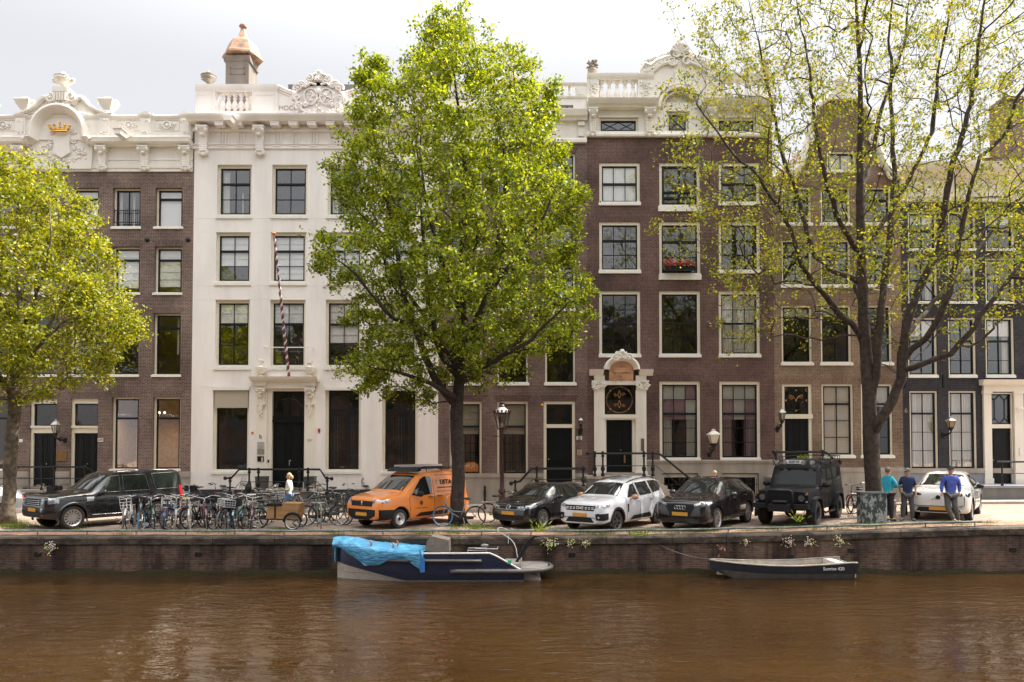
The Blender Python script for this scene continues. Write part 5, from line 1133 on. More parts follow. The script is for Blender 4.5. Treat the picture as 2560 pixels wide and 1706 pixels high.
mb=MB(); mb.lathe([(.30,.06),(.24,.20),(.13,.30)],(X_,dl,zt),12); mb.build('lantern_hood',Mt('lamp_hood_white',(.62,.58,.54),.4,var=.1),t,smooth=True)
mb=MB(); 
for k in range(12): a=2*PI*k/12; mb.blob((X_+.33*math.cos(a),dl+.33*math.sin(a),zt+.12),.045,6,4,sz=1.5)
mb.build('crown',LAMPR,t,smooth=True)
mb=MB(); mb.lathe([(.05,0),(.07,.08),(.05,.16),(.02,.2)],(X_,dl,zb+.02),8); mb.build('bulb',ZINC,t,smooth=True)

# ================================================ GROUND, QUAY, WATER
COB=brick('street_bricks',(.40,.30,.23),(.31,.23,.18),(.30,.25,.20),bw=.2,bh=.1,ms=.012,stain=.30,ground=True)
PAVE=brick('pavement_slabs',(.40,.35,.30),(.35,.30,.26),(.24,.21,.18),bw=.3,bh=.3,ms=.01,stain=.25,ground=True)
def sheet(name,x0,x1,y0,y1,dz,mat,nx=80,ny=4,wob=0):
    vs=[];
    for j in range(ny+1):
        for i in range(nx+1):
            x=x0+(x1-x0)*i/nx; y=y0+(y1-y0)*j/ny
            if wob and j in(0,ny): y+=wob*math.sin(i*1.7)+wob*.8*math.sin(i*.73+1)
            vs.append((x,y,GZ(x)+dz))
    mb=MB(); mb.add(vs,[(j*(nx+1)+i,j*(nx+1)+i+1,(j+1)*(nx+1)+i+1,(j+1)*(nx+1)+i) for j in range(ny) for i in range(nx)])
    o=mb.build(name,mat,None,smooth='all'); o['kind']='structure'; o['label']=name.replace('_',' '); return o
sheet('street',-90,90,DQ+.5,200,0,COB,180,2)
sheet('pavement',-60,60,DF-2.6,DF+.02,.10,PAVE)
k_=MB()
for i in range(60):
    x0=-60+2*i; k_.box(x0,x0+1.99,DF-2.72,DF-2.6,GZ(x0)-.1,GZ(x0+1)+.105)
o=k_.build('kerb',STONE,None); o['kind']='structure'; o['label']='kerb of the pavement'
m,nt,p=base('earth_litter'); g=nd(nt,'NewGeometry'); n=noise(nt,9,8,g.outputs['Position'],.75); r_=ramp(nt,[(.32,(.10,.055,.035)),(.48,(.26,.15,.095)),(.6,(.40,.27,.18)),(.72,(.16,.12,.07))],n.outputs['Fac']); nt.links.new(r_.outputs[0],p.inputs['Base Color']); p.inputs['Roughness'].default_value=.95
b_=nd(nt,'Bump'); b_.inputs['Strength'].default_value=.9; b_.inputs['Distance'].default_value=.04; nt.links.new(n.outputs['Fac'],b_.inputs['Height']); nt.links.new(b_.outputs[0],p.inputs['Normal']); EARTH=m
sheet('earth_strip',-60,60,DQ+.48,24.1,.012,EARTH,400,2,wob=.07)
# quay wall
QB=brick('quay_brick',(.170,.098,.066),(.092,.058,.042),(.135,.10,.078),bw=.22,bh=.07,ms=.014,stain=.55,dirt=(.28,.25,.25),bump=.8)
qw=thing('quay_wall','old dark brown brick canal wall with a weathered stone coping','wall',(0,DQ,0))
vs=[];n=160
for i in range(n+1):
    x=-45+90*i/n; vs+=[(x,DQ,ZW-1.5),(x,DQ+.015,GZ(x)-.20)]
mb=MB(); mb.add(vs,[(2*i,2*i+2,2*i+3,2*i+1) for i in range(n)]); mb.build('brick_face',QB,qw)
mb=MB(); x=-45
m,nt,p=base('coping_stone'); g=nd(nt,'NewGeometry'); n=noise(nt,1.6,8,g.outputs['Position'],.7,sc3=(1,1,1.6)); r_=ramp(nt,[(.34,(.014,.011,.008)),(.47,(.042,.031,.022)),(.56,(.095,.072,.052)),(.70,(.03,.027,.014))],n.outputs['Fac']); nt.links.new(r_.outputs[0],p.inputs['Base Color']); p.inputs['Roughness'].default_value=.9
b_=nd(nt,'Bump'); b_.inputs['Strength'].default_value=.7; b_.inputs['Distance'].default_value=.03; n_=noise(nt,14,5,g.outputs['Position']); nt.links.new(n_.outputs['Fac'],b_.inputs['Height']); nt.links.new(b_.outputs[0],p.inputs['Normal']); CS=m
while x<45:
    L_=random.uniform(1.3,2.1); j=random.uniform(-.012,.012); z=GZ(x+L_/2)
    b0=len(mb.v); mb.prof([(DQ-.03+j,z-.22),(DQ-.045+j,z-.05),(DQ-.01+j,z),(DQ+.50,z+.006),(DQ+.5,z-.22)],x,x+L_-.015)
    for q in range(b0,len(mb.v)): a_=mb.v[q]; mb.v[q]=(a_[0],a_[1],a_[2]+GZ(a_[0])-z)
    x+=L_
mb.build('coping',CS,qw)
mb=MB()
for px,py in ((94,1386),(496,1386),(1975,1392),(2128,1377),(2532,1375),(1430,1388)):
    p=U(px,py,DQ); mb.box(p.x-.10,p.x+.10,DQ-.012,DQ+.02,p.z-.055,p.z+.055)
mb.build('drain_hole',Mt('hole_black',(.004,.004,.004),.9,var=0),qw)
mb=MB(); vs=[]
for i in range(241):
    x=-45+90*i/240; vs+=[(x,DQ-.02,ZW-.3),(x,DQ-.018,ZW+.10+.04*math.sin(i*.9)+.03*math.sin(i*2.3))]
mb.add(vs,[(2*i,2*i+2,2*i+3,2*i+1) for i in range(240)]); mb.build('algae_line',Mt('algae',(.035,.035,.012),.5,var=.4,scale=12),qw)
# water
m,nt,p=base('canal_water'); p.inputs['Base Color'].default_value=(.085,.042,.012,1); p.inputs['Roughness'].default_value=.02; p.inputs['IOR'].default_value=1.33; p.inputs['Specular IOR Level'].default_value=.9
g=nd(nt,'NewGeometry'); nA=noise(nt,1.0,3,g.outputs['Position'],.5,sc3=(.45,1.0,1)); nB=noise(nt,1.0,4,g.outputs['Position'],.55,sc3=(1.7,3.4,1)); nB.inputs['Distortion'].default_value=.8; nC=noise(nt,1.0,3,g.outputs['Position'],.6,sc3=(7,14,1)); nG=noise(nt,.12,3,g.outputs['Position']); rg=ramp(nt,[(.38,.25),(.62,1.0)],nG.outputs['Fac'])
def mth(op,a,b):
    q=nd(nt,'Math',operation=op)
    for i,v in ((0,a),(1,b)):
        if hasattr(v,'links'): nt.links.new(v,q.inputs[i])
        else: q.inputs[i].default_value=v
    return q.outputs[0]
h=mth('ADD',mth('MULTIPLY',nA.outputs['Fac'],.04),mth('ADD',mth('MULTIPLY',mth('MULTIPLY',nB.outputs['Fac'],.075),rg.outputs[0]),mth('MULTIPLY',mth('MULTIPLY',nC.outputs['Fac'],.0038),rg.outputs[0])))
b_=nd(nt,'Bump'); b_.inputs['Strength'].default_value=1.0; b_.inputs['Distance'].default_value=1.0; nt.links.new(h,b_.inputs['Height']); nt.links.new(b_.outputs[0],p.inputs['Normal'])
nm=noise(nt,.25,3,g.outputs['Position']); rm=ramp(nt,[(.35,(.021,.0098,.0024)),(.65,(.032,.0155,.0042))],nm.outputs['Fac']); nt.links.new(rm.outputs[0],p.inputs['Base Color'])
WATER=m; mb=MB(); mb.quad((-120,-2.2,ZW),(120,-2.2,ZW),(120,DQ+.05,ZW),(-120,DQ+.05,ZW)); o=mb.build('canal_water',m,None); o['kind']='structure'; o['label']='brown rippled canal water'
# quay rail
PIPE=Mt('pipe_green_grey',(.16,.19,.17),.55,var=.5,scale=10,dark=(.06,.07,.06),bump=.3)
yr=DQ+.28; 
qr=thing('quay_rail','low worn green grey pipe rail along the canal edge','railing',(0,yr,0))
def railz(x): return GZ(x)+.155
mb=MB(); xe=U(2455,1303,yr).x; pts=[]; x=-24
while x<xe: pts.append((x,yr,railz(x)+.006*math.sin(x*2.1)+.004*math.sin(x*5))); x+=.6
pts.append((xe,yr,railz(xe))); mb.tube(pts,.032,8); mb.build('pipe',PIPE,qr,smooth=True)
x=xe-.22
while x>-24:
    mb=MB(); mb.tube([(x,yr,GZ(x)-.02),(x,yr,railz(x))],.02,6); mb.build('post',PIPE,qr); x-=1.5
# ================================================ opposite bank (behind the viewer, seen only in reflections)
OB=thing('far_bank_terrace','long brown brick terrace on the bank behind the camera','terrace',(0,-14,0))
mb=MB(); hts=[15.5,14,16.5,13.5,15,17,14.5,15.8,14.2,16]; x=-40
for i,hh in enumerate(hts):
    w_=8; mb.box(x,x+w_-.02,-22,-14,-.2,hh); mb.prism([(x,hh),(x+w_-.02,hh),(x+w_/2,hh+2.5)],-22,-14.2); x+=w_
mb.build('brick_walls',BRA,OB)
mb=MB(); x=-40
for i,hh in enumerate(hts):
    for j in range(3):
        for k in range(4): q=x+1.2+2.3*j; mb.box(q,q+1.2,-14,-13.95,1.2+3.4*k,3.3+3.4*k)
    x+=8
mb.build('window_rows',Mt('far_pane',(.10,.11,.12),.1,var=.2),OB)
mb=MB(); mb.box(-120,120,-60,-2.2,-1.6,0); o=mb.build('near_bank',COB,None); o['kind']='structure'; o['label']='bank under and behind the camera'
# ================================================ TREES
BARK=Mt('bark_dark',(.050,.036,.026),.9,var=.5,scale=7,dark=(.018,.013,.010),bump=.9,bs=14)
BARKL=Mt('bark_left',(.15,.12,.08),.9,var=.5,scale=6,dark=(.05,.035,.025),bump=1.0,bs=12)
TWIG=Mt('bark_twig',(.17,.125,.09),.9,var=.3)
BARKR=Mt('bark_right',(.060,.042,.030),.9,var=.5,scale=7,dark=(.022,.015,.011),bump=.9,bs=14)
LEAFM=leafmat("leaf_lime_green",[(0,(.066,.108,.007)),(.4,(.150,.202,.011)),(.75,(.27,.32,.016)),(1,(.45,.47,.06))],.5)
LEAFL=leafmat('leaf_left_yellow_green',[(0,(.07,.10,.006)),(.4,(.17,.205,.010)),(.75,(.30,.315,.015)),(1,(.48,.43,.035))],.5)
LEAFR=leafmat('leaf_right_yellow',[(0,(.07,.115,.012)),(.35,(.17,.205,.018)),(.75,(.29,.295,.025)),(1,(.42,.34,.03))],.5)
def inpoly(P,x,y):
    c=np.zeros(len(x),bool); n=len(P)
    for i in range(n):
        x1,y1=P[i]; x2,y2=P[(i+1)%n]
        if y1==y2: continue
        k=((y1>y)!=(y2>y))&(x<(x2-x1)*(y-y1)/(y2-y1)+x1); c^=k
    return c
def chord(P,x,y):
    xs=[]
    for i in range(len(P)):
        x1,y1=P[i]; x2,y2=P[(i+1)%len(P)]
        if (y1>y)!=(y2>y): xs.append((x2-x1)*(y-y1)/(y2-y1)+x1)
    xs.sort()
    for i in range(0,len(xs)-1,2):
        if xs[i]<=x<=xs[i+1]: return xs[i],xs[i+1]
    return x-1,x+1
def make_tree(name,label,poly,d0,limbs,npts,nleaf,lsize,baseR,bark,leaf,depthk=.85,maxd=4.2,step=.33,tip=.0045,seed=1,leafspread=.22,leafthr=.016,droop=.25,up=.25,group=None,bare=0.0,limbk=(.5,.4),shoots=0,twig=None):
    g=np.random.default_rng(seed)
    P=np.array(poly,float); bx=P[:,0].min(),P[:,0].max(); by=P[:,1].min(),P[:,1].max()
    pts=[]
    while len(pts)<npts:
        x=g.uniform(*bx,4000); y=g.uniform(*by,4000); k=inpoly(poly,x,y)
        for a,b in zip(x[k],y[k]):
            l,r=chord(poly,a,b); half=max((r-l)/2,1); u=(a-(l+r)/2)/half
            hm=half/FP*d0; D=min(maxd,depthk*hm)*math.sqrt(max(0,1-u*u))+.25
            o=g.uniform(-1,1); o=np.sign(o)*abs(o)**.8*D
            p=U(a,b,d0); pts.append((p.x,d0+o,p.z))
            if len(pts)>=npts: break
    for a,b in poly:
        p=U(a,b,d0); pts.append((p.x,d0+g.normal(0,.35),p.z)); pts.append((p.x*.985+p.x*.03*g.random(),d0+g.normal(0,.5),p.z-.25*g.random()))
    pts=np.array(pts)
    pos=[];par=[];root=None
    rmn=[]
    def addn(p,q,r=0): pos.append(p); par.append(q); rmn.append(r); return len(pos)-1
    def W(l): 
        a=U(l[0],l[1],d0+(l[2] if len(l)>2 else 0)); return np.array(a)
    for li,l in enumerate(limbs):
        w=[W(q) for q in l]
        if li==0: last=addn(w[0],-1)
        else:
            A=np.array(pos); last=int(np.argmin(((A-w[0])**2).sum(1)))
        prev=pos[last]; rl=baseR if li==0 else baseR*limbk[li-1 if li-1<len(limbk) else -1]; tl=sum(np.linalg.norm(w[i+1]-w[i]) for i in range(len(w)-1)); dn=0
        for q in w[(1 if li==0 else 0):]:
            L=np.linalg.norm(q-prev); n=max(1,int(L/step)); p0=prev
            for i in range(1,n+1):
                p=p0+(q-p0)*i/n+g.normal(0,.022,3)*(1 if li else .3); last=addn(p,last,rl*max(0,1-(dn+L*i/n)/tl)**(.75 if li else .9)+.004)
            dn+=L; prev=pos[last]
    zmin=W(limbs[0][-1])[2]; z0=pos[0][2]; split=W(limbs[1][0])[2]-.2
    base=np.array([pos[0][0],pos[0][1],split])
    order=np.argsort(np.linalg.norm(pts-base,axis=1)); 
    N=len(pos); cap=N+npts*14; A=np.zeros((cap,3)); A[:N]=np.array(pos); dist=np.zeros(cap)
    for i in range(N): dist[i]=0 if par[i]<0 else dist[par[i]]+np.linalg.norm(A[i]-A[par[i]])
    ok=A[:N,2]>split-.1
    okc=np.zeros(cap,bool); okc[:N]=ok
    par+= [0]*(cap-N)
    for oi in order:
        p=pts[oi]; v=A[:N]-p; dd=np.sqrt((v**2).sum(1)); cost=dd+.10*dist[:N]+np.maximum(0,A[:N,2]-p[2])*.8; cost[~okc[:N]]=1e9
        i=int(np.argmin(cost)); L=dd[i]
        if L<.12: continue
        n=max(1,int(L/step)); a=A[i].copy(); c1=a+(p-a)*.4+np.array([0,0,-.0])+np.array([0,0,.18*L*up*2]); prev=i
        if L>.6: c1=a+(p-a)*.45+np.array([0,0,.22*L])*up*2
        for k in range(1,n+1):
            t=k/n; q=(1-t)**2*a+2*t*(1-t)*c1+t*t*p+g.normal(0,.02,3)
            if k==n: q=p
            if N>=cap: break
            A[N]=q; par[N]=prev; dist[N]=dist[prev]+np.linalg.norm(q-A[prev]); okc[N]=True; prev=N; N+=1
    A=A[:N]; par=np.array(par[:N]); ch=[[] for _ in range(N)]
    for i in range(N):
        if par[i]>=0: ch[par[i]].append(i)
    tips=sum(1 for c in ch if not c); e=math.log(max(tips,3))/math.log(baseR/tip)
    rmin=np.zeros(N); rmin[:len(rmn)]=rmn; rad=np.zeros(N); acc=np.zeros(N)
    odr=np.argsort(-dist[:N])
    for i in odr:
        if not ch[i]: acc[i]=1
        if par[i]>=0: acc[par[i]]+=acc[i]
    rad=np.maximum(tip*acc**(1/e),rmin[:N])
    # chains
    mb=MB(); stack=[(0,None)]
    while stack:
        s,pr=stack.pop(); chain=[s] if pr is None else [pr,s]; cur=s
        while ch[cur]:
            c=sorted(ch[cur],key=lambda k:-rad[k]); 
            for o in c[1:]: stack.append((o,cur))
            cur=c[0]; chain.append(cur)
        rr=[float(rad[k]) for k in chain]
        if pr is not None: rr[0]=min(rr[0],rr[1]*1.15)
        m=max(rr); n=10 if m>.10 else 6 if m>.035 else 4 if m>.012 else 3
        P3=[tuple(A[k]) for k in chain]
        if pr is None:
            rr=[r_*(1+.55*math.exp(-(A[k][2]-z0)/.28)) for r_,k in zip(rr,chain)]
        b0=len(mb.v); mb.tube(P3,rr,n)
        if m>.10:
            for q in range(b0,len(mb.v)):
                x,y,z=mb.v[q]; mb.v[q]=(x+g.normal(0,.008),y+g.normal(0,.008),z)
    SH=[];tw=MB()
    if shoots:
        cn=np.where((rad>.008)&(rad<.09)&(A[:,2]>split+1.2))[0]; cc=A[cn].mean(0)
        for _ in range(shoots):
            i=int(g.choice(cn)); o=A[i]-np.array([base[0],base[1],A[i][2]]); o=o/(np.linalg.norm(o)+.5)
            d=o*g.uniform(.2,.9)+np.array([0,0,g.uniform(.3,1.1)])+g.normal(0,.28,3); d/=np.linalg.norm(d); L=g.uniform(.8,2.8); n=int(L/.22); P_=[A[i]]; q=A[i].copy()
            for k in range(n): d=d+g.normal(0,.05,3)+np.array([0,0,.02]); d/=np.linalg.norm(d); q=q+d*.22; P_.append(q); SH.append(q) if k>n*.3 else None
            tw.tube([tuple(x) for x in P_],[.009*(1-.6*k/n) for k in range(len(P_))],3)
            for k in range(2,len(P_)-1,2):
                if g.random()<.7:
                    e_=d*.5+g.normal(0,.6,3); e_/=np.linalg.norm(e_); q2=P_[k]+e_*g.uniform(.2,.6); tw.tube([tuple(P_[k]),tuple(q2)],[.005,.003],3); SH.append(q2)
    t=thing(name,label,'tree',tuple(A[0]),group=group)
    if shoots: tw.build('twigs',twig,t,smooth='all')
    mb.build('trunk',bark,t,smooth='all')
    # leaves
    cand=np.where((rad<leafthr)&(A[:,2]>split+.1))[0]
    if bare>0: cand=cand[g.random(len(cand))>bare]
    ph=g.uniform(0,6,6); cl_=np.sin(A[cand]@np.array([1.9,.9,1.3])+ph[0])+np.sin(A[cand]@np.array([-1.2,1.6,2.3])+ph[1])+np.sin(A[cand]@np.array([3.1,-1.1,-1.7])+ph[2])+g.normal(0,.6,len(cand))
    wts=np.array([1.0 if not ch[i] else .45 for i in cand])*np.clip(.9+.38*cl_,.12,2.3); wts/=wts.sum()
    pick=g.choice(cand,nleaf,p=wts); AP=A[pick].copy()
    if SH: SHn=np.array(SH); k_=g.random(nleaf)<.5; AP[k_]=SHn[g.integers(0,len(SHn),int(k_.sum()))]
    c=AP+g.normal(0,1,(nleaf,3))*np.array([leafspread,leafspread,leafspread*.75])+np.array([0,0,-.03])
    s=lsize*g.uniform(.6,1.25,nleaf)[:,None]
    nrm=g.normal(0,1,(nleaf,3)); nrm[:,2]=np.abs(nrm[:,2])*.9+.35; nrm/=np.linalg.norm(nrm,axis=1)[:,None]
    ref=g.normal(0,1,(nleaf,3)); u=np.cross(nrm,ref); u/=np.linalg.norm(u,axis=1)[:,None]; v=np.cross(nrm,u)
    u[:,2]-=droop; 
    V=np.stack([c-u*s*.9,c+v*s*.55+nrm*s*.12,c+u*s*.95,c-v*s*.55+nrm*s*.12],1).reshape(-1,3)-np.array(t.location)
    me=bpy.data.meshes.new('crown'); me.vertices.add(len(V)); me.vertices.foreach_set('co',V.astype(np.float32).ravel())
    me.loops.add(nleaf*4); me.loops.foreach_set('vertex_index',np.arange(nleaf*4,dtype=np.int32)); me.polygons.add(nleaf); me.polygons.foreach_set('loop_start',np.arange(0,nleaf*4,4,dtype=np.int32)); me.polygons.foreach_set('loop_total',np.full(nleaf,4,dtype=np.int32)); me.update(calc_edges=True); me.validate()
    me.materials.append(leaf); o=bpy.data.objects.new('crown',me); COL.objects.link(o); o.parent=t
    return t
polyM=[(1070,45),(1095,22),(1130,40),(1165,18),(1175,60),(1180,85),(1225,100),(1235,150),(1300,150),(1345,175),(1340,235),(1372,250),(1375,225),(1400,210),(1408,270),(1392,330),(1385,395),(1425,360),(1428,410),(1400,440),(1420,500),(1475,468),(1480,490),(1455,560),(1462,600),(1440,640),(1475,690),(1492,720),(1470,745),(1492,775),(1450,800),(1462,850),(1400,860),(1365,880),(1345,870),(1330,915),(1290,905),(1280,940),(1215,930),(1205,965),(1170,950),(1110,960),(1075,985),(1080,1010),(1050,1005),(1060,975),(1020,965),(950,968),(900,975),(915,940),(830,915),(905,880),(900,850),(925,830),(895,800),(870,790),(860,765),(905,750),(820,715),(880,690),(780,670),(800,640),(755,588),(790,595),(850,610),(880,600),(855,565),(865,545),(825,490),(838,472),(815,430),(880,420),(835,330),(880,305),(880,260),(895,240),(890,200),(905,195),(915,165),(900,140),(925,140),(950,165),(985,210),(1005,205),(1010,160),(1060,150),(1050,120),(1075,95)]
limM=[[(1143,1308),(1143,1250),(1147,1180),(1143,1100),(1141,1030),(1148,960),(1155,900),(1157,857),(1157,786),(1153,678),(1160,560),(1163,430),(1150,300),(1135,180),(1128,80)],
 [(1146,1020),(1112,985,-.2),(1086,950,-.4),(1057,886,-.6),(1043,843,-.7),(1021,778,-.8),(1003,714,-.8),(995,640,-.7),(975,540,-.6),(950,420,-.4),(925,250,-.3)],
 [(1150,950),(1120,915,.3),(1096,878,.5),(1085,821,.7),(1071,768,.9),(1062,640,1.1),(1050,480,1.2),(1040,330,1)],
 [(1154,905),(1125,885,-.6),(1090,855,-1.0),(1043,825,-1.4),(986,796,-1.9),(950,755,-2.2),(890,690,-2.4),(820,630,-2.4)],
 [(1152,930),(1182,850,.4),(1205,780,.8),(1228,690,1),(1250,560,1.1),(1270,400,.9),(1290,260,.6)],
 [(1150,950),(1200,920,-.7),(1260,890,-1.2),(1330,850,-1.6),(1390,790,-1.7),(1440,730,-1.6)],
 [(1152,930),(1175,840,-.7),(1215,740,-1.4),(1290,640,-1.9),(1360,540,-2),(1400,440,-1.7)],
 [(1148,960),(1215,905,.8),(1300,850,1.5),(1370,740,1.8),(1400,620,1.7)],
 [(1150,930),(1100,850,1.3),(1040,760,1.9),(960,650,2.2),(900,540,2)],
 [(1157,800),(1120,700,-1.2),(1090,600,-1.8),(1060,480,-2),(1050,330,-1.5)],
 [(1150,1000),(1080,960,-1),(1000,930,-1.6),(910,915,-1.9)]]
polyM=[(1143+(a-1143)*.95,b) for a,b in polyM]
make_tree('lime_tree','dense bright green tree in the middle of the quay, trunk beside the orange van',polyM,25.6,limM,2200,98000,.074,.225,BARK,LEAFM,seed=3,leafspread=.15,limbk=(.6,.5),tip=.0055)
polyL=[(-300,560),(-260,470),(-200,420),(-120,395),(-60,380),(0,400),(50,398),(110,388),(150,420),(160,470),(200,500),(225,540),(240,600),(265,635),(262,670),(290,720),(305,760),(330,795),(322,840),(290,830),(270,870),(255,885),(235,905),(240,945),(200,945),(150,975),(120,965),(70,1000),(20,990),(-40,1010),(-100,980),(-200,960),(-280,880),(-340,780),(-330,660)]
limL=[[(18,1310),(22,1250),(26,1150),(32,1060),(38,1000),(40,940),(50,860),(50,760),(40,640),(45,520),(60,430)],
 [(36,1010),(5,950,-.4),(-40,880,-.9),(-100,790,-1.2),(-150,680,-1.2),(-180,560,-1)],
 [(38,985),(80,900,.4),(120,820,.9),(165,740,1.2),(190,640,1.2),(180,560,1)],
 [(40,950),(90,870,-.8),(150,810,-1.5),(210,780,-1.8),(270,760,-1.8)],
 [(44,900),(20,800,1),(-10,700,1.5),(-30,580,1.6),(-40,460,1.2)],
 [(46,880),(75,780,-1),(110,680,-1.8),(130,580,-2),(120,480,-1.6)],
 [(40,940),(-30,870,-1.4),(-90,830,-2.2),(-200,780,-2.4)]]
make_tree('lime_tree','yellow green tree at the left edge with a pale knobbly trunk',polyL,25.4,limL,1500,76000,.070,.20,BARKL,LEAFL,seed=5,leafspread=.16)
polyR=[(1765,50),(1800,-20),(1850,-150),(2000,-260),(2200,-300),(2500,-260),(2750,-150),(2850,100),(2900,400),(2850,650),(2700,750),(2600,740),(2500,800),(2520,730),(2440,880),(2380,900),(2300,960),(2230,950),(2190,900),(2210,850),(2130,780),(2060,850),(2010,850),(2000,790),(1930,830),(1870,870),(1845,860),(1900,790),(1850,770),(1800,800),(1840,720),(1780,720),(1800,640),(1710,620),(1640,560),(1720,540),(1700,470),(1640,380),(1720,360),(1650,310),(1720,290),(1660,210),(1740,190),(1760,120)]
limR=[[(2186,1304),(2184,1250),(2180,1160),(2177,1080),(2174,1000),(2165,900),(2159,800),(2156,700),(2153,600),(2150,500),(2150,400),(2152,300),(2150,180),(2140,0),(2130,-150)],
 [(2163,880),(2149,838),(2128,810,-.2),(2091,778,-.4),(2060,740,-.6),(2037,711,-.7),(2005,666,-.9),(1986,602,-1),(1954,532,-1.1),(1900,449,-1.2),(1850,400,-1.3),(1790,330,-1.3),(1740,260,-1.2)],
 [(2155,710),(2130,695,.3),(2104,685,.5),(2072,676,.8),(2040,640,1),(2020,590,1.1),(2005,525,1.2),(1989,471,1.3),(1964,407,1.3),(1935,280,1.3),(1900,130,1.2),(1870,0,1)],
 [(2176,1010),(2188,940,-.2),(2194,880,-.4),(2200,800,-.5),(2209,708,-.5),(2219,640,-.4),(2231,519,-.3),(2235,439,-.2),(2231,296,-.1),(2225,100,0),(2235,-80,0)],
 [(2180,1085),(2200,1052,-.3),(2235,1004,-.5),(2254,947,-.6),(2257,883,-.7),(2268,813,-.8),(2286,749,-.8),(2311,692,-.8),(2346,630,-.9),(2362,519,-1),(2378,423,-1),(2404,343,-1),(2430,260,-1),(2450,80,-.8),(2470,-100,-.6)],
 [(2256,905,-.6),(2275,875,-.9),(2311,851,-1.2),(2346,797,-1.5),(2372,733,-1.7),(2388,660,-1.8),(2404,551,-1.9),(2426,471,-1.9),(2450,391,-1.8),(2520,330,-1.7),(2620,250,-1.5)],
 [(2256,925,-.6),(2285,918,-.9),(2314,910,-1.1),(2378,883,-1.4),(2423,835,-1.6),(2455,787,-1.7),(2483,746,-1.8),(2522,692,-1.8),(2600,610,-1.7),(2700,540,-1.5)],
 [(2160,800),(2140,700,1),(2180,600,1.7),(2260,470,2),(2330,330,2.1),(2350,150,2),(2380,0,1.8)],
 [(2156,650),(2100,560,-1.2),(2060,450,-1.8),(2040,330,-2),(2020,150,-1.9),(1990,0,-1.7)],
 [(2260,850,-.6),(2330,760,.8),(2400,680,1.6),(2480,580,2),(2580,460,2)],
 [(2150,480),(2180,400,1),(2200,280,1.3),(2260,120,1.3),(2280,-60,1)]]
make_tree('elm_tree','wide sparse tree with dark forked limbs and small yellow leaves on the right',polyR,26.0,limR,2600,64000,.064,.27,BARKR,LEAFR,seed=9,leafspread=.13,tip=.0066,leafthr=.012,maxd=4.0,bare=.08,up=.5,limbk=(.42,.38,.55,.62,.42,.42,.35),shoots=620,twig=TWIG)
LEAFO=leafmat('leaf_far_bank',[(0,(.015,.025,.006)),(.5,(.04,.055,.010)),(1,(.09,.10,.02))],.35)
# trees on the bank behind the camera (reflections in the panes)
polyO=[(-380,400),(-300,150),(-100,-40),(120,-60),(330,100),(400,380),(340,640),(150,780),(-150,790),(-340,650)]
polyO=[(a+1280,b+100) for a,b in polyO]
limO=[[(1280,1308),(1280,1100),(1285,900),(1280,600),(1280,300)],[(1283,950),(1180,760,-.5),(1080,550,-1)],[(1283,950),(1400,760,.5),(1500,560,1)],[(1283,900),(1300,600,-1.5),(1330,400,-2)]]
to=make_tree('far_bank_tree','green tree on the bank behind the camera, nearest the middle',polyO,25.6,limO,420,12000,.15,.22,BARK,LEAFO,seed=21,tip=.008)
to.location=(-3,-6,0); st=subtree(to)
for i,(x,y,rz) in enumerate([(6.5,-6.5,1.0),(-13,-6,2.1),(16,-6.5,3.0),(-23,-6.4,4.0),(26,-6,5.0)]):
    copy_tree(to,st,(x,y,0),rz,'green tree on the bank behind the camera, '+['a few steps right','a few steps left','further right','furthest left','furthest right'][i],'trees on the bank behind the camera')
to['group']='trees on the bank behind the camera'
# ================================================ VEHICLES
def paint(name,col,met=.0,rough=.14,coat=1.0,var=.0):
    m,nt,p=base(name); p.inputs['Base Color'].default_value=(*col,1); p.inputs['Metallic'].default_value=met; p.inputs['Roughness'].default_value=rough; p.inputs['Coat Weight'].default_value=coat; p.inputs['Coat Roughness'].default_value=.03
    g=nd(nt,'NewGeometry'); n=noise(nt,3,5,g.outputs['Position']); r=ramp(nt,[(.35,rough),(.7,rough+.18)],n.outputs['Fac']); nt.links.new(r.outputs[0],p.inputs['Roughness'])
    c=ramp(nt,[(.3,tuple(a*.93 for a in col)),(.7,col)],n.outputs['Fac']); nt.links.new(c.outputs[0],p.inputs['Base Color'])
    return m
PBLK=paint('paint_black',(.010,.010,.011)); PBLK2=paint('paint_black_brown',(.013,.010,.010)); PWHT=paint('paint_white',(.66,.66,.67)); POR=paint('paint_orange',(.78,.235,.035),0,.32); PSIL=paint('paint_silver',(.42,.43,.45),.6); PMAT=paint('paint_matt_black',(.006,.006,.007),0,.5,.12); PMAT.node_tree.nodes['Principled BSDF'].inputs['Specular IOR Level'].default_value=.2; PMAT.node_tree.nodes['Principled BSDF'].inputs['Coat Weight'].default_value=.05; PVOL=paint('paint_volvo_white',(.68,.66,.62))
CGL=Mt('car_glass',(.012,.016,.015),.03,var=0,coat=.85,spec=.8); PLAST=Mt('black_plastic',(.012,.012,.013),.6,var=.1,spec=.3); TYRE=Mt('tyre_rubber',(.028,.026,.025),.85,var=.25,local=True,scale=9); ALU=Mt('alloy_silver',(.55,.52,.50),.3,metal=.8,var=.1); ALUD=Mt('alloy_dark',(.12,.11,.10),.35,metal=.6,var=.1); STEEL=Mt('steel_rim',(.55,.55,.54),.4,metal=.5,var=.1)
HLAMP=Mt('headlamp',(.42,.44,.45),.08,metal=.4,var=.5,scale=14,dark=(.05,.05,.055),coat=1); TLAMP=Mt('tail_lamp',(.45,.01,.015),.15,var=.1,coat=1); PLATE=Mt('number_plate_yellow',(.62,.30,.03),.5,var=.12); CHROME=Mt('chrome',(.7,.7,.7),.12,metal=1,var=0); WELL=Mt('wheel_well',(.006,.006,.006),.95,var=0)
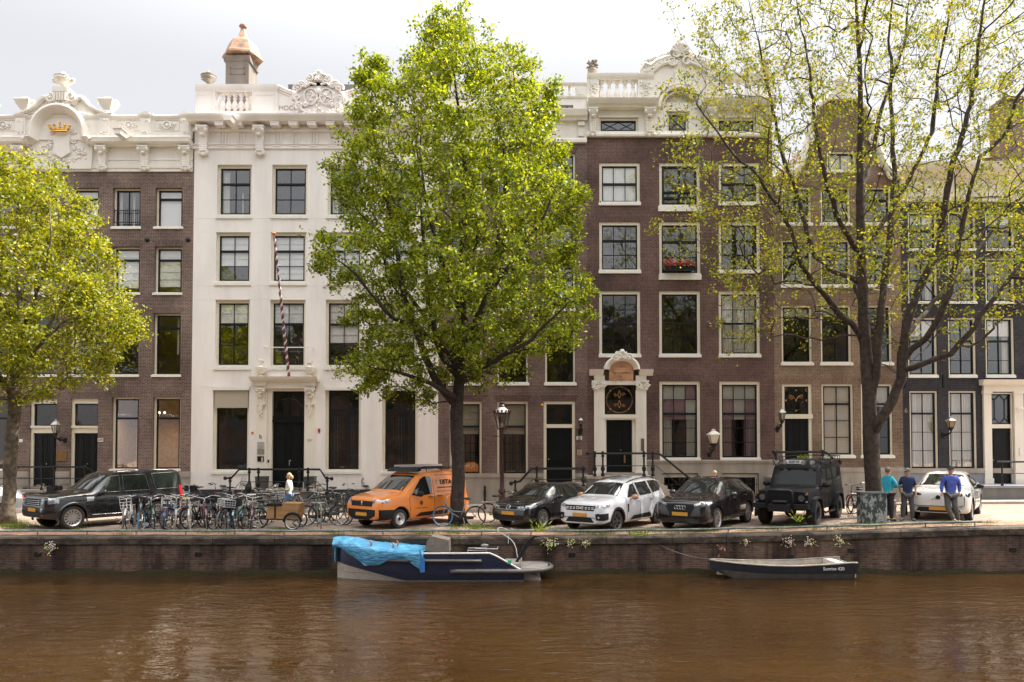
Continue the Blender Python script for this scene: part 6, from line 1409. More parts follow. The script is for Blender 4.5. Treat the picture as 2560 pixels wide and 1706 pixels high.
def pl(P,u):
    P=np.array(P,float)
    for _ in range(1):
        Q=[P[0]]
        for a,b in zip(P[:-1],P[1:]): Q+= [a*.75+b*.25,a*.25+b*.75]
        Q.append(P[-1]); P=np.array(Q)
    return np.interp(u,P[:,0],P[:,1])
def wheel_parts(root,name,pos,r,w,rim,rimmat,side,steer=0,tyrer=None,knob=False,nsp=10):
    mb=MB(); rr=rim
    pr=[(rr,-w/2*.8),(rr+.02,-w/2),(r-.03,-w/2),(r,-w/2*.72),(r,w/2*.72),(r-.03,w/2),(rr+.02,w/2),(rr,w/2*.8),(rr-.01,0)]
    n=32
    vs=[];k=len(pr)
    for q,z in pr:
        for j in range(n):
            a=2*PI*j/n; qq=q+(.012 if knob and q>r-.02 and j%2 else 0); vs.append((qq*math.cos(a),z,qq*math.sin(a)))
    mb.add(vs,[(i*n+j,((i+1)%k)*n+j,((i+1)%k)*n+(j+1)%n,i*n+(j+1)%n) for i in range(k) for j in range(n)])
    o=mb.build('wheel',TYRE,root,smooth=True,local=True); o.location=pos; o.rotation_euler=(0,0,steer+(0 if side>0 else PI))
    mb=MB(); yo=w/2*.62
    def ring(r0,r1,y0,y1,m):
        vs=[];
        for j in range(n):
            a=2*PI*j/n; vs+=[(r0*math.cos(a),y0,r0*math.sin(a)),(r1*math.cos(a),y1,r1*math.sin(a))]
        mb.add(vs,[(2*j,2*((j+1)%n),2*((j+1)%n)+1,2*j+1) for j in range(n)],m)
    ring(rr+.004,rr-.03,yo+.03,yo+.01,0); ring(rr-.03,rr-.035,yo+.01,-w/4,0); ring(rr,0.001,-w/4,-w/4,1)
    if nsp==0:
        ring(rr-.03,rr*.62,yo,yo-.05,0); ring(rr*.62,rr*.3,yo-.05,yo-.01,0); ring(rr*.3,.001,yo-.01,yo,1)
        for j in range(12):
            a=2*PI*j/12; mb.blob((rr*.8*math.cos(a),yo-.02,rr*.8*math.sin(a)),.022,6,4,1,1,.5,1)
    else:
        for j in range(nsp):
            a=2*PI*j/nsp; ca,sa=math.cos(a),math.sin(a); wd=rr*(.10 if nsp>8 else .17)
            def P(q,t,y): return (q*ca-t*sa,y,q*sa+t*ca)
            vs=[P(.05,-wd*.6,yo),P(rr-.025,-wd,yo+.005),P(rr-.025,wd,yo+.005),P(.05,wd*.6,yo),P(.05,-wd*.6,yo-.05),P(rr-.025,-wd,yo-.04),P(rr-.025,wd,yo-.04),P(.05,wd*.6,yo-.05)]
            mb.add(vs,[(0,1,2,3),(4,7,6,5),(0,4,5,1),(2,6,7,3)],0)
        mb.tube([(0,yo-.06,0),(0,yo+.015,0)],rr*.2,12,0)
    q=mb.build('rim',[rimmat,WELL],o,local=True,smooth=True); 
    return o
class Car:
    def __init__(s,name,label,cat,contact,alpha,L,W,fo,wb,r,top,belt,plan,zb,roofw,pm,rimmat,rim,nsp,group,arch=.06,steer=0,tw=.22,knob=False,crown=.03,wellr=None,track=None,sharp=False):
        gpt=ground_at(*contact); a=R(alpha); fwd=Vector((-math.cos(a),-math.sin(a),0)); lf=Vector((math.sin(a),-math.cos(a),0))
        tr=(track if track else W/2-tw/2-.03)
        O=Vector(gpt)-fwd*(L/2-fo)-lf*(tr+tw/2); O.z=GZ(O.x)+.0
        z1=GZ((O+fwd*L/2).x); z2=GZ((O-fwd*L/2).x)
        s.t=thing(name,label,cat,O,PI+a,group); s.t.rotation_euler=(0,math.atan2(z2-z1,L),PI+a); s.t.location.z=(z1+z2)/2
        s.L,s.W=L,W; us=np.unique(np.concatenate([np.linspace(0,.35,12),np.arange(.35,L-.3,.07),np.linspace(L-.3,L,10)]))
        T=pl(top,us);Bt=pl(belt,us);Wd=pl(plan,us);Zb=pl(zb,us); Rw=pl(roofw,us); rows=[]
        for u,t_,b_,w_,z_,rw in zip(us,T,Bt,Wd,Zb,Rw):
            b_=min(b_,t_-.015); gh=t_-b_
            hs_=[(0,z_),(.82*w_,z_),(.965*w_,z_+.06),(w_,z_+.22),(w_*1.0,z_+(b_-z_)*.55),(w_*.985,b_-.10*(b_-z_)),(w_*.955,b_),]
            if gh>.12: hs_+=[(rw,t_-min(.07,gh*.3)),(rw*.86,t_-.012),(rw*.5,t_+crown*.7),(0,t_+crown)]
            else: hs_+=[(w_*.90,b_+gh*.5),(w_*.78,t_),(w_*.4,t_+crown*.5),(0,t_+crown*.6)]
            Q=np.array(hs_)
            if not sharp:
                q=[Q[0]]
                for i in range(len(Q)-1):
                    q+=[Q[i]*.8+Q[i+1]*.2,Q[i]*.2+Q[i+1]*.8]
                q.append(Q[-1]); Q=np.array(q)
            rows.append([(L/2-u,y,z) for y,z in Q]+[(L/2-u,-y,z) for y,z in Q[::-1][1:-1]])
        n=len(rows[0]); mb=MB(); mb.add([p for r_ in rows for p in r_],[(i*n+j,(i+1)*n+j,(i+1)*n+(j+1)%n,i*n+(j+1)%n) for i in range(len(rows)-1) for j in range(n)]+[tuple(range(n)),tuple(range(len(rows)*n-1,len(rows)*n-n-1,-1))])
        # consistent outward normals
        me=bpy.data.meshes.new('body'); me.from_pydata(mb.v,[],mb.f); bm=bmesh.new(); bm.from_mesh(me); bmesh.ops.recalc_face_normals(bm,faces=bm.faces); bm.to_mesh(me)
        s.bvh=BVHTree.FromBMesh(bm); bm.free(); me.materials.append(pm); me.materials.append(WELL)
        ob=bpy.data.objects.new('body',me); COL.objects.link(ob)
        wr=wellr or r+arch
        cb=MB(); 
        for xw in (L/2-fo,L/2-fo-wb):
            for sg in (-1,1):
                y0,y1=sg*(W/2-tw-.10),sg*(W/2+.3); vs=[]
                for j in range(28):
                    q=2*PI*j/28; vs+=[(xw+wr*math.cos(q),y0,r+wr*math.sin(q)*(1 if math.sin(q)>0 else 1.6)),(xw+wr*math.cos(q),y1,r+wr*math.sin(q)*(1 if math.sin(q)>0 else 1.6))]
                cb.add(vs,[(2*j,2*j+1,2*((j+1)%28)+1,2*((j+1)%28)) for j in range(28)]+[tuple(2*j for j in range(28))[::-1],tuple(2*j+1 for j in range(28))],1)
        cm=bpy.data.meshes.new('cut'); cm.from_pydata(cb.v,[],cb.f); bm=bmesh.new(); bm.from_mesh(cm); bmesh.ops.recalc_face_normals(bm,faces=bm.faces); bm.to_mesh(cm); bm.free(); cm.materials.append(pm); cm.materials.append(WELL)
        for p in cm.polygons: p.material_index=1
        co=bpy.data.objects.new('cut',cm); COL.objects.link(co)
        md=ob.modifiers.new('b','BOOLEAN'); md.object=co; md.operation='DIFFERENCE'; md.solver='EXACT'
        dg=bpy.context.evaluated_depsgraph_get(); dg.update(); me2=bpy.data.meshes.new_from_object(ob.evaluated_get(dg))
        ob.modifiers.clear(); ob.data=me2; bpy.data.objects.remove(co)
        me2.polygons.foreach_set('use_smooth',[True]*len(me2.polygons)); me2.set_sharp_from_angle(angle=R(38)); ob.parent=s.t; s.body=ob; s.pm=pm
        for xw,st in ((L/2-fo,steer),(L/2-fo-wb,0)):
            for sg in (1,-1): wheel_parts(s.t,'wheel',(xw,sg*tr,r),r,tw,rim,rimmat,sg,st,knob=knob,nsp=nsp)
        s.fo,s.wb,s.r,s.wr,s.tw,s.tr=fo,wb,r,wr,tw,tr
    def ray(s,mode,a,b,sg=1,off=.006):
        L=s.L
        if mode=='side': o=Vector((L/2-a,sg*3,b)); d=Vector((0,-sg,0))
        elif mode=='top': o=Vector((L/2-a,b,4)); d=Vector((0,0,-1))
        elif mode=='front': o=Vector((L/2+3,a,b)); d=Vector((-1,0,0))
        elif mode=='rear': o=Vector((-L/2-3,a,b)); d=Vector((1,0,0))
        h=s.bvh.ray_cast(o,d)
        if h[0] is None:
            h=s.bvh.find_nearest(o+d*2.2)
        nn=h[1]; 
        if nn.dot(d)>0: nn=-nn
        return h[0]+nn*off
    def near(s,p,off=.006):
        h=s.bvh.find_nearest(Vector(p)); nn=h[1]
        c=Vector((h[0].x*.9,0,.7)); 
        if nn.dot(h[0]-c)<0: nn=-nn
        return h[0]+nn*off
    def patch(s,name,mode,lo,hi,mat,sg=1,off=.006,nu=8,nv=5,parent=None):
        def samp(P,t):
            P=np.array(P,float); k=len(P)-1; q=t*k; i=min(int(q),k-1); return P[i]+(P[i+1]-P[i])*(q-i)
        nu=max(nu,(len(lo)-1)*4); vs=[]
        for j in range(nv+1):
            for i in range(nu+1):
                a=samp(lo,i/nu)*(1-j/nv)+samp(hi,i/nu)*(j/nv)
                vs.append(s.near((a[0],a[1]*1.0,a[2]),off) if mode=='near' else s.ray(mode,a[0],a[1],sg,off))
        mb=MB(); mb.add(vs,[(j*(nu+1)+i,j*(nu+1)+i+1,(j+1)*(nu+1)+i+1,(j+1)*(nu+1)+i) for j in range(nv) for i in range(nu)])
        return mb.build(name,mat,parent or s.t,smooth='all',local=True)
    def line(s,name,mode,pts,mat,r=.007,sg=1,off=.002,seg=8,parent=None,build=True):
        P=[]
        for (a,b),(c,d) in zip(pts[:-1],pts[1:]):
            for i in range(seg): t=i/seg; P.append(s.ray(mode,a+(c-a)*t,b+(d-b)*t,sg,off))
        P.append(s.ray(mode,*pts[-1],sg,off)); mb=MB(); mb.tube(P,r,5,0)
        return mb.build(name,mat,parent or s.body,smooth='all',local=True)
    def seams(s,doors):
        for d in doors: 
            for sg in (1,): s.line('door_seam','side',d,WELL,.006,sg)
    def mirror(s,u,z,mat,sz=1.0):
        for sg in (1,-1):
            p=s.ray('side',u,z,sg,0); mb=MB(); c=(p.x-.02,p.y+sg*.16*sz,p.z+.06); mb.blob(c,.12*sz,12,8,0,.65,1.0,.72); mb.tube([p,(c[0],c[1]-sg*.06,c[2]-.06)],.025,6); mb.build('wing_mirror',mat,s.t,smooth='all',local=True)
    def handle(s,u,z,mat):
        p=s.ray('side',u,z,1,.0); mb=MB(); mb.tube([p+Vector((.10,.0,0)),p+Vector((.08,.035,0)),p+Vector((-.08,.035,0)),p+Vector((-.10,0,0))],.014,6); mb.build('door_handle',mat,s.t,smooth='all',local=True)
    def plate(s,z,w=.52,mat=None,y=0,h=.11):
        p=s.ray('front',y,z,1,.0); mb=MB(); x=p.x+.012; mb.box(x-.02,x+.006,y-w/2,y+w/2,z-h/2,z+h/2); mb.build('number_plate',mat or PLATE,s.t,local=True)
    def arches(s,mat,wd=.07,t=.02):
        for xw in (s.L/2-s.fo,s.L/2-s.fo-s.wb):
            for sg in (1,-1):
                vs=[];n=20
                for i in range(n+1):
                    q=-.35+(PI+.7)*i/n; 
                    for rr,dy in ((s.wr-.015,0),(s.wr+.0,t),(s.wr+wd,t*.7),(s.wr+wd+.01,-.02)):
                        x=xw+rr*math.cos(q); z=s.r+rr*math.sin(q); z=max(z,.24)
                        h=s.bvh.ray_cast(Vector((x,sg*3,min(z,1.05))),Vector((0,-sg,0))); yy=h[0].y if h[0] is not None and abs(h[0].y)>s.W*.4 else sg*s.W*.485
                        vs.append((x,yy+sg*dy,z))
                mb=MB(); mb.add(vs,[(4*i+j,4*i+4+j,4*i+5+j,4*i+1+j) for i in range(n) for j in range(3)]); mb.build('wheel_arch',mat,s.t,smooth='all',local=True)
    def rails(s,u0,u1,y,mat,h=.05,r=.016):
        for sg in (1,-1):
            P=[];
            for i in range(9):
                t=i/8; u=u0+(u1-u0)*t; p=s.ray('top',u,sg*y,1,0); P.append(p+Vector((0,0,h*min(1,4*t,4*(1-t)))))
            mb=MB(); mb.tube(P,r,6); mb.build('roof_rail',mat,s.t,smooth='all',local=True)
GRP='cars parked nose out along the quay'
FR=lambda L,f:[(a,b) for a,b in f]
# --- black estate SUV at the left
c=Car('parked_car','big black off-roader with stepped roof and silver rims, nose left, behind the bicycles','car',(183,1324),55,4.78,1.92,.86,2.885,.385,
 [(0,.62),(.02,1.0),(.1,1.10),(.5,1.15),(1.30,1.21),(1.40,1.24),(2.02,1.74),(2.15,1.80),(2.7,1.83),(3.2,1.84),(3.4,1.88),(4.5,1.87),(4.68,1.80),(4.76,1.2),(4.78,.6)],
 [(0,.60),(.02,.98),(.15,1.05),(1.3,1.13),(3.2,1.14),(4.7,1.15),(4.78,.58)],
 [(0,.74),(.06,.84),(.25,.92),(.6,.955),(4.3,.955),(4.7,.92),(4.78,.85)],[(0,.42),(.25,.34),(.7,.29),(4.2,.30),(4.78,.42)],[(0,.7),(1.4,.80),(2.1,.76),(4.5,.76),(4.78,.72)],PBLK,ALU,.27,14,GRP,tw=.25,steer=.0)
c.patch('windscreen','top',[(1.43,-.76),(1.40,0),(1.43,.76)],[(2.0,-.64),(1.97,0),(2.0,.64)],CGL)
c.patch('side_window','side',[(1.68,1.17),(2.38,1.18)],[(2.12,1.68),(2.38,1.70)],CGL); c.patch('side_window','side',[(2.52,1.18),(3.42,1.19)],[(2.52,1.70),(3.32,1.72)],CGL); c.patch('side_window','side',[(3.64,1.20),(4.50,1.22)],[(3.55,1.74),(4.44,1.77)],CGL)
for W4 in ([(1.68,1.16),(2.12,1.69),(2.39,1.71),(2.39,1.17),(1.68,1.16)],[(2.51,1.17),(2.51,1.71),(3.32,1.73),(3.43,1.18),(2.51,1.17)],[(3.65,1.19),(3.56,1.75),(4.44,1.78),(4.50,1.21),(3.65,1.19)]): c.line('window_trim','side',W4,ALUD,.012,off=.006,parent=c.t)  # grey outlines added in place of sky reflected on the black pillars
c.patch('headlight','near',[(2.30,.60,.86),(2.22,.85,.86),(1.98,.95,.88)],[(2.28,.60,1.04),(2.20,.85,1.05),(1.96,.95,1.04)],HLAMP); c.patch('headlight','near',[(2.30,-.60,.86),(2.22,-.85,.86)],[(2.28,-.60,1.04),(2.20,-.85,1.05)],HLAMP)
g_=c.patch('grille','front',[(-.52,.80),(.52,.80)],[(-.52,1.02),(.52,1.02)],PLAST,off=.008)
for z in (.84,.90,.96): c.line('grille_bar','front',[(-.5,z),(.5,z)],CHROME,.012,off=.014,parent=g_)
c.patch('lower_bumper','front',[(-.75,.44),(.75,.44)],[(-.75,.60),(.75,.60)],PLAST); c.plate(.66); c.arches(PBLK,.06,.02); c.seams([[(1.60,.45),(1.58,1.15)],[(2.45,.40),(2.45,1.75)],[(3.50,.80),(3.42,1.76)],[(1.6,.45),(3.3,.42)]]); c.mirror(1.72,1.12,PBLK,1.25); c.handle(2.28,.98,PLAST); c.handle(3.3,1.0,PLAST)
v_=c.patch('side_vent','side',[(1.28,.90),(1.50,.90)],[(1.26,1.04),(1.50,1.04)],CHROME); c.line('sill_strip','side',[(1.45,.44),(3.3,.43)],CHROME,.012); c.patch('tail_light','near',[(-2.34,.96,.80),(-2.2,.97,.80)],[(-2.30,.80,1.30),(-2.18,.92,1.30)],TLAMP)
mb=MB(); p=c.ray('front',.66,.66,1,.01); mb.blob(p,.07,12,6,0,.4,1,1); mb.build('fog_light',HLAMP,c.t,smooth='all',local=True); c.rails(2.2,4.5,.70,PLAST,.03,.014)
# --- silver car at the very edge
c=Car('parked_car','silver car cut off by the left picture edge behind the pale tree trunk','car',(-215,1322),55,4.3,1.8,.85,2.6,.32,
 [(0,.55),(.03,.72),(.3,.85),(1.0,.98),(1.15,1.02),(1.9,1.42),(2.3,1.47),(3.2,1.46),(3.9,1.25),(4.2,1.05),(4.3,.5)],[(0,.5),(.03,.68),(1,.93),(4.1,.98),(4.3,.48)],[(0,.6),(.1,.75),(.4,.87),(4,.88),(4.3,.76)],[(0,.3),(.5,.2),(4,.22),(4.3,.35)],[(0,.6),(1.2,.72),(2,.6),(4.3,.6)],PSIL,ALU,.22,10,GRP)
c.patch('windscreen','top',[(1.2,-.68),(1.2,.68)],[(1.85,-.55),(1.85,.55)],CGL); c.patch('side_window','side',[(1.6,1.0),(3.6,1.02)],[(2.1,1.36),(3.3,1.36)],CGL); c.plate(.5); c.patch('tail_light','near',[(-2.1,.5,.8),(-1.95,.9,.8)],[(-2.1,.5,.98),(-1.95,.88,.98)],TLAMP); c.patch('headlight','near',[(2.1,.45,.6),(1.9,.85,.62)],[(2.05,.45,.74),(1.8,.85,.8)],HLAMP)
# --- orange van
V=Car('delivery_van','bright orange delivery van with black bumper and ladder on its roof rack','van',(1001,1322),52,4.40,1.86,.90,2.79,.325,
 [(0,.70),(.03,.92),(.10,1.02),(.4,1.10),(.95,1.18),(1.05,1.22),(1.80,1.72),(1.98,1.80),(2.4,1.86),(3.8,1.87),(4.2,1.83),(4.34,1.4),(4.40,.6)],
 [(0,.66),(.03,.86),(.2,.97),(.9,1.07),(2,1.12),(4.2,1.14),(4.40,.58)],[(0,.72),(.06,.80),(.25,.88),(.6,.925),(4.1,.925),(4.3,.90),(4.4,.86)],[(0,.34),(.3,.25),(.8,.22),(4,.24),(4.4,.34)],[(0,.7),(1,.82),(1.9,.76),(4.1,.78),(4.4,.74)],POR,STEEL,.20,0,GRP,tw=.2)
V.patch('windscreen','top',[(1.10,-.76),(1.06,0),(1.10,.76)],[(1.80,-.64),(1.76,0),(1.80,.64)],CGL)
V.patch('side_window','side',[(1.42,1.08),(1.80,1.03),(2.42,1.08)],[(1.90,1.60),(2.10,1.68),(2.42,1.70)],CGL,nv=8)
V.patch('headlight','near',[(2.16,.50,.86),(2.0,.86,.86),(1.80,.92,.90)],[(2.13,.50,.96),(1.98,.84,1.02),(1.76,.92,1.06)],HLAMP); V.patch('headlight','near',[(2.16,-.50,.86),(2.0,-.86,.86)],[(2.13,-.50,.96),(1.98,-.84,1.02)],HLAMP)
V.patch('grille','front',[(-.50,.76),(.50,.76)],[(-.54,.93),(.54,.93)],PLAST); 
bp=[(-.84,.30),(0,.28),(.84,.30)],[(-.86,.66),(-.5,.66),(0,.66),(.5,.66),(.86,.66)]
V.patch('front_bumper','near',[(1.75,.95,.30),(2.05,.85,.26),(2.2,.4,.26),(2.2,-.4,.26),(2.05,-.85,.26)],[(1.55,.95,.64),(2.08,.88,.66),(2.2,.4,.66),(2.2,-.4,.66),(2.08,-.88,.66)],PLAST,nv=6,off=.012)
V.plate(.50,.54); mb=MB(); mb.blob(V.ray('front',0,.85,1,.015),.055,8,6,0,.3,.8,1.2); mb.build('badge',CHROME,V.t,smooth='all',local=True)
V.arches(PLAST,.03,.012); V.patch('side_moulding','side',[(1.55,.36),(3.15,.36)],[(1.80,.48),(3.15,.50)],PLAST,off=.02)
V.seams([[(1.36,.30),(1.30,1.0),(1.42,1.08)],[(2.50,.30),(2.50,1.72)],[(3.45,.6),(3.55,1.70)],[(2.6,1.15),(3.5,1.15)],[(2.62,1.72),(4.2,1.72)]]); V.mirror(1.62,1.06,PLAST,1.2); V.handle(2.30,.98,PLAST); V.handle(2.75,1.0,PLAST)
V.patch('tail_light','near',[(-2.18,.90,.80),(-2.1,.93,.80)],[(-2.15,.84,1.30),(-2.05,.90,1.30)],TLAMP)
def on_side(cr,u,z,off=.014):
    p=cr.ray('side',u,z,1,off); 
    return Matrix.Translation(p)@Matrix.Rotation(PI,4,'Z')@Matrix.Rotation(PI/2,4,'X')
text_mesh('lettering','R',.26,FRAMEW,V.t,on_side(V,2.74,1.46),bold=.004); text_mesh('lettering','USTA',.24,PLAST,V.t,on_side(V,3.14,1.46),bold=.004)
p=V.ray('side',3.05,1.28,1,.01); mb=MB(); mb.box(p.x-.42,p.x+.36,p.y-.004,p.y+.004,p.z-.012,p.z+.012); mb.build('logo_line',PLAST,V.t,local=True) 
mb=MB(); p=V.ray('side',1.85,.80,1,.012); mb.add([p+Vector((a*.09,0,b*.10)) for a,b in ((0,-1),(1,0),(0,1),(-1,0))],[(0,1,2,3)]); mb.build('diamond_logo',Mt('logo_rust',(.16,.03,.01),.5,var=.05),V.t,local=True)
mb=MB(); mb.box(-.28,.28,0,.004,-.006,.006); mb.v=[(p.x+a,p.y+b,p.z-.17+c_) for a,b,c_ in mb.v]; mb.build('logo_line',PLAST,V.t,local=True)
mb=MB(); L2=2.2; zr=1.97
for sg in (1,-1):
    mb.tube([(L2-1.9,sg*.72,zr-.04),(L2-2.1,sg*.74,zr+.05),(L2-4.1,sg*.74,zr+.05)],.016,6); mb.tube([(L2-1.95,sg*.74,zr-.02),(L2-4.1,sg*.74,zr-.02)],.016,6)
    for u in (2.25,3.0,3.9): mb.tube([(L2-u,sg*.74,zr+.05),(L2-u,sg*.76,zr-.12)],.018,5)
for u in (2.1,2.5,2.9,3.3,3.7,4.1): mb.tube([(L2-u,-.74,zr-.02),(L2-u,.74,zr-.02)],.014,5)
rk=mb.build('roof_rack',PLAST,V.t,smooth=True,local=True)
mb=MB(); mb.prism([(L2-1.75,1.84),(L2-1.9,1.98),(L2-2.05,1.98),(L2-2.0,1.86)],-.72,.72); mb.build('wind_deflector',PLAST,V.t,local=True)
ld=thing('ladder','aluminium ladder lying on the roof rack of the orange van','ladder',V.t.location+Vector((0,0,0)),V.t.rotation_euler[2])
for yy in (-.48,-.16):
    mb=MB(); mb.box(L2-4.0,L2-1.9,yy-.015,yy+.015,zr+.02,zr+.10); mb.build('rail',ALU,ld,local=True)
for i in range(8): mb=MB(); x=L2-2.0-.27*i; mb.tube([(x,-.48,zr+.06),(x,-.16,zr+.06)],.014,6); mb.build('rung',ALU,ld,local=True)
# --- black hatchback
c=Car('parked_car','small glossy black hatchback between the orange van and the white car','car',(1359,1321),52,4.07,1.75,.84,2.55,.32,
 [(0,.50),(.02,.70),(.12,.82),(.5,.92),(.98,1.0),(1.08,1.03),(1.75,1.38),(2.1,1.44),(2.9,1.44),(3.6,1.40),(3.9,1.18),(4.02,.95),(4.07,.5)],[(0,.46),(.02,.66),(.2,.78),(1,.93),(3.7,1.0),(4.0,.88),(4.07,.45)],
 [(0,.62),(.06,.74),(.25,.83),(.6,.875),(3.6,.875),(3.95,.80),(4.07,.70)],[(0,.26),(.4,.20),(3.7,.2),(4.07,.34)],[(0,.6),(1.1,.70),(1.8,.58),(3.4,.56),(4.07,.5)],PBLK,ALU,.23,10,GRP,tw=.2)
c.patch('windscreen','top',[(1.12,-.67),(1.06,0),(1.12,.67)],[(1.74,-.52),(1.70,0),(1.74,.52)],CGL); c.patch('side_window','side',[(1.52,.97),(2.20,.99)],[(1.95,1.31),(2.20,1.34)],CGL); c.patch('side_window','side',[(2.30,.99),(3.15,1.02)],[(2.30,1.34),(2.95,1.33)],CGL); c.patch('side_window','side',[(3.25,1.04),(3.55,1.1)],[(3.1,1.31),(3.4,1.25)],CGL)
c.patch('headlight','near',[(1.98,.36,.66),(1.86,.74,.66),(1.60,.86,.72)],[(1.97,.36,.72),(1.84,.74,.76),(1.56,.86,.80)],HLAMP); c.patch('headlight','near',[(1.98,-.36,.66),(1.86,-.74,.66)],[(1.97,-.36,.72),(1.84,-.74,.76)],HLAMP)
c.patch('grille','front',[(-.34,.64),(.34,.64)],[(-.36,.74),(.36,.74)],PLAST); c.patch('lower_grille','front',[(-.60,.30),(.60,.30)],[(-.62,.44),(.62,.44)],PLAST); c.plate(.52); c.line('chrome_strip','front',[(-.66,.645),(.66,.645)],CHROME,.008,off=.01)
mb=MB(); mb.tube([c.ray('front',.08*math.cos(t*PI/8),.70+.08*math.sin(t*PI/8),1,.02) for t in range(16)],.010,5,closed=True); p=c.ray('front',0,.7,1,.022)
for pts in ([(-.05,.05),(-.02,-.01),(0,.02),(.02,-.01),(.05,.05)],[(-.06,.0),(-.03,-.06),(0,0),(.03,-.06),(.06,0)]): mb.tube([(p.x,a,p.z+b) for a,b in pts],.007,4)
mb.build('badge',CHROME,c.t,smooth='all',local=True); c.mirror(1.62,.96,PBLK); c.handle(2.12,.86,PBLK); c.handle(2.98,.88,PBLK); c.seams([[(1.36,.28),(1.34,.95)],[(2.25,.25),(2.25,1.36)],[(3.0,.60),(3.1,1.0)]]); c.line('body_crease','side',[(1.2,.82),(3.6,.88)],PBLK,.010)
c.line('window_chrome','side',[(1.45,.955),(3.45,1.03)],PLAST,.008)
# --- white estate
c=Car('parked_car','white estate car with black cladding, roof rails and one copper coloured mirror','car',(1545,1330),53,4.55,1.80,.88,2.90,.335,
 [(0,.60),(.02,.84),(.10,.94),(.5,1.02),(1.05,1.08),(1.15,1.12),(1.85,1.50),(2.1,1.56),(2.9,1.60),(3.7,1.63),(4.2,1.58),(4.42,1.2),(4.50,.9),(4.55,.5)],[(0,.55),(.02,.78),(.2,.90),(1.1,1.0),(4.1,1.07),(4.45,1.0),(4.55,.48)],
 [(0,.66),(.05,.76),(.2,.85),(.6,.90),(4.0,.90),(4.4,.86),(4.55,.78)],[(0,.30),(.4,.22),(4.1,.22),(4.55,.36)],[(0,.6),(1.1,.72),(1.9,.62),(4.2,.62),(4.55,.6)],PWHT,ALUD,.235,6,GRP,tw=.2,arch=.05)
c.patch('windscreen','top',[(1.18,-.68),(1.13,0),(1.18,.68)],[(1.86,-.55),(1.82,0),(1.86,.55)],CGL); c.patch('side_window','side',[(1.58,1.04),(2.32,1.06)],[(2.05,1.43),(2.32,1.47)],CGL); c.patch('side_window','side',[(2.42,1.06),(3.30,1.09)],[(2.42,1.48),(3.22,1.51)],CGL); c.patch('side_window','side',[(3.42,1.11),(4.0,1.16),(4.18,1.30)],[(3.34,1.51),(3.9,1.52),(4.16,1.44)],CGL)
c.patch('headlight','near',[(2.24,.48,.78),(2.1,.76,.78),(1.9,.88,.82)],[(2.22,.48,.86),(2.08,.76,.88),(1.85,.88,.92)],HLAMP); c.patch('headlight','near',[(2.24,-.48,.78),(2.1,-.76,.78)],[(2.22,-.48,.86),(2.08,-.76,.88)],HLAMP)
g_=c.patch('grille','front',[(-.50,.70),(.50,.70)],[(-.56,.86),(.56,.86)],PLAST,off=.008); c.patch('lower_grille','front',[(-.52,.34),(.52,.34)],[(-.40,.50),(.40,.50)],PLAST); c.plate(.57)
for y in (-.46,-.34,-.22,.22,.34,.46):
    for z in (.755,.80): p=c.ray('front',y,z,1,.014); mb=MB(); mb.box(p.x-.01,p.x+.004,y-.04,y+.04,z-.012,z+.012); mb.build('grille_mark',FRAMEW,g_,local=True)
for sg in (1,-1):
    p=c.ray('front',sg*.07,.78,1,.016); mb=MB(); mb.tube([(p.x,sg*.005,.745 if 0 else .78),(p.x,sg*.05,.81),(p.x,sg*.13,.81)],.012,4); mb.tube([(p.x,sg*.005,.78),(p.x,sg*.05,.75),(p.x,sg*.13,.75)],.012,4); mb.tube([(p.x,sg*.13,.75),(p.x,sg*.13,.81)],.010,4) if sg<0 else None; mb.build('grille_emblem',FRAMEW,g_,local=True)
c.patch('fog_light_housing','near',[(2.16,.60,.42),(1.98,.86,.44)],[(2.18,.56,.60),(1.98,.88,.64)],PLAST,off=.012); c.patch('fog_light_housing','near',[(2.16,-.60,.42),(1.98,-.86,.44)],[(2.18,-.56,.60),(1.98,-.88,.64)],PLAST,off=.012)
c.patch('front_skirt','near',[(1.85,.90,.24),(2.1,.7,.24),(2.22,0,.26),(2.1,-.7,.24)],[(1.85,.90,.36),(2.1,.7,.36),(2.22,0,.36),(2.1,-.7,.36)],PLAST,off=.010)
c.arches(PLAST,.075,.02); c.patch('door_cladding','side',[(1.62,.33),(2.45,.33)],[(1.85,.45),(2.45,.47)],PLAST,off=.016); c.patch('door_cladding','side',[(2.49,.33),(3.20,.33)],[(2.49,.47),(3.05,.49)],PLAST,off=.016)
c.rails(1.95,4.2,.58,PLAST,.06,.018); c.mirror(1.72,1.0,Mt('mirror_copper',(.45,.20,.08),.3,var=.05,coat=1),1.05); c.handle(2.2,.92,PWHT); c.handle(3.2,.95,PWHT); c.seams([[(1.45,.34),(1.42,1.0)],[(2.37,.28),(2.37,1.5)],[(3.25,.55),(3.38,1.08),(3.36,1.52)]])
c.patch('tail_light','near',[(-2.2,.70,.98),(-2.05,.90,.98)],[(-2.10,.66,1.36),(-2.02,.76,1.36)],TLAMP); mb=MB(); p=c.ray('side',1.98,.98,1,.012)
for k in range(8): a=2*PI*k/8; mb.box(p.x+.06*math.cos(a)-.022,p.x+.06*math.cos(a)+.022,p.y-.004,p.y+.004,p.z-.02+.06*math.sin(a)-.022,p.z-.02+.06*math.sin(a)+.022)
mb.build('blue_logo',Mt('logo_blue',(.12,.38,.75),.4,var=0),c.t,local=True); mb=MB(); p=c.ray('side',1.52,.72,1,.01); mb.box(p.x-.03,p.x+.03,p.y-.01,p.y+.01,p.z-.13,p.z+.13); mb.build('fender_vent',PLAST,c.t,local=True)
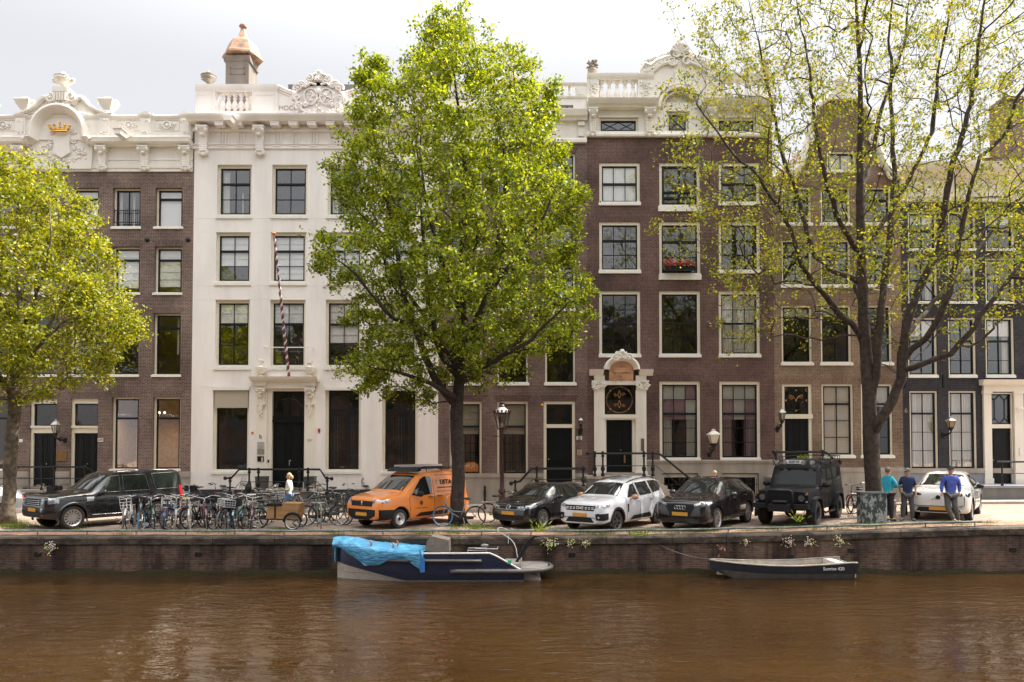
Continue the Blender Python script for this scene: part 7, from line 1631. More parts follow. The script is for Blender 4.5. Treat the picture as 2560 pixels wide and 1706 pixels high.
# --- black SUV
c=Car('parked_car','black crossover with silver spoked rims and four ring badge, left of the boxy off-roader','car',(1796,1327),53,4.59,1.87,.86,2.765,.365,
 [(0,.60),(.02,.86),(.12,.98),(.5,1.05),(1.05,1.10),(1.15,1.14),(1.9,1.53),(2.2,1.59),(3.0,1.60),(3.75,1.55),(4.25,1.36),(4.50,1.10),(4.55,.8),(4.59,.5)],[(0,.56),(.02,.80),(.2,.93),(1.1,1.02),(4.0,1.12),(4.45,1.02),(4.59,.48)],
 [(0,.70),(.05,.80),(.2,.88),(.6,.93),(4.0,.935),(4.4,.88),(4.59,.78)],[(0,.28),(.4,.22),(4.1,.24),(4.59,.38)],[(0,.6),(1.1,.74),(2,.62),(3.8,.60),(4.59,.56)],PBLK2,ALU,.27,10,GRP,tw=.23)
c.patch('windscreen','top',[(1.18,-.70),(1.12,0),(1.18,.70)],[(1.90,-.55),(1.86,0),(1.90,.55)],CGL); c.patch('side_window','side',[(1.60,1.06),(2.38,1.09)],[(2.1,1.45),(2.38,1.49)],CGL); c.patch('side_window','side',[(2.48,1.09),(3.35,1.13)],[(2.48,1.49),(3.25,1.46)],CGL); c.patch('side_window','side',[(3.45,1.15),(3.90,1.20)],[(3.38,1.44),(3.72,1.34)],CGL)
c.patch('headlight','near',[(2.24,.46,.82),(2.08,.80,.84),(1.9,.90,.90)],[(2.22,.46,.86),(2.06,.80,.92),(1.85,.90,.96)],FRAMEW); c.patch('headlight','near',[(2.24,-.46,.82),(2.08,-.80,.84)],[(2.22,-.46,.86),(2.06,-.80,.92)],HLAMP)
c.patch('grille','front',[(-.28,.42),(0,.40),(.28,.42)],[(-.52,.86),(0,.88),(.52,.86)],PLAST,nv=8); c.plate(.56)
mb=MB()
for k in range(4):
    y0=-.135+.09*k; mb.tube([c.ray('front',y0+.055*math.cos(t*PI/8),.76+.055*math.sin(t*PI/8),1,.016) for t in range(16)],.008,4,closed=True)
mb.build('ring_badge',CHROME,c.t,smooth='all',local=True); c.patch('front_lip','near',[(1.8,.93,.26),(2.1,.8,.26),(2.27,0,.28),(2.1,-.8,.26)],[(1.8,.93,.32),(2.1,.8,.33),(2.27,0,.34),(2.1,-.8,.33)],PLAST,off=.012)
c.rails(2.0,3.9,.56,PLAST,.03,.016); c.mirror(1.76,1.04,PBLK2,1.1); c.handle(2.25,.96,PBLK2); c.handle(3.25,1.0,PBLK2); c.seams([[(1.48,.34),(1.45,1.02)],[(2.43,.28),(2.43,1.5)],[(3.3,.6),(3.45,1.12)]]); c.line('sill_strip','side',[(1.5,.36),(3.2,.36)],PLAST,.02)
c.patch('tail_light','near',[(-2.2,.74,.95),(-2.05,.92,.98)],[(-2.18,.72,1.02),(-2.0,.9,1.05)],TLAMP)
# --- boxy off-roader
CGL2=Mt('flat_glass_dark',(.008,.011,.009),.08,var=.5,scale=3,spec=.22)
c=Car('parked_car','boxy matt black off-roader with roof rack, knobbly tyres and a winch bumper','car',(2046,1315),53,4.55,1.80,.78,2.79,.42,
 [(0,.60),(.01,1.13),(.06,1.17),(.5,1.19),(1.28,1.22),(1.32,1.26),(1.62,1.84),(1.70,1.93),(2.0,1.98),(4.4,1.99),(4.5,1.96),(4.54,1.3),(4.55,.62)],[(0,.58),(.01,1.10),(.1,1.14),(1.3,1.19),(4.45,1.22),(4.55,.60)],
 [(0,.80),(.03,.84),(1.2,.86),(4.5,.86),(4.55,.84)],[(0,.58),(.3,.56),(.8,.46),(4.2,.48),(4.55,.56)],[(0,.82),(1.3,.82),(1.7,.74),(4.5,.74),(4.55,.74)],PMAT,IRON,.22,8,GRP,tw=.28,arch=.10,knob=True,track=.78,sharp=True,crown=.02)
c.patch('windscreen','top',[(1.33,-.72),(1.33,0),(1.33,.72)],[(1.60,-.66),(1.60,0),(1.60,.66)],CGL2,nv=6); c.patch('side_window','side',[(1.62,1.28),(2.30,1.28)],[(1.82,1.80),(2.30,1.80)],CGL2); c.patch('side_window','side',[(2.42,1.28),(3.05,1.28)],[(2.42,1.80),(3.05,1.80)],CGL2); c.patch('side_window','side',[(3.2,1.36),(4.35,1.36)],[(3.2,1.82),(4.35,1.82)],CGL2)
x0=2.275
mb=MB(); mb.box(x0,x0+.22,-.88,.88,.62,.76); mb.box(x0+.05,x0+.28,-.36,.36,.52,.74); mb.build('winch_bumper',PLAST,c.t,local=True)
mb=MB(); mb.tube([(x0+.25,-.40,.70),(x0+.24,-.40,1.14),(x0+.22,-.34,1.20),(x0+.22,.34,1.20),(x0+.24,.40,1.14),(x0+.25,.40,.70)],.045,8); mb.build('bull_bar',PLAST,c.t,smooth='all',local=True)
mb=MB(); mb.tube([(x0+.16,-.22,.82),(x0+.16,.22,.82)],.06,10); mb.build('winch',IRON,c.t,smooth=True,local=True); c.patch('grille','front',[(-.34,.74),(.34,.74)],[(-.34,1.08),(.34,1.08)],WELL,off=.01)
for sg in (1,-1):
    mb=MB(); mb.tube([(x0-.02,sg*.62,.95),(x0+.03,sg*.62,.95)],.10,16); mb.build('headlight',Mt('headlamp_smoked',(.06,.06,.065),.1,var=.2,coat=1),c.t,smooth=True,local=True)
    for zz_ in (1.08,.84): mb=MB(); mb.tube([(x0-.02,sg*.78,zz_),(x0+.02,sg*.78,zz_)],.035,10); mb.build('indicator',HLAMP if zz_<1 else Mt('lens_amber',(.4,.15,.03),.3),c.t,local=True)
# flares
for xw in (2.275-.78,2.275-.78-2.79):
    for sg in (1,-1):
        vs=[];A_=[(-.56,-.12),(-.54,.10),(-.36,.50),(-.16,.56),(.16,.56),(.36,.50),(.54,.10),(.56,-.12)]
        for a_,b_ in A_: vs+=[(xw+a_,sg*.80,.42+b_),(xw+a_,sg*.97,.42+b_-.02),(xw+a_*.93,sg*.97,.42+b_*.90-.03),(xw+a_*.93,sg*.84,.42+b_*.9-.02)]
        mb=MB(); mb.add(vs,[(4*i+j,4*i+4+j,4*i+4+(j+1)%4,4*i+(j+1)%4) for i in range(7) for j in range(4)]); mb.build('wheel_flare',PLAST,c.t,local=True)
mb=MB(); mb.tube([(.75,.86,.46),(.65,.93,.38),(-.55,.93,.38),(-.65,.86,.46)],.035,7); mb.build('side_step',IRON,c.t,smooth='all',local=True)
mb=MB(); zr=2.10
for sg in (1,-1):
    mb.tube([(.75,sg*.72,zr-.05),(.62,sg*.76,zr+.10),(-2.15,sg*.76,zr+.10)],.014,5); mb.tube([(.75,sg*.76,zr-.03),(-2.2,sg*.76,zr-.03)],.02,5)
    for i in range(9): x=.6-.34*i; mb.tube([(x,sg*.76,zr-.03),(x,sg*.76,zr+.10)],.011,4)
    for x in (.5,-.7,-2.0): mb.tube([(x,sg*.76,zr-.03),(x,sg*.80,zr-.17)],.02,5)
for i in range(10): x=.7-.32*i; mb.tube([(x,-.76,zr-.03),(x,.76,zr-.03)],.012,4)
mb.tube([(.75,-.76,zr-.03),(.75,.76,zr-.03)],.02,5); mb.tube([(-2.15,-.76,zr+.10),(-2.15,.76,zr+.10)],.014,5); mb.build('roof_rack',IRON,c.t,local=True)
for y_ in (-.58,-.30,.30,.58): mb=MB(); mb.tube([(.80,y_,zr-.06),(.87,y_,zr-.06)],.075,12); mb.build('spot_lamp',HLAMP,c.t,smooth=True,local=True)
mb=MB(); mb.box(.83,.85,-.26,.26,zr-.10,zr+.02); pl_=mb.build('roof_sign',FRAMEW,c.t,local=True)
text_mesh('lettering','EGIS DE',.10,PLAST,c.t,Matrix.Translation((.853,0,zr-.04))@Matrix.Rotation(PI/2,4,'Z')@Matrix.Rotation(PI/2,4,'X'),bold=.002)
c.mirror(1.55,1.24,PLAST,1.1); c.seams([[(1.42,.60),(1.42,1.2)],[(2.36,.5),(2.36,1.85)],[(1.42,.56),(2.3,.56)],[(3.12,.9),(3.12,1.85)]]); c.handle(2.2,1.02,IRON); c.line('waist_line','side',[(1.3,1.17),(4.4,1.17)],PMAT,.014); c.line('sill_tube','side',[(1.3,.50),(3.0,.50)],PLAST,.03)
DEF=c
# --- white electric car
c=Car('parked_car','small white rounded electric car behind the man in the blue jumper','car',(2432,1301),53,4.23,1.84,.82,2.65,.35,
 [(0,.60),(.02,.88),(.12,1.0),(.5,1.04),(.98,1.08),(1.08,1.12),(1.75,1.48),(2.1,1.55),(2.9,1.55),(3.5,1.45),(3.9,1.22),(4.12,1.05),(4.2,.8),(4.23,.5)],[(0,.56),(.02,.82),(.2,.95),(1.1,1.02),(3.8,1.10),(4.1,.98),(4.23,.48)],
 [(0,.72),(.05,.80),(.2,.87),(.6,.92),(3.7,.92),(4.1,.86),(4.23,.76)],[(0,.28),(.4,.22),(3.8,.24),(4.23,.38)],[(0,.6),(1.1,.72),(1.9,.60),(3.6,.58),(4.23,.56)],PVOL,ALU,.26,8,GRP,tw=.22)
c.patch('windscreen','top',[(1.12,-.72),(1.06,0),(1.12,.72)],[(1.76,-.56),(1.72,0),(1.76,.56)],CGL); c.patch('side_window','side',[(1.55,1.07),(2.22,1.09)],[(1.98,1.41),(2.22,1.45)],CGL); c.patch('side_window','side',[(2.32,1.09),(3.2,1.13)],[(2.32,1.45),(3.05,1.42)],CGL)
c.patch('headlight','near',[(2.08,.48,.84),(1.95,.82,.80),(1.75,.90,.84)],[(2.07,.48,.88),(1.93,.82,.92),(1.7,.90,.95)],PLAST); c.patch('headlight','near',[(2.08,-.48,.84),(1.95,-.82,.80)],[(2.07,-.48,.88),(1.93,-.82,.92)],PLAST)
c.patch('lower_grille','front',[(-.66,.30),(.66,.30)],[(-.56,.46),(.56,.46)],PLAST); c.plate(.42); c.line('panel_edge','front',[(-.74,.82),(-.74,.54),(-.6,.50),(.6,.50),(.74,.54),(.74,.82)],PLAST,.009); mb=MB(); mb.tube([c.ray('front',0,.78,1,0),c.ray('front',0,.78,1,.02)],.07,14); p=c.ray('front',.1,.74,1,.01); mb.tube([c.ray('front',.0,.78,1,.014),c.ray('front',-.2,.70,1,.014)],.006,4); mb.build('badge',PLAST,c.t,smooth=True,local=True)
c.mirror(1.66,1.03,PLAST,1.0); c.handle(2.1,.92,PVOL); c.seams([[(1.42,.32),(1.4,1.0)],[(2.27,.3),(2.27,1.45)]]); c.arches(PLAST,.03,.008)
c.line('windscreen_frame','top',[(1.10,-.74),(1.04,0),(1.10,.74)],PLAST,.012)
# ================================================ BICYCLES
TY=Mt('bike_tyre_black',(.02,.02,.02),.8,var=0); TYB=Mt('bike_tyre_blue',(.03,.22,.42),.6,var=.1,local=True); TYC=Mt('bike_tyre_cream',(.42,.38,.30),.7,var=.1,local=True); RIMM=Mt('bike_rim',(.55,.54,.52),.3,metal=.6,var=0)
SADM=Mt('saddle_black',(.018,.017,.017),.6,var=0); WOOD=Mt('cargo_wood',(.34,.19,.075),.6,var=.3,scale=1.5,sc3=(1,1,8)); GREYST=Mt('galvanised',(.36,.36,.35),.45,metal=.5,var=.2)
RED=Mt('reflector_red',(.6,.02,.02),.3,var=0); REDW=Mt('crate_print_red',(.7,.2,.2),.5,var=0)
def bmat(n,c): return Mt('bike_'+n,c,.35,var=.1,local=True,coat=.5)
BB=bmat('black',(.012,.012,.013)); BW=bmat('white',(.60,.59,.56)); BG=bmat('grey',(.25,.25,.25)); BO=bmat('olive',(.13,.14,.05)); BNV=bmat('navy',(.02,.03,.10)); BR_=bmat('maroon',(.12,.02,.03)); BLB=bmat('pale_blue',(.30,.50,.55)); BBG=bmat('beige',(.42,.40,.34)); BGN=bmat('green',(.03,.10,.05))
def bike(fm,rear=TY,front=TY,basket=None,saddle=SADM,step=True,carrier=False,rack=True,fendm=None,bars=1,shield=False,seat=False):
    t=bpy.data.objects.new('bicycle',None); COL.objects.link(t); fendm=fendm or fm; r=.34; hb=.56
    for x,tm in ((hb,front),(-hb,rear)):
        mb=MB(); mb.tube([(r*math.cos(2*PI*j/28),0,r*math.sin(2*PI*j/28)) for j in range(28)],.020,6,closed=True)
        w_=mb.build('wheel',tm,t,smooth='all',local=True); w_.location=(x,0,r)
        mb=MB(); mb.tube([(.318*math.cos(2*PI*j/24),0,.318*math.sin(2*PI*j/24)) for j in range(24)],.010,4,closed=True); mb.tube([(0,-.05,0),(0,.05,0)],.022,6)
        for j in range(16):
            a=2*PI*j/16; mb.tube([(0,.02*(-1)**j,0),(.318*math.cos(a),0,.318*math.sin(a))],.0022,3)
        mb.build('rim',RIMM,w_,local=True)
    mb=MB(); BBk=(-.05,0,.28); st=(-.22,0,.80); hd=(.42,0,.86); hl=(.46,0,.66); RA=(-hb,0,r); FA=(hb,0,r)
    mb.tube([BBk,st],.018,6); mb.tube([hd,hl],.02,6)
    if step: mb.tube([hl,(.25,0,.45),BBk],.019,6); mb.tube([(.44,0,.76),(.2,0,.52),(-.14,0,.50)],.015,6)
    else: mb.tube([hl,BBk],.019,6); mb.tube([hd,(-.2,0,.76)],.016,6)
    for sg in (1,-1): mb.tube([BBk,(RA[0],sg*.06,r)],.010,5); mb.tube([(-.2,0,.74),(RA[0],sg*.06,r)],.009,5); mb.tube([hl,(.50,sg*.05,.58),(FA[0],sg*.05,r)],.013,5)
    mb.build('frame',fm,t,smooth='all',local=True)
    for x,a0,a1 in ((-hb,20,200),(hb,30,150)):
        mb=MB(); P=[]
        for j in range(13): a=R(a0+(a1-a0)*j/12); P.append((x+(r+.035)*math.cos(a),0,r+(r+.035)*math.sin(a)))
        vs=[];
        for p in P: vs+=[(p[0],-.028,p[2]),(p[0],.028,p[2])]
        mb.add(vs,[(2*i,2*i+1,2*i+3,2*i+2) for i in range(12)]); vs2=[(a[0],a[1],a[2]-.014) for a in vs]
        mb.add(vs2,[(2*i,2*i+2,2*i+3,2*i+1) for i in range(12)]); mb.build('mudguard',fendm,t,smooth='all',local=True)
    mb=MB(); mb.tube([hd,(.40,0,1.02)],.013,6)
    if bars: mb.tube([(.16,-.27,1.06),(.30,-.27,1.10),(.42,-.16,1.08),(.40,0,1.03),(.42,.16,1.08),(.30,.27,1.10),(.16,.27,1.06)],.012,6)
    mb.build('handlebar',RIMM if fm is not BB else fm,t,smooth='all',local=True)
    for sg in (1,-1): mb=MB(); mb.tube([(.16,sg*.27,1.06),(.27,sg*.27,1.09)],.02,6); mb.build('grip',SADM,t,smooth='all',local=True)
    mb=MB(); mb.tube([st,(-.25,0,.92)],.013,6); mb.build('seat_post',RIMM,t,local=True)
    mb=MB(); mb.blob((-.30,0,.95),.12,10,6,0,1.0,.95,.36); mb.blob((-.17,0,.955),.10,8,5,0,1.2,.38,.32); mb.build('saddle',saddle,t,smooth='all',local=True)
    mb=MB(); mb.tube([(-.05,-.06,.28),(-.05,.06,.28)],.05,10); mb.tube([(-.05,.07,.28),(.05,.08,.14)],.010,5); mb.tube([(-.05,-.07,.28),(-.15,-.08,.42)],.010,5); mb.box(0,.10,.08,.17,.12,.145); mb.box(-.2,-.10,-.17,-.08,.41,.435); mb.box(-.5,.0,.045,.062,.25,.36); mb.build('crank',SADM,t,local=True)
    if rack:
        mb=MB(); 
        for y in (-.06,0,.06): mb.tube([(-.28,y,.74),(-.80,y,.74)],.007,4)
        mb.tube([(-.80,-.06,.74),(-.80,.06,.74)],.007,4)
        for sg in (1,-1): mb.tube([(-.68,sg*.06,.74),(-.56,sg*.07,.34)],.006,4)
        mb.build('rear_rack',fm if fm is BB else RIMM,t,local=True)
    mb=MB(); mb.blob((-.83,0,.66),.03,6,4); mb.build('rear_light',RED,t,smooth='all',local=True)
    if basket:
        kind,mt=basket; mb=MB(); x0,x1,z0,z1=(.46,.80,.78,1.0)
        if kind=='wire':
            for z in (z0,z0+.07,z0+.14,z1): mb.tube([(x0,-.2,z),(x1,-.2,z),(x1,.2,z),(x0,.2,z)],.009,4,closed=True)
            for i in range(6):
                for y in (-.2,.2): mb.tube([(x0+(x1-x0)*i/5,y,z0),(x0+(x1-x0)*i/5,y*1.05,z1)],.007,4)
                for x in (x0,x1): mb.tube([(x,-.2+.08*i,z0),(x,-.2+.08*i,z1)],.007,4)
            mb.box(x0,x1,-.2,.2,z0-.005,z0+.005)
        else: 
            mb.box(x0-.02,x1+.04,-.22,.22,z0,z0+.02); mb.box(x0-.02,x1+.04,-.22,-.2,z0,z1+.02); mb.box(x0-.02,x1+.04,.2,.22,z0,z1+.02); mb.box(x0-.02,x0,-.2,.2,z0,z1+.02); mb.box(x1+.02,x1+.04,-.2,.2,z0,z1+.02)
        mb.build('basket',mt,t,local=True)
    if carrier:
        mb=MB(); 
        P=[(.52,-.17,.72),(.62,-.17,1.12),(.62,.17,1.12),(.52,.17,.72)]; mb.tube(P,.014,6,closed=True)
        for k in (.25,.5,.75): mb.tube([(.52+.1*k,-.17,.72+.4*k),(.52+.1*k,.17,.72+.4*k)],.010,5)
        for sg in (1,-1): mb.tube([(.54,sg*.16,.74),(.56,sg*.06,.34)],.009,5)
        mb.build('front_carrier',fm,t,local=True,smooth=True)
    if shield:
        mb=MB(); vs=[];
        for j in range(7):
            for i in range(7): u=-1+2*i/6; v=j/6; vs.append((.42+.12*(1-u*u)-.1*v,u*.25*(1-.3*v*v),.95+.5*v))
        mb.add(vs,[(j*7+i,j*7+i+1,j*7+i+8,j*7+i+7) for j in range(6) for i in range(6)]); mb.build('windshield',glassmat('shield_clear',(.85,.85,.85),.8,.12,0),t,smooth='all',local=True)
        mb=MB(); mb.blob((.15,0,.95),.2,10,7,0,.7,.8,1.1); mb.build('child_seat',PLAST,t,smooth='all',local=True)
    mb=MB(); mb.tube([(-.15,.06,.30),(-.22,.16,.02)],.010,5); mb.build('kickstand',RIMM,t,local=True)
    return t,subtree(t)
PROT={}
def proto(key,**k):
    PROT[key]=bike(**k)
proto('white_carrier',fm=BW,rear=TY,carrier=True); proto('blue',fm=BB,rear=TYB,front=TYB); proto('bluefront',fm=BNV,front=TYB,basket=('wire',BW)); proto('black',fm=BB); proto('blackbasket',fm=BB,basket=('wire',GREYST)); proto('grey',fm=BG,rear=TYC,front=TYC); proto('navy',fm=BNV,saddle=Mt('saddle_cover_yellow',(.80,.52,.03),.5,var=.1,local=True)); proto('beige',fm=BBG,rear=TYC,front=TYC); proto('maroon',fm=BR_); proto('blackcrate',fm=BB,basket=('crate',PLAST)); proto('olive',fm=BO,rear=TY,front=TY); proto('paleblue',fm=BLB,basket=('crate',PLAST)); proto('whitefender',fm=BG,fendm=BW); proto('shield',fm=BO,shield=True); proto('green',fm=BGN); proto('hiregrey',fm=BG,front=TYB); proto('beigebasket',fm=BBG,front=TYB,basket=('wire',BW))
used=set()
def put_bike(key,px,py,head,label,group,lean=0,steer=0):
    """px,py: ground point under the bicycle's middle; head: degrees, 0 = nose to the right, 90 = away, -90 = to the viewer"""
    root,ch=PROT[key]; g=ground_at(px,py)
    if key in used:
        o=copy_tree(root,ch,g,R(head),label,group)
    else:
        used.add(key); o=root; o.location=g; o['label']=label; o['group']=group
    o.rotation_euler=(R(lean),0,R(head)); o['category']='bicycle'; return o
G1='bicycles in the quayside racks'; G2='bicycles leaning by the stoops'
front_row=[('white_carrier',328,1322,-72,'white bicycle with a tall front carrier, leftmost in the racks',5),
('blue',368,1323,-80,'black bicycle with blue tyres, second from the left in the racks',3),
('black',392,1316,-100,'black bicycle squeezed between a blue tyred one and a basket one',-6),
('bluefront',412,1321,112,'navy bicycle with white wire basket and blue front tyre, left part of the racks',4),
('grey',432,1322,-62,'grey bicycle with cream tyres just left of the yellow saddle',-4),
('navy',455,1320,-112,'navy bicycle with a bright yellow saddle cover',4),
('beige',478,1323,-70,'beige bicycle with cream tyres just right of the yellow saddle',3),
('blackcrate',498,1318,76,'black bicycle with a black crate, left of the large blue tyre',-5),
('maroon',515,1322,-64,'maroon bicycle partly behind the large blue tyre',5),
('bluefront',533,1321,-34,'navy bicycle with a big blue front tyre and white basket, mid racks',-3),
('black',556,1320,-98,'black bicycle directly right of the white basket',4),
('blackbasket',574,1323,-76,'black bicycle with a grey wire basket before the steps of the white house',-4),
('hiregrey',590,1318,70,'grey bicycle with a half hidden blue tyre, left of the tall empty hoop',5),
('maroon',622,1322,-68,'maroon bicycle behind the back wheel of the cargo bicycle',-5),
('green',640,1318,-108,'dark green bicycle right behind the cargo bicycle saddle',4),
('whitefender',660,1300,60,'grey bicycle with pale mudguards behind the wooden cargo box',3),
('blackbasket',690,1302,95,'black basket bicycle hidden behind the wooden cargo box',-4),
('black',806,1314,3,'large black bicycle side on, just right of the cargo bicycle',2),
('blue',846,1306,12,'bicycle with blue tyres left of the orange van bumper',-3),
('black',868,1298,60,'black bicycle closest to the orange van, tyres half hidden',4),
('green',790,1300,-75,'dark green bicycle behind the large side on black one',-4),
('black',345,1312,-60,'black bicycle behind the white carrier one',-3),
('green',380,1319,-58,'dark green bicycle just left of the navy one with the white basket',5),
('maroon',445,1313,-78,'maroon bicycle tucked behind the grey cream tyred one',-4),
('whitefender',488,1319,-108,'grey bicycle with pale mudguards just left of the black crate one',3),
('navy',567,1313,-55,'navy bicycle with a yellow saddle cover before the white house steps',-3),
('paleblue',600,1322,-82,'pale blue bicycle with a black crate touching the tall empty hoop',4),
('olive',826,1311,-20,'olive bicycle between the two side on bicycles near the van',-4),
('hiregrey',470,1312,-95,'grey bicycle behind the yellow saddle one',4),('blackcrate',545,1312,-60,'black crate bicycle behind the white wire basket',-4),('grey',608,1312,-115,'cream tyred grey bicycle behind the tall empty hoop',5),('black',740,1300,120,'black bicycle behind the front wheels of the cargo bicycle',-3)]
for k,px,py,h,l,le in front_row: put_bike(k,px,py,h,l,G1,le)
back_row=[('olive',82,1276,8,'olive green bicycle against the left brick house stoop, by the pale trunk',3),
('blackcrate',168,1276,165,'black bicycle with a red printed crate behind the black off-roader bonnet',-3),
('paleblue',462,1276,95,'pale blue bicycle with a black crate at the back of the off-roader',2),
('black',512,1272,30,'black bicycle by the wall left of the white house stoop, bars high',4),
('grey',548,1268,160,'grey bicycle by the wall just left of the stoop newel',-4),
('black',590,1274,20,'black bicycle below the left end of the white house railing',3),
('shield',628,1278,175,'olive bicycle with a clear windshield and child seat at the white stoop',2),
('whitefender',668,1280,10,'grey bicycle with cream mudguards left of the walking woman',3),
('beige',706,1276,172,'beige bicycle with raised white bars behind the walking woman',-3),
('whitefender',760,1280,5,'grey bicycle with cream mudguards right of the walking woman',3),
('black',818,1276,172,'black bicycle under the right end of the white house railing',-3),
('green',846,1274,10,'dark green bicycle against the plinth left of the sprayed tag',3),
('blackbasket',905,1268,150,'black basket bicycle against the plinth below the sprayed tag',-3)]
for k,px,py,h,l,le in back_row: put_bike(k,px,py,h,l,G2,le)
put_bike('hiregrey',1148,1316,178,'grey hire bicycle with a blue front tyre leaning on the middle tree','single bicycles near the trees',-6)
put_bike('beigebasket',1258,1306,8,'beige bicycle with a white basket and blue front tyre by the street lamp','single bicycles near the trees',3)
put_bike('black',2138,1288,85,'black bicycle behind the spare rear corner of the boxy off-roader','single bicycles near the trees',2)
put_bike('maroon',2158,1282,30,'maroon bicycle between the boxy off-roader and the right tree','single bicycles near the trees',3)
put_bike('black',2262,1280,60,'black bicycle with twigs at its bars beside the white electric car','single bicycles near the trees',-3)
for k,(r_,c_) in PROT.items():
    if k not in used: print('unused',k)
# hoop racks
G3='grey hoop racks'
hp=[(308,'at the far left end'),(352,'beside the white bicycle'),(404,'by the wire basket'),(450,'under the yellow saddle'),(540,'before the large blue tyre'),(594,'standing free and tall'),(628,'left of the cargo bicycle'),(798,'inside the large black bicycle')]
mb=MB(); mb.tube([(-.32,0,0),(-.32,0,.74),(-.28,0,.80),(.28,0,.80),(.32,0,.74),(.32,0,0)],.022,8); mb.tube([(.32,0,.35),(.42,-.1,.22),(.62,-.16,.24),(.70,-.18,.40)],.016,6)
h0=mb.build('bike_hoop',GREYST,None,smooth='all')
for i,(px,l) in enumerate(hp):
    o=h0 if i==0 else h0.copy()
    if i: COL.objects.link(o)
    g=ground_at(px,1320); o.location=g; o.rotation_euler=(0,0,R(-65)); tag(o,'grey tubular bicycle hoop '+l,'bike rack',G3)
# cargo bicycle
cg=ground_at(695,1321); t=thing('cargo_bicycle','wooden box cargo tricycle parked side on before the racks, nose right','cargo bicycle',cg)
def wh(x,y,r,name='wheel',steer=0):
    mb=MB(); mb.tube([(r*math.cos(2*PI*j/28),0,r*math.sin(2*PI*j/28)) for j in range(28)],.024,6,closed=True); w_=mb.build(name,TY,t,smooth='all',local=True); w_.location=(x,y,r); w_.rotation_euler=(0,0,steer)
    mb=MB(); mb.tube([(r*.92*math.cos(2*PI*j/24),0,r*.92*math.sin(2*PI*j/24)) for j in range(24)],.014,4,closed=True); mb.tube([(0,-.05,0),(0,.05,0)],.03,8)
    for j in range(16): a=2*PI*j/16; mb.tube([(0,0,0),(r*.92*math.cos(a),0,r*.92*math.sin(a))],.003,3)
    mb.build('rim',RIMM,w_,local=True)
wh(-.66,0,.33); wh(.60,-.40,.25); wh(.60,.40,.25)
mb=MB(); mb.prism([(-.28,.36),(-.24,.78),(.22,.80),(.18,.34)],-.33,.33,0); mb.prism([(.18,.34),(.22,.86),(.80,.84),(.72,.34)],-.35,.35,0); mb.build('wooden_box',WOOD,t,local=True)
mb=MB(); mb.box(-.27,.24,-.36,.36,.77,.84); mb.box(-.02,.03,-.345,-.332,.36,.78); mb.build('cover',PLAST,t,local=True)
mb=MB(); mb.tube([(-.66,0,.33),(-.35,0,.30),(.6,0,.28)],.025,6); mb.tube([(-.45,0,.30),(-.50,0,.82)],.018,6); mb.tube([(-.45,0,.30),(-.28,0,.70)],.018,6); mb.tube([(.60,-.42,.25),(.60,.42,.25)],.02,6); mb.tube([(-.66,.0,.33),(-.5,0,.70)],.012,5); mb.build('frame',BB,t,local=True,smooth='all')
mb=MB(); mb.tube([(-.28,-.3,1.0),(-.2,-.3,.98),(-.12,-.1,.9),(-.12,.1,.9),(-.2,.3,.98),(-.28,.3,1.0)],.014,6); mb.build('handlebar',BB,t,local=True,smooth='all')
mb=MB(); mb.blob((-.58,0,.90),.13,10,6,0,1.1,.8,.36); mb.tube([(-.5,0,.8),(-.55,0,.9)],.014,5); mb.build('saddle',SADM,t,smooth='all',local=True)
mb=MB(); 
for j in range(11): pass
P=[(.60+.29*math.cos(PI*j/12),-.41,.25+.29*math.sin(PI*j/12)) for j in range(13)]; mb.tube(P,.035,6); mb.build('mudguard',PLAST,t,local=True,smooth='all')

# ================================================ PEOPLE
SKIN=Mt('skin',(.50,.28,.20),.5,var=.06,local=True); 
def cl(n,c,**k): return Mt('cloth_'+n,c,.85,var=.15,local=True,scale=9,**k)
def skin_obj(name,nodes,edges,mat,parent,root,sub=2):
    names=list(nodes); idx={n:i for i,n in enumerate(names)}
    me=bpy.data.meshes.new(name); me.from_pydata([nodes[n][0] for n in names],[(idx[a],idx[b]) for a,b in edges],[]); ob=bpy.data.objects.new(name,me); COL.objects.link(ob)
    md=ob.modifiers.new('s','SKIN'); md.use_smooth_shade=True
    sv=me.skin_vertices[0].data
    for n in names:
        r=nodes[n][1]; sv[idx[n]].radius=(r if isinstance(r,tuple) else (r,r)); sv[idx[n]].use_root=(n==root)
    sb=ob.modifiers.new('ss','SUBSURF'); sb.levels=sub; sb.render_levels=sub
    dg=bpy.context.evaluated_depsgraph_get(); dg.update(); m2=bpy.data.meshes.new_from_object(ob.evaluated_get(dg)); m2.name=name
    bpy.data.objects.remove(ob); m2.materials.clear(); m2.materials.append(mat)
    m2.polygons.foreach_set('use_smooth',[True]*len(m2.polygons))
    o=bpy.data.objects.new(name,m2); COL.objects.link(o); o.parent=parent; return o
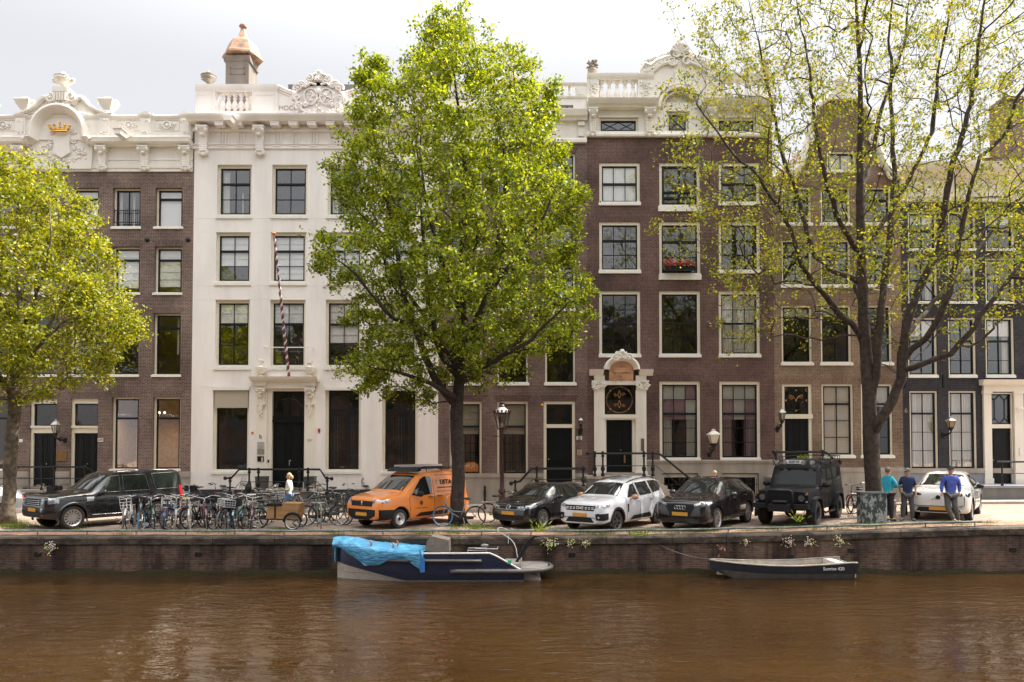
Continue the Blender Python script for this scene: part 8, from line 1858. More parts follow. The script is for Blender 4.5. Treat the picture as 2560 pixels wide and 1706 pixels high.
def person(label,px,py,rot,H,J,shirt,trous,hair=None,cap=None,sleeves='long',shoes=None,shirt_len=.0,extra=None,bag=None,headturn=0,hairlen=0):
    """local frame: +y is where the person faces, +x their right... J: joint places for a 1.75 m figure"""
    g=ground_at(px,py); t=thing('person',label,'person',g,R(rot)); s=H/1.75
    N={'pelvis':((0,0,.94),(.135,.10)),'waist':((0,.0,1.08),(.125,.095)),'chest':((0,.0,1.30),(.15,.10)),'neckb':((0,-.01,1.45),(.075,.07)),'neck':((0,.0,1.52),.052),'head0':((0,.02,1.60),(.072,.085)),'head1':((0,.015,1.67),(.078,.095)),'head2':((0,.0,1.735),.055),
       'shL':((-.17,0,1.415),.062),'shR':((.17,0,1.415),.062),'hipL':((-.095,0,.86),.09),'hipR':((.095,0,.86),.09)}
    for k,v in J.items():
        if k in N: N[k]=(v,N[k][1])
        else:
            r={'el':.042,'wr':.026,'kn':.058,'an':.038,'toe':.032,'ha':.030,'heel':.035}[k[:2] if k[:2] in('el','wr','kn','an','ha') else ('toe' if k.startswith('to') else 'heel')]
            N[k]=(v,r)
    N={k:(tuple(c*s for c in v[0]),(tuple(q*s for q in v[1]) if isinstance(v[1],tuple) else v[1]*s)) for k,v in N.items()}
    E=[('pelvis','waist'),('waist','chest'),('chest','neckb'),('neckb','neck'),('neck','head0'),('head0','head1'),('head1','head2'),('chest','shL'),('chest','shR'),('shL','elL'),('elL','wrL'),('wrL','haL'),('shR','elR'),('elR','wrR'),('wrR','haR'),('pelvis','hipL'),('pelvis','hipR'),('hipL','knL'),('knL','anL'),('anL','toL'),('hipR','knR'),('knR','anR'),('anR','toR')]
    # fingers as thin branches from each palm
    body=skin_obj('body',N,E,SKIN,t,'pelvis')
    bm=bmesh.new(); bm.from_mesh(body.data)
    fb=MB()
    for sd in 'LR':
        w=Vector(N['wr'+sd][0]); h=Vector(N['ha'+sd][0]); d=(h-w).normalized(); a=d.cross(Vector((0,1,.2))).normalized(); b=d.cross(a)
        for i in range(4):
            p0=h+a*(i-1.5)*.017*s; L_=(.062,.072,.068,.052)[i]*s; fb.tube([p0,p0+d*L_*.5+b*.004,p0+d*L_*.85+b*.018],[.009*s,.0085*s,.006*s],6)
        p0=h-d*.03*s-a*.028*s; fb.tube([p0,p0-a*.022*s+d*.025*s,p0-a*.024*s+d*.05*s],[.011*s,.0095*s,.007*s],6)
    hd=Vector(N['head1'][0]); ca,sa=math.cos(headturn),math.sin(headturn)
    def hp_(x,y,z): return hd+Vector((x*ca-y*sa,x*sa+y*ca,z))*s
    fb.blob(hp_(0,.105,-.03),.016*s,7,5,sz=1.4); fb.blob(hp_(0,.075,-.085),.032*s,8,5)
    for sg in (-1,1): fb.blob(hp_(sg*.078,-.0,-.02),.024*s,7,5,sx=.4,sz=1.3)
    tmp=bpy.data.meshes.new('x'); tmp.from_pydata(fb.v,[],fb.f); bm.from_mesh(tmp); bm.to_mesh(body.data); bm.free(); body.data.polygons.foreach_set('use_smooth',[True]*len(body.data.polygons))
    fx=MB(); 
    for sg in (-1,1): fx.blob(hp_(sg*.030,.092,-.005),.010*s,6,4)
    fx.tube([hp_(-.022,.100,-.068),hp_(.022,.100,-.068)],.004*s,5); fx.build('face_marks',Mt('eye_dark',(.05,.025,.02),.5,var=0),body,local=True)
    # clothes
    def C(keys,grow,over={}):
        o={}
        for k in keys:
            r=N[k][1]; gx=over.get(k,grow)*s; o[k]=(N[k][0],(r[0]+gx,r[1]+gx) if isinstance(r,tuple) else r+gx)
        return o
    tk=C(['pelvis','waist','chest','neckb','shL','shR','elL','elR'],.022,{'neckb':.02,'chest':.034,'waist':.026,'shL':.03,'shR':.03,'pelvis':.034})
    if shirt_len: 
        tk['hem']=(tuple(a*s for a in (0,0,.94-shirt_len)),(.17*s,.13*s))
    ed=[('pelvis','waist'),('waist','chest'),('chest','neckb'),('chest','shL'),('chest','shR'),('shL','elL'),('shR','elR')]+([('pelvis','hem')] if shirt_len else [])
    if sleeves=='long':
        tk.update(C(['wrL','wrR'],.014)); ed+=[('elL','wrL'),('elR','wrR')]
    else:
        for sd in 'LR':
            a=Vector(N['sh'+sd][0]).lerp(Vector(N['el'+sd][0]),.85); tk['el'+sd]=(tuple(a),.058*s)
    sh=skin_obj('shirt',tk,ed,shirt,t,'waist')
    lk=C(['pelvis','hipL','hipR','knL','knR','anL','anR'],.022,{'pelvis':.018,'hipL':.02,'hipR':.02,'anL':.026,'anR':.026,'knL':.026,'knR':.026})
    tr=skin_obj('trousers',lk,[('pelvis','hipL'),('pelvis','hipR'),('hipL','knL'),('knL','anL'),('hipR','knR'),('knR','anR')],trous,t,'pelvis')
    for sd in 'LR':
        a=Vector(N['an'+sd][0]); b=Vector(N['to'+sd][0]); d=(b-a); d.z=0; d=d.normalized()
        so_=skin_obj('shoe',{'a':(tuple(a+Vector((0,0,-.01*s))),.048*s),'h':(tuple(a-d*.05*s+Vector((0,0,-.045*s))),.042*s),'b':(tuple(a+d*.10*s+Vector((0,0,-.045*s))),.045*s),'c':(tuple(b+d*.03*s),.036*s)},[('a','h'),('a','b'),('b','c')],shoes or SADM,t,'a')
    if hair:
        mb=MB(); mb.blob(hp_(0,-.020,.020),.104*s,14,9,0,.84,.98,.98,.03)
        if hairlen:
            for i in range(9): mb.blob(hp_(random.uniform(-.06,.06),-.06-random.uniform(0,.06),-.02-hairlen*random.random()),.05*s,7,5,0,1,1,1,.2)
            mb.blob(hp_(0,-.14,-.07),.055*s,8,6,0,.8,1,1.5,.2)
        o=mb.build('hair',hair,t,smooth='all',local=True)
    if cap:
        mb=MB(); mb.blob(hp_(0,-.006,.045),.108*s,14,8,0,.90,1.0,.72); c0=hp_(0,.06,.045)
        vs=[];
        for j in range(3):
            for i in range(7): u=-1+2*i/6; q=hp_(u*.075,.07+.09*j/2*(1-.45*u*u),.050-.012*j); vs.append(q)
        mb.add(vs,[(j*7+i,j*7+i+1,j*7+i+8,j*7+i+7) for j in range(2) for i in range(6)]); mb.build('cap',cap,t,smooth='all',local=True)
    return t,N
STAND=dict(elL=(-.22,.0,1.14),wrL=(-.23,.05,.90),haL=(-.23,.07,.83),elR=(.22,.0,1.14),wrR=(.23,.05,.90),haR=(.23,.07,.83),knL=(-.11,.01,.48),anL=(-.12,-.02,.09),toL=(-.14,.14,.035),knR=(.11,.01,.48),anR=(.12,-.02,.09),toR=(.14,.14,.035))
# woman walking left (faces -x)
W_=dict(STAND,knL=(-.07,.16,.50),anL=(-.07,.22,.10),toL=(-.07,.37,.05),knR=(.07,.02,.47),anR=(.07,-.26,.14),toR=(.07,-.14,.04),elR=(.20,-.06,1.16),wrR=(.21,-.0,.93),haR=(.21,.02,.86),elL=(-.20,-.08,1.16),wrL=(-.16,.10,1.05),haL=(-.14,.16,1.04),hipL=(-.09,.02,.86),hipR=(.09,-.01,.86))
person('blonde woman in a white jacket and blue jeans walking left past the white house',722,1291,92,1.66,W_,cl('white',(.72,.70,.66)),cl('denim',(.09,.17,.32)),hair=Mt('hair_blonde',(.55,.40,.22),.6,var=.2,local=True),hairlen=.06,shirt_len=.06,shoes=BW)
# passer-by behind the black crossover
person('fair haired person in a pale top whose head shows above the black crossover roof',1787,1276,60,1.60,STAND,cl('pale_pink',(.55,.42,.38)),cl('grey_trouser',(.12,.12,.13)),hair=Mt('hair_fair',(.50,.36,.22),.6,var=.2,local=True))
# three men at the right
M1=dict(STAND,elL=(-.24,.10,1.17),wrL=(.02,.24,1.17),haL=(.09,.23,1.18),elR=(.24,.10,1.15),wrR=(-.02,.27,1.13),haR=(-.09,.26,1.13),knL=(-.10,.03,.48),knR=(.11,-.01,.48))
m1,_=person('balding man with folded arms in a turquoise and grey top beside the green street box',2222,1304,-68,1.77,M1,cl('turquoise',(.03,.38,.50)),cl('black_work',(.02,.02,.022)),hair=Mt('hair_grey_short',(.17,.13,.11),.7,var=.2,local=True),shoes=SADM)
M2=dict(STAND,elL=(-.25,-.02,1.15),wrL=(-.24,.04,.92),haL=(-.24,.06,.85),elR=(.25,-.06,1.16),wrR=(.20,-.14,.98),haR=(.16,-.16,.94),knL=(-.12,.02,.48),anL=(-.15,-.02,.09),toL=(-.19,.12,.035),knR=(.12,.0,.48),anR=(.16,.0,.09),toR=(.26,.13,.035))
person('man in a grey cap, navy t-shirt and grey work trousers, middle of the three workmen',2270,1303,165,1.72,M2,cl('navy_tee',(.010,.022,.075)),cl('grey_work',(.075,.072,.078)),cap=Mt('cap_grey',(.16,.15,.13),.8,var=.1,local=True),sleeves='short',headturn=-.9,shoes=cl('boot_grey',(.15,.15,.15)))
M3=dict(STAND,elL=(-.27,.0,1.17),wrL=(-.22,.08,.96),haL=(-.20,.10,.90),elR=(.27,.0,1.17),wrR=(.31,.07,.96),haR=(.33,.10,.90),knL=(-.08,.10,.48),anL=(-.20,.02,.09),toL=(-.24,.15,.035),knR=(.13,.06,.48),anR=(.02,.20,.13),toR=(.02,.35,.10),hipL=(-.095,0,.86))
person('man in a black cap and paint stained blue jumper leaning before the white electric car',2378,1309,178,1.80,M3,Mt('cloth_blue_stained',(.055,.085,.33),.85,var=.5,scale=7,local=True,dark=(.04,.06,.25)),cl('olive_grey_work',(.085,.08,.07)),cap=Mt('cap_black',(.02,.02,.022),.7,var=0,local=True),headturn=-.8,shoes=cl('boot_pale',(.25,.24,.22)))

# ================================================ STREET THINGS
g=ground_at(2180,1308); t=thing('street_box','dark green metal street cabinet smeared with white poster scraps beside the right tree','street cabinet',g)
m,nt,p=base('cabinet_green'); ge=nd(nt,'TexCoord'); n=noise(nt,3.4,6,ge.outputs['Object'],.75,sc3=(1.4,1,.8)); r_=ramp(nt,[(.50,(.028,.045,.045)),(.56,(.40,.42,.40)),(.60,(.10,.13,.13)),(.68,(.35,.34,.36))],n.outputs['Fac']); nt.links.new(r_.outputs[0],p.inputs['Base Color']); p.inputs['Roughness'].default_value=.5
mb=MB(); poly=[(-.39,-.22),(-.33,-.28),(.33,-.28),(.39,-.22),(.39,.22),(.33,.28),(-.33,.28),(-.39,.22)]
mb.add([(a,b,0) for a,b in poly]+[(a,b,0.97) for a,b in poly],[(i,(i+1)%8,8+(i+1)%8,8+i) for i in range(8)]+[tuple(range(7,-1,-1)),tuple(range(8,16))]); mb.build('cabinet',m,t,local=True)
mb=MB(); mb.add([(a*1.07,b*1.07,0.97) for a,b in poly]+[(a*1.07,b*1.07,1.02) for a,b in poly],[(i,(i+1)%8,8+(i+1)%8,8+i) for i in range(8)]+[tuple(range(7,-1,-1)),tuple(range(8,16))]); mb.build('lid',Mt('cabinet_lid',(.10,.12,.12),.5,var=.2),t,local=True)
for px,py,l,mt,hh in ((1212,1280,'slim black bollard in front of the brick house behind the middle tree',IRON,1.1),(2237,1294,'short pale stone post behind the first workman',STONE,.62),(1212+74,1284,'short maroon bollard just behind the black hatchback bonnet',LAMPR,.75)):
    g=ground_at(px,py); mb=MB(); mb.lathe([(.075,0),(.075,.1),(.06,.14),(.05,hh*.55),(.065,hh*.58),(.065,hh*.8),(.045,hh*.84),(.06,hh*.92),(.02,hh)],(0,0,0),10); o=mb.build('bollard',mt,None,smooth=True); o.location=g; tag(o,l,'bollard')
g=ground_at(2240,1288); t=thing('bench','weathered slatted bench behind the workmen','bench',g)
mb=MB(); 
for i in range(5): x=-.28+.14*i; mb.box(x,x+.09,.18,.21,.42,.95)
mb.build('backrest',STONE,t,local=True); mb=MB(); mb.box(-.35,.35,-.22,.2,.38,.43); mb.build('seat',STONE,t,local=True)
for x in (-.3,.26): mb=MB(); mb.box(x,x+.05,-.2,.18,0,.38); mb.build('leg',IRON,t,local=True)
# shrub in a pot (on the ochre house stoop)
def leafcloud(c,rx,ry,rz,n,s,mat,name,parent=None,shell=.3):
    V=[];F=[]
    for i in range(n):
        while True:
            v=Vector([random.uniform(-1,1) for _ in range(3)])
            if shell<v.length<1: break
        p=Vector((c[0]+v.x*rx,c[1]+v.y*ry,c[2]+v.z*rz)); a=Vector([random.gauss(0,1) for _ in range(3)]).normalized(); b=a.orthogonal().normalized(); d=a.cross(b); q=s*random.uniform(.6,1.3)
        k=len(V); V+=[p-b*q,p+d*q*.55,p+b*q,p-d*q*.55]; F.append((k,k+1,k+2,k+3))
    mb=MB(); mb.add(V,F); return mb.build(name,mat,parent)
SHR=leafmat('leaf_shrub',[(0,(.10,.20,.01)),(.6,(.26,.36,.03)),(1,(.45,.45,.08))],.4); GRS=leafmat('grass_blade',[(0,(.05,.10,.01)),(.6,(.14,.22,.02)),(1,(.28,.28,.06))],.4)
yy=DF-1.0; p=U(2008,1150,yy); t=thing('potted_shrub','round yellow green shrub in a pot on the ochre house stoop','plant',(p.x,yy,FZ(1192,yy)))
leafcloud((p.x,yy,FZ(1150,yy)),.28,.25,.26,330,.06,SHR,'foliage',t); mb=MB(); mb.lathe([(.14,0),(.2,.3),(.22,.32),(.19,.32)],(p.x,yy,FZ(1192,yy)),12); mb.tube([(p.x,yy,FZ(1185,yy)),(p.x,yy,FZ(1155,yy))],.02,5); mb.build('pot',PLAST,t)
# weeds in the coping and wall
def tuft(px,py,d,n,h,w,mat,label,flowers=0,hang=0):
    p=U(px,py,d); V=[];F=[]
    for i in range(n):
        a=random.uniform(0,2*PI); q=random.random()**.5; b=Vector((p.x+w*q*math.cos(a),p.y+.12*q*math.sin(a)-(.05 if hang else 0),p.z)); l=h*random.uniform(.4,1.1); lean=Vector((random.gauss(0,.6),random.gauss(-.1,.4),random.uniform(.3,1) if not hang else random.uniform(-1.0,.5)))*l
        b=b+lean*random.uniform(0,1.1); s=Vector((random.uniform(.006,.014),0,0)); k=len(V); lean=lean*.5; V+=[b-s,b+s,b+lean*.6+s*1.6,b+lean,b+lean*.6-s*1.6]; F.append((k,k+1,k+2,k+3,k+4))
    t=thing('weed_tuft',label,'plant',p); mb=MB(); mb.add(V,F); mb.build('leaves',mat,t)
    if flowers:
        mb=MB()
        for i in range(flowers): mb.blob((p.x+random.gauss(0,w*.45),p.y-.08-random.uniform(0,.08),p.z+random.gauss(-.05 if hang else h*.5,h*.45)),.017,5,3)
        mb.build('flowers',Mt('petal_pink_white',(.72,.55,.55),.7,var=.2),t)
    return t
for (px,py,n,h,w,fl,hg,l) in ((1595,1345,110,.22,.28,0,0,'bushy bright weed on the coping below the white estate car'),(1350,1330,70,.30,.14,0,0,'tall leafy weed at the rail right of the blue boat'),(1372,1352,90,.22,.24,36,1,'flowering weed hanging over the wall behind the boat tiller'),(132,1362,60,.20,.18,44,1,'pink flowering clump high on the wall at the left'),(1425,1350,50,.16,.14,16,1,'small flowering weed on the coping, right of the boat'),(1462,1352,50,.16,.12,22,1,'pale flowering weed just left of the bushy one'),(1970,1350,60,.18,.16,26,1,'left flowering clump above the grey rowing boat'),(2020,1352,60,.18,.15,26,1,'middle flowering clump above the grey rowing boat'),(2092,1345,60,.18,.13,24,1,'right flowering clump above the grey rowing boat'),(1862,1350,40,.14,.10,14,1,'small flowering clump over the bow of the rowing boat'),(1996,1305,40,.28,.05,0,0,'single upright weed at the rail before the boxy off-roader'),(1800,1365,70,.24,.12,0,1,'dry reddish trailing weed on the wall left of the rowing boat')):
    tuft(px,py,DQ+.02 if hg else DQ+.2,n,h,w,SHR if fl or hg==0 else Mt('dry_weed',(.20,.09,.05),.9,var=.4),l,fl,hg)
# grass along the strip
V=[];F=[]
spots=[(random.uniform(-24,-14),random.uniform(23.6,26.5)) for _ in range(26)]+[(random.uniform(-13,12),random.uniform(22.75,23.9)) for _ in range(70)]+[(-1.4+random.gauss(0,.5),24.8+random.gauss(0,.4)) for _ in range(14)]+[(random.uniform(8,15),random.uniform(22.9,23.7)) for _ in range(14)]+[(-17.3+random.gauss(0,1.0),25.0+random.gauss(0,.4)) for _ in range(24)]
for sx,sy in spots:
    for i in range(55):
        b=Vector((sx+random.gauss(0,.16),sy+random.gauss(0,.08),0)); b.z=GZ(b.x); l=random.uniform(.05,.16)*(1.6 if sx<-15 else 1); q=Vector((random.gauss(0,.3),random.gauss(0,.3),1))*l; s=Vector((.006,0,0)); k=len(V); V+=[b-s,b+s,b+q]; F.append((k,k+1,k+2))
mb=MB(); mb.add(V,F); o=mb.build('grass',GRS,None); tag(o,'short green grass tufts along the quay edge and round the trunks','grass',kind='stuff')
# ================================================ BOATS
def station_hull(name,st,mat,parent,smooth=True):
    n=len(st[0]); mb=MB(); mb.add([p for s_ in st for p in s_],[(i*n+j,i*n+j+1,(i+1)*n+j+1,(i+1)*n+j) for i in range(len(st)-1) for j in range(n-1)]); return mb.build(name,mat,parent,smooth=smooth,local=True)
NAVY=paint('boat_navy',(.013,.022,.055),0,.25,.8); HBOT=Mt('boat_bottom_beige',(.42,.36,.30),.5,var=.2,local=True); TRIMW=Mt('boat_trim',(.55,.52,.50),.4,var=.1); RUB=Mt('rubber_fender',(.10,.085,.08),.5,var=.2); DECK=Mt('deck_grey',(.22,.20,.18),.7,var=.2)
TARP=None
m,nt,p=base('tarpaulin_blue'); ge=nd(nt,'TexCoord'); n=noise(nt,3,5,ge.outputs['Object'],.6,sc3=(1,1,1)); r_=ramp(nt,[(.3,(.035,.185,.34)),(.7,(.085,.31,.48))],n.outputs['Fac']); nt.links.new(r_.outputs[0],p.inputs['Base Color']); p.inputs['Roughness'].default_value=.42
n2=noise(nt,6,7,ge.outputs['Object'],.6,sc3=(.8,2.0,3.2)); b_=nd(nt,'Bump'); b_.inputs['Strength'].default_value=1; b_.inputs['Distance'].default_value=.06; nt.links.new(n2.outputs['Fac'],b_.inputs['Height']); nt.links.new(b_.outputs[0],p.inputs['Normal']); TARP=m
# sloop: local x to the right (stern), y away, origin at the waterline
yn=21.0; xb=U(830,1440,yn).x; xs=U(1310,1440,yn).x; L_=xs-xb; Bm=.78; t=thing('motor_boat','navy blue open sloop moored at the wall, half under a light blue tarpaulin','boat',(xb,yn+Bm-.12,ZW))
def fq(x): return x/L_
def hw(q): return Bm*min(1,(max(0.0001,q)*2.6)**.55)*(1-.05*max(0,q-.7)/.3)
def sheer(q): return .98-.20*min(1,q/.45)**.8+.02*q
st=[];st2=[];NS=28
for i in range(NS+1):
    q=i/NS; x=L_*q; w=hw(q)+.02; zs=sheer(q) if q<.83 else sheer(.83)-(q-.83)/.17*.52
    ch=.46*(1-q/.40); ch=max(.03,ch)   # chine height
    side=lambda s:[(x,s*w*(.80),-.25),(x,s*w*.93,ch),(x,s*w*.97,ch+.04),(x,s*w,zs*.8),(x,s*w,zs)]
    st.append(side(-1)); st2.append(side(1))
mats_=[NAVY,HBOT]
for S_,nm in ((st,'hull'),(st2,'hull')):
    n=5; mb=MB(); V=[p for s_ in S_ for p in s_]; Fs=[];ms=[]
    mb.add(V,[]); 
    for i in range(NS):
        for j in range(n-1): mb.f.append((i*n+j,i*n+j+1,(i+1)*n+j+1,(i+1)*n+j)); mb.m.append(1 if j==0 else 0)
    if S_ is st: MBh=mb
    else: MBh.add(mb.v,[]); off=len(MBh.v)-len(mb.v); MBh.f+=[tuple(a+off for a in f) for f in mb.f]; MBh.m+=mb.m
q1=st[-1];q2=st2[-1]; k=len(MBh.v); MBh.v+=q1+q2; MBh.f+=[(k,k+1,k+2,k+3,k+4,k+9,k+8,k+7,k+6,k+5)]; MBh.m+=[0]
hull=MBh.build('hull',mats_,t,smooth=True,local=True)
# inner shell, deck, trim
mb=MB(); 
for S_,sg in ((st,1),(st2,-1)):
    V=[]; 
    for s_ in S_: p_=s_[4]; V+=[(p_[0],p_[1]+sg*.07,p_[2]-.002),(p_[0],p_[1]+sg*.07,.18)]
    mb.add(V,[(2*i,2*i+1,2*i+3,2*i+2) for i in range(1,NS)])
mb.build('inner_shell',NAVY,t,local=True)
mb=MB(); mb.add([(s_[4][0],s_[4][1]*.93,.20) for s_ in st]+[(s_[4][0],s_[4][1]*.93,.20) for s_ in st2],[(i,i+1,NS+2+i,NS+1+i) for i in range(NS)]); mb.build('floor',DECK,t,local=True)
for S_ in (st,st2): mb=MB(); mb.tube([s_[4] for s_ in S_[0:]],.030,6); mb.build('gunwale',TRIMW,t,smooth='all',local=True)
mb=MB(); mb.tube([(L_*q,-hw(q)-.05,.60-.02*q) for q in [.28+.5*i/12 for i in range(13)]],.045,8); mb.build('rubbing_strake',RUB,t,smooth='all',local=True)
mb=MB(); mb.tube([(L_*.62,-Bm-.04,.28),(L_*.66,-Bm-.07,.30),(L_*1.0,-Bm-.05,.30),(L_*1.09,-Bm*.85,.31),(L_*1.14,-Bm*.4,.31),(L_*1.15,0,.31),(L_*1.14,Bm*.4,.31),(L_*1.09,Bm*.85,.31),(L_*1.0,Bm,.30)],.065,8); mb.build('stern_fender',RUB,t,smooth='all',local=True)
mb=MB(); pol=[(L_*.98,-Bm*.95),(L_*1.08,-Bm*.8),(L_*1.13,-Bm*.3),(L_*1.13,Bm*.3),(L_*1.08,Bm*.8),(L_*.98,Bm*.95)]; mb.add([(a,b,.36) for a,b in pol]+[(a,b,.22) for a,b in pol],[tuple(range(6))]+[(i,6+i,6+(i+1)%6,(i+1)%6) for i in range(6)]); mb.build('swim_platform',DECK,t,local=True)
mb=MB(); mb.prism([(L_*.985,-.2),(L_*.985,.30),(L_*1.07,.10),(L_*1.10,-.05),(L_*1.0,-.2)],-Bm*.7,Bm*.7); mb.build('skeg',HBOT,t,local=True)
mb=MB(); mb.box(L_*.90,L_*.985,-Bm*.9,Bm*.9,.36,.44); mb.tube([(L_*.905,-Bm*.92,.46),(L_*.985,-Bm*.8,.46),(L_*.99,Bm*.8,.46)],.02,5); mb.build('aft_seat',DECK,t,local=True)
mb=MB(); mb.prism([(L_*.955,.44),(L_*.97,.44),(L_*1.06,1.14),(L_*1.10,1.17),(L_*1.055,1.19),(L_*1.02,1.05)],-.04,.04); mb.build('tiller',PLAST,t,local=True)
mb=MB(); 
for y_ in (-.25,.25): mb.tube([(L_*.70,y_,.62),(L_*.70,y_,.80),(L_*.80,y_,.80),(L_*.80,y_,.62)],.018,5)
mb.tube([(L_*.74,-.25,.86),(L_*.86,-.25,.84),(L_*.86,.25,.84)],.016,5); mb.blob((L_*.79,.1,.90),.12,8,5,0,1,1,.4); mb.build('deck_gear',GREYST,t,local=True,smooth=True)
mb=MB(); mb.box(L_*.915,L_*.935,-Bm-.085,-Bm-.04,.52,.62); mb.build('green_sticker',Mt('sticker_green',(.10,.45,.22),.5,var=0),t,local=True)
# canvas cover over the console
mb=MB(); x0,x1=L_*.475,L_*.605; prm=[(x0,.78),(x0+.06,1.08),(x0+.18,1.22),(x1-.18,1.14),(x1-.02,1.10),(x1,.74)]
mb.prism(prm,-.30,.36); mb.build('canvas_cover',Mt('canvas_taupe',(.20,.165,.135),.8,var=.2,bump=.8,bs=7),t,local=True)
# mooring rope
mb=MB(); P=[(L_*.97,.2,.46),(L_*.955,.3,.95),(L_*.90,.5,1.15),(L_*.85,.75,1.25),(L_*.87,1.0,1.36),(L_*.92,1.2,1.20),(L_*.95,1.3,1.22),(L_*.93,1.38,1.26)]
for _ in range(2): P=[P[0]]+[tuple(a[i]*w_+b[i]*(1-w_) for i in range(3)) for a,b in zip(P[:-1],P[1:]) for w_ in (.75,.25)]+[P[-1]]
mb.tube(P,.014,5); o=mb.build('mooring_rope',TRIMW,t,smooth='all',local=True)
# tarpaulin
tp=thing('tarpaulin','light blue wrinkled tarpaulin draped over the front half of the navy sloop','tarpaulin',t.location)
nu,nv=64,26; V=[]
for i in range(nu+1):
    q=-.02+.50*i/nu; x=L_*q; w=hw(max(q,.012))+.07; zs=sheer(max(q,0))
    front=[(-.02,.10),(.03,.14),(.10,.30),(.17,.50),(.23,.46),(.30,.30),(.36,.22),(.42,.30),(.47,.52),(.49,.45)]
    drop=np.interp(q,[a for a,_ in front],[b for _,b in front])
    for j in range(nv+1):
        v=j/nv
        if v<.25: k=v/.25; y=-w-.03*math.sin(k*3); z=zs+.03-drop*(1-k)+.0
        elif v>.80: k=(v-.80)/.2; y=w; z=zs+.03-.25*k
        else:
            k=(v-.25)/.55; y=-w+2*w*k; z=zs+.05+.16*math.sin(PI*k)*(.5+.5*math.sin(q*9+1.0))+.022*math.sin(q*23)*math.sin(PI*k)
        fold=.010*math.sin(q*70+v*22)+.007*math.sin(q*143-v*35)+.006*math.sin(v*40+q*30)
        V.append((x,y-abs(fold)*(1 if v<.3 else 0),z+fold*.8))
mb=MB(); mb.add(V,[(i*(nv+1)+j,(i+1)*(nv+1)+j,(i+1)*(nv+1)+j+1,i*(nv+1)+j+1) for i in range(nu) for j in range(nv)]); mb.build('sheet',TARP,tp,smooth='all',local=True)
mb=MB(); mb.box(L_*.463,L_*.488,-Bm-.11,-Bm-.09,.28,.68); mb.tube([(L_*.475,-Bm-.1,.66),(L_*.46,-Bm-.09,.9)],.02,5); mb.build('tie_strap',Mt('strap_blue',(.03,.16,.42),.6,var=.1),tp,local=True)
mb=MB(); mb.box(-.06,-.02,-.16,.02,.45,.86); mb.build('bow_flap',TARP,tp,local=True)
mb=MB()
for x,z in ((L_*.195,1.05),(L_*.31,1.0),(L_*.335,1.06)): mb.tube([(x,-.5,z-.12),(x+.03,-.5,z-.02),(x-.02,-.5,z+.06)],.025,5)
mb.build('peg',Mt('peg_orange',(.45,.16,.08),.6,var=.3),tp,local=True)
# rowing boat
yn=21.25; xb=U(1784,1410,yn).x; xs=U(2141,1410,yn).x; L2_=xs-xb; t=thing('rowing_boat','old grey and black open dinghy moored at the quay wall on the right','boat',(xb,yn+.42,ZW)); t.rotation_euler=(0,0,R(1.2))
B2=.56; NS=22; so=[];si=[]
DGRY=Mt('dinghy_dark',(.020,.022,.030),.5,var=.3); DBOT=Mt('dinghy_lower',(.10,.088,.075),.7,var=.4,local=True,scale=4); DLT=Mt('dinghy_inside',(.36,.32,.26),.8,var=.3,local=True,scale=5)
def hull2(sg):
    out=[]
    for i in range(NS+1):
        q=i/NS; x=L2_*q; w=B2*min(1,(q*1.9)**.5+.0) if q>0 else .01; w=max(w,.012); zs=.44-.10*math.sin(PI*min(1,q*1.05))+.05*(1-q)+.03*q; zb=-.15+.32*(1-min(1,q*5))
        out.append([(x+(.16*(1-q)**6 if 1 else 0),0,zb),(x+.10*(1-q)**6,sg*w*.72,zb+.05),(x,sg*w*.93,.16+.10*(1-min(1,q*3))),(x,sg*w*.95,.19+.10*(1-min(1,q*3))),(x,sg*w,zs)])
    return out
mb=MB()
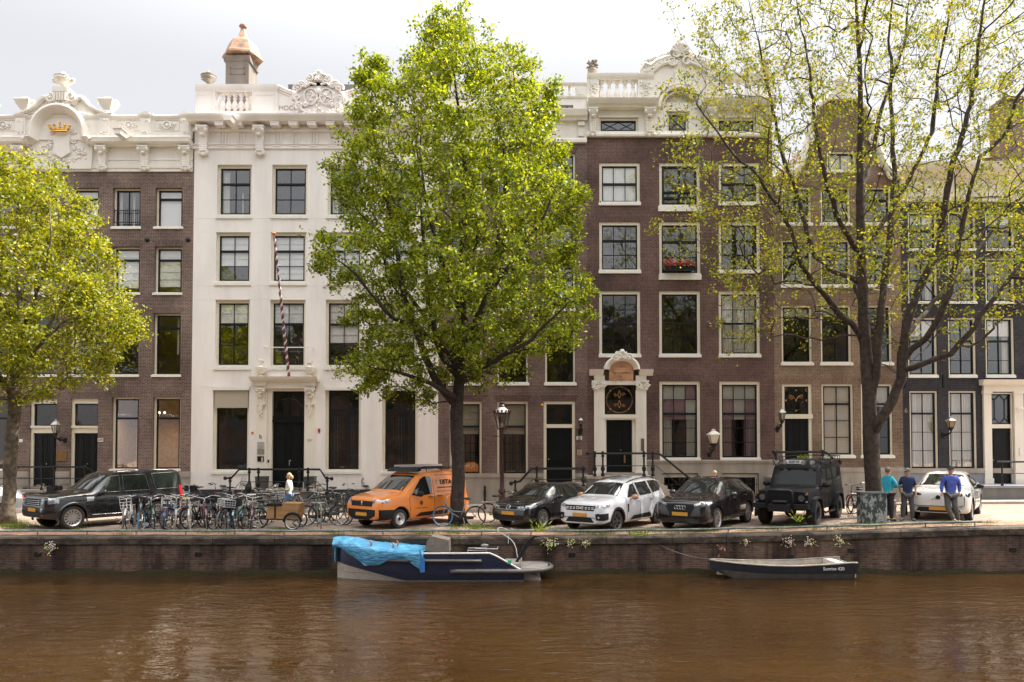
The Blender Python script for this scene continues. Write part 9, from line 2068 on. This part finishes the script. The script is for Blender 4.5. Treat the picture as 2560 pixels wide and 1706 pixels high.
for sg in (-1,1):
    S_=hull2(sg); n=5; k0=len(mb.v); mb.v+=[p for s_ in S_ for p in s_]
    for i in range(NS):
        for j in range(n-1): mb.f.append((k0+i*n+j,k0+i*n+j+1,k0+(i+1)*n+j+1,k0+(i+1)*n+j)); mb.m.append(1 if j<2 else 0)
a=hull2(-1)[-1]; b=hull2(1)[-1]; k0=len(mb.v); mb.v+=a+b; mb.f.append((k0,k0+1,k0+2,k0+3,k0+4,k0+9,k0+8,k0+7,k0+6)); mb.m.append(0)
mb.build('hull',[DGRY,DBOT],t,smooth=True,local=True)
mb=MB()
for sg in (-1,1):
    S_=hull2(sg); V=[]
    for s_ in S_: p_=s_[4]; V+=[(p_[0],p_[1]-sg*.05,p_[2]),(p_[0],p_[1]-sg*.10,.08)]
    mb.add(V,[(2*i,2*i+1,2*i+3,2*i+2) for i in range(1,NS)])
S_=hull2(1); mb.add([(s_[4][0],s_[4][1]-.09,.09) for s_ in S_]+[(s_[4][0],-s_[4][1]+.09,.09) for s_ in S_],[(i,i+1,NS+2+i,NS+1+i) for i in range(1,NS)]); mb.box(L2_-.06,L2_-.03,-B2+.04,B2-.04,.05,.42)
mb.build('inside',DLT,t,local=True)
for sg in (-1,1): mb=MB(); mb.tube([(s_[4][0],s_[4][1],s_[4][2]+.01) for s_ in hull2(sg)],.028,6); mb.build('gunwale',DLT,t,smooth='all',local=True)
mb=MB(); mb.box(L2_*.70,L2_*.88,-B2+.08,B2-.08,.26,.29); mb.build('thwart',Mt('thwart_brown',(.28,.18,.12),.8,var=.3,local=True),t,local=True)
mb=MB(); mb.box(L2_*.87,L2_*.93,-B2+.06,B2-.06,.29,.46); mb.build('stern_box',FRAMEW,t,local=True)
text_mesh('lettering','Sunrise 420',.13,FRAMEW,t,Matrix.Translation((L2_*.83,-B2-.012,.31))@FACE,ext=.004)
mb=MB(); P=[]
for i in range(25): q=i/24; P.append((.02-1.5*q,.0+.75*q,.50+.42*q-.10*math.sin(PI*q)))
mb.tube(P,[.010 if i%2 else .018 for i in range(25)],5); mb.build('mooring_chain',RUB,t,local=True)
mb=MB(); mb.blob(U(248,1323,DQ+.25),.01,4,3)
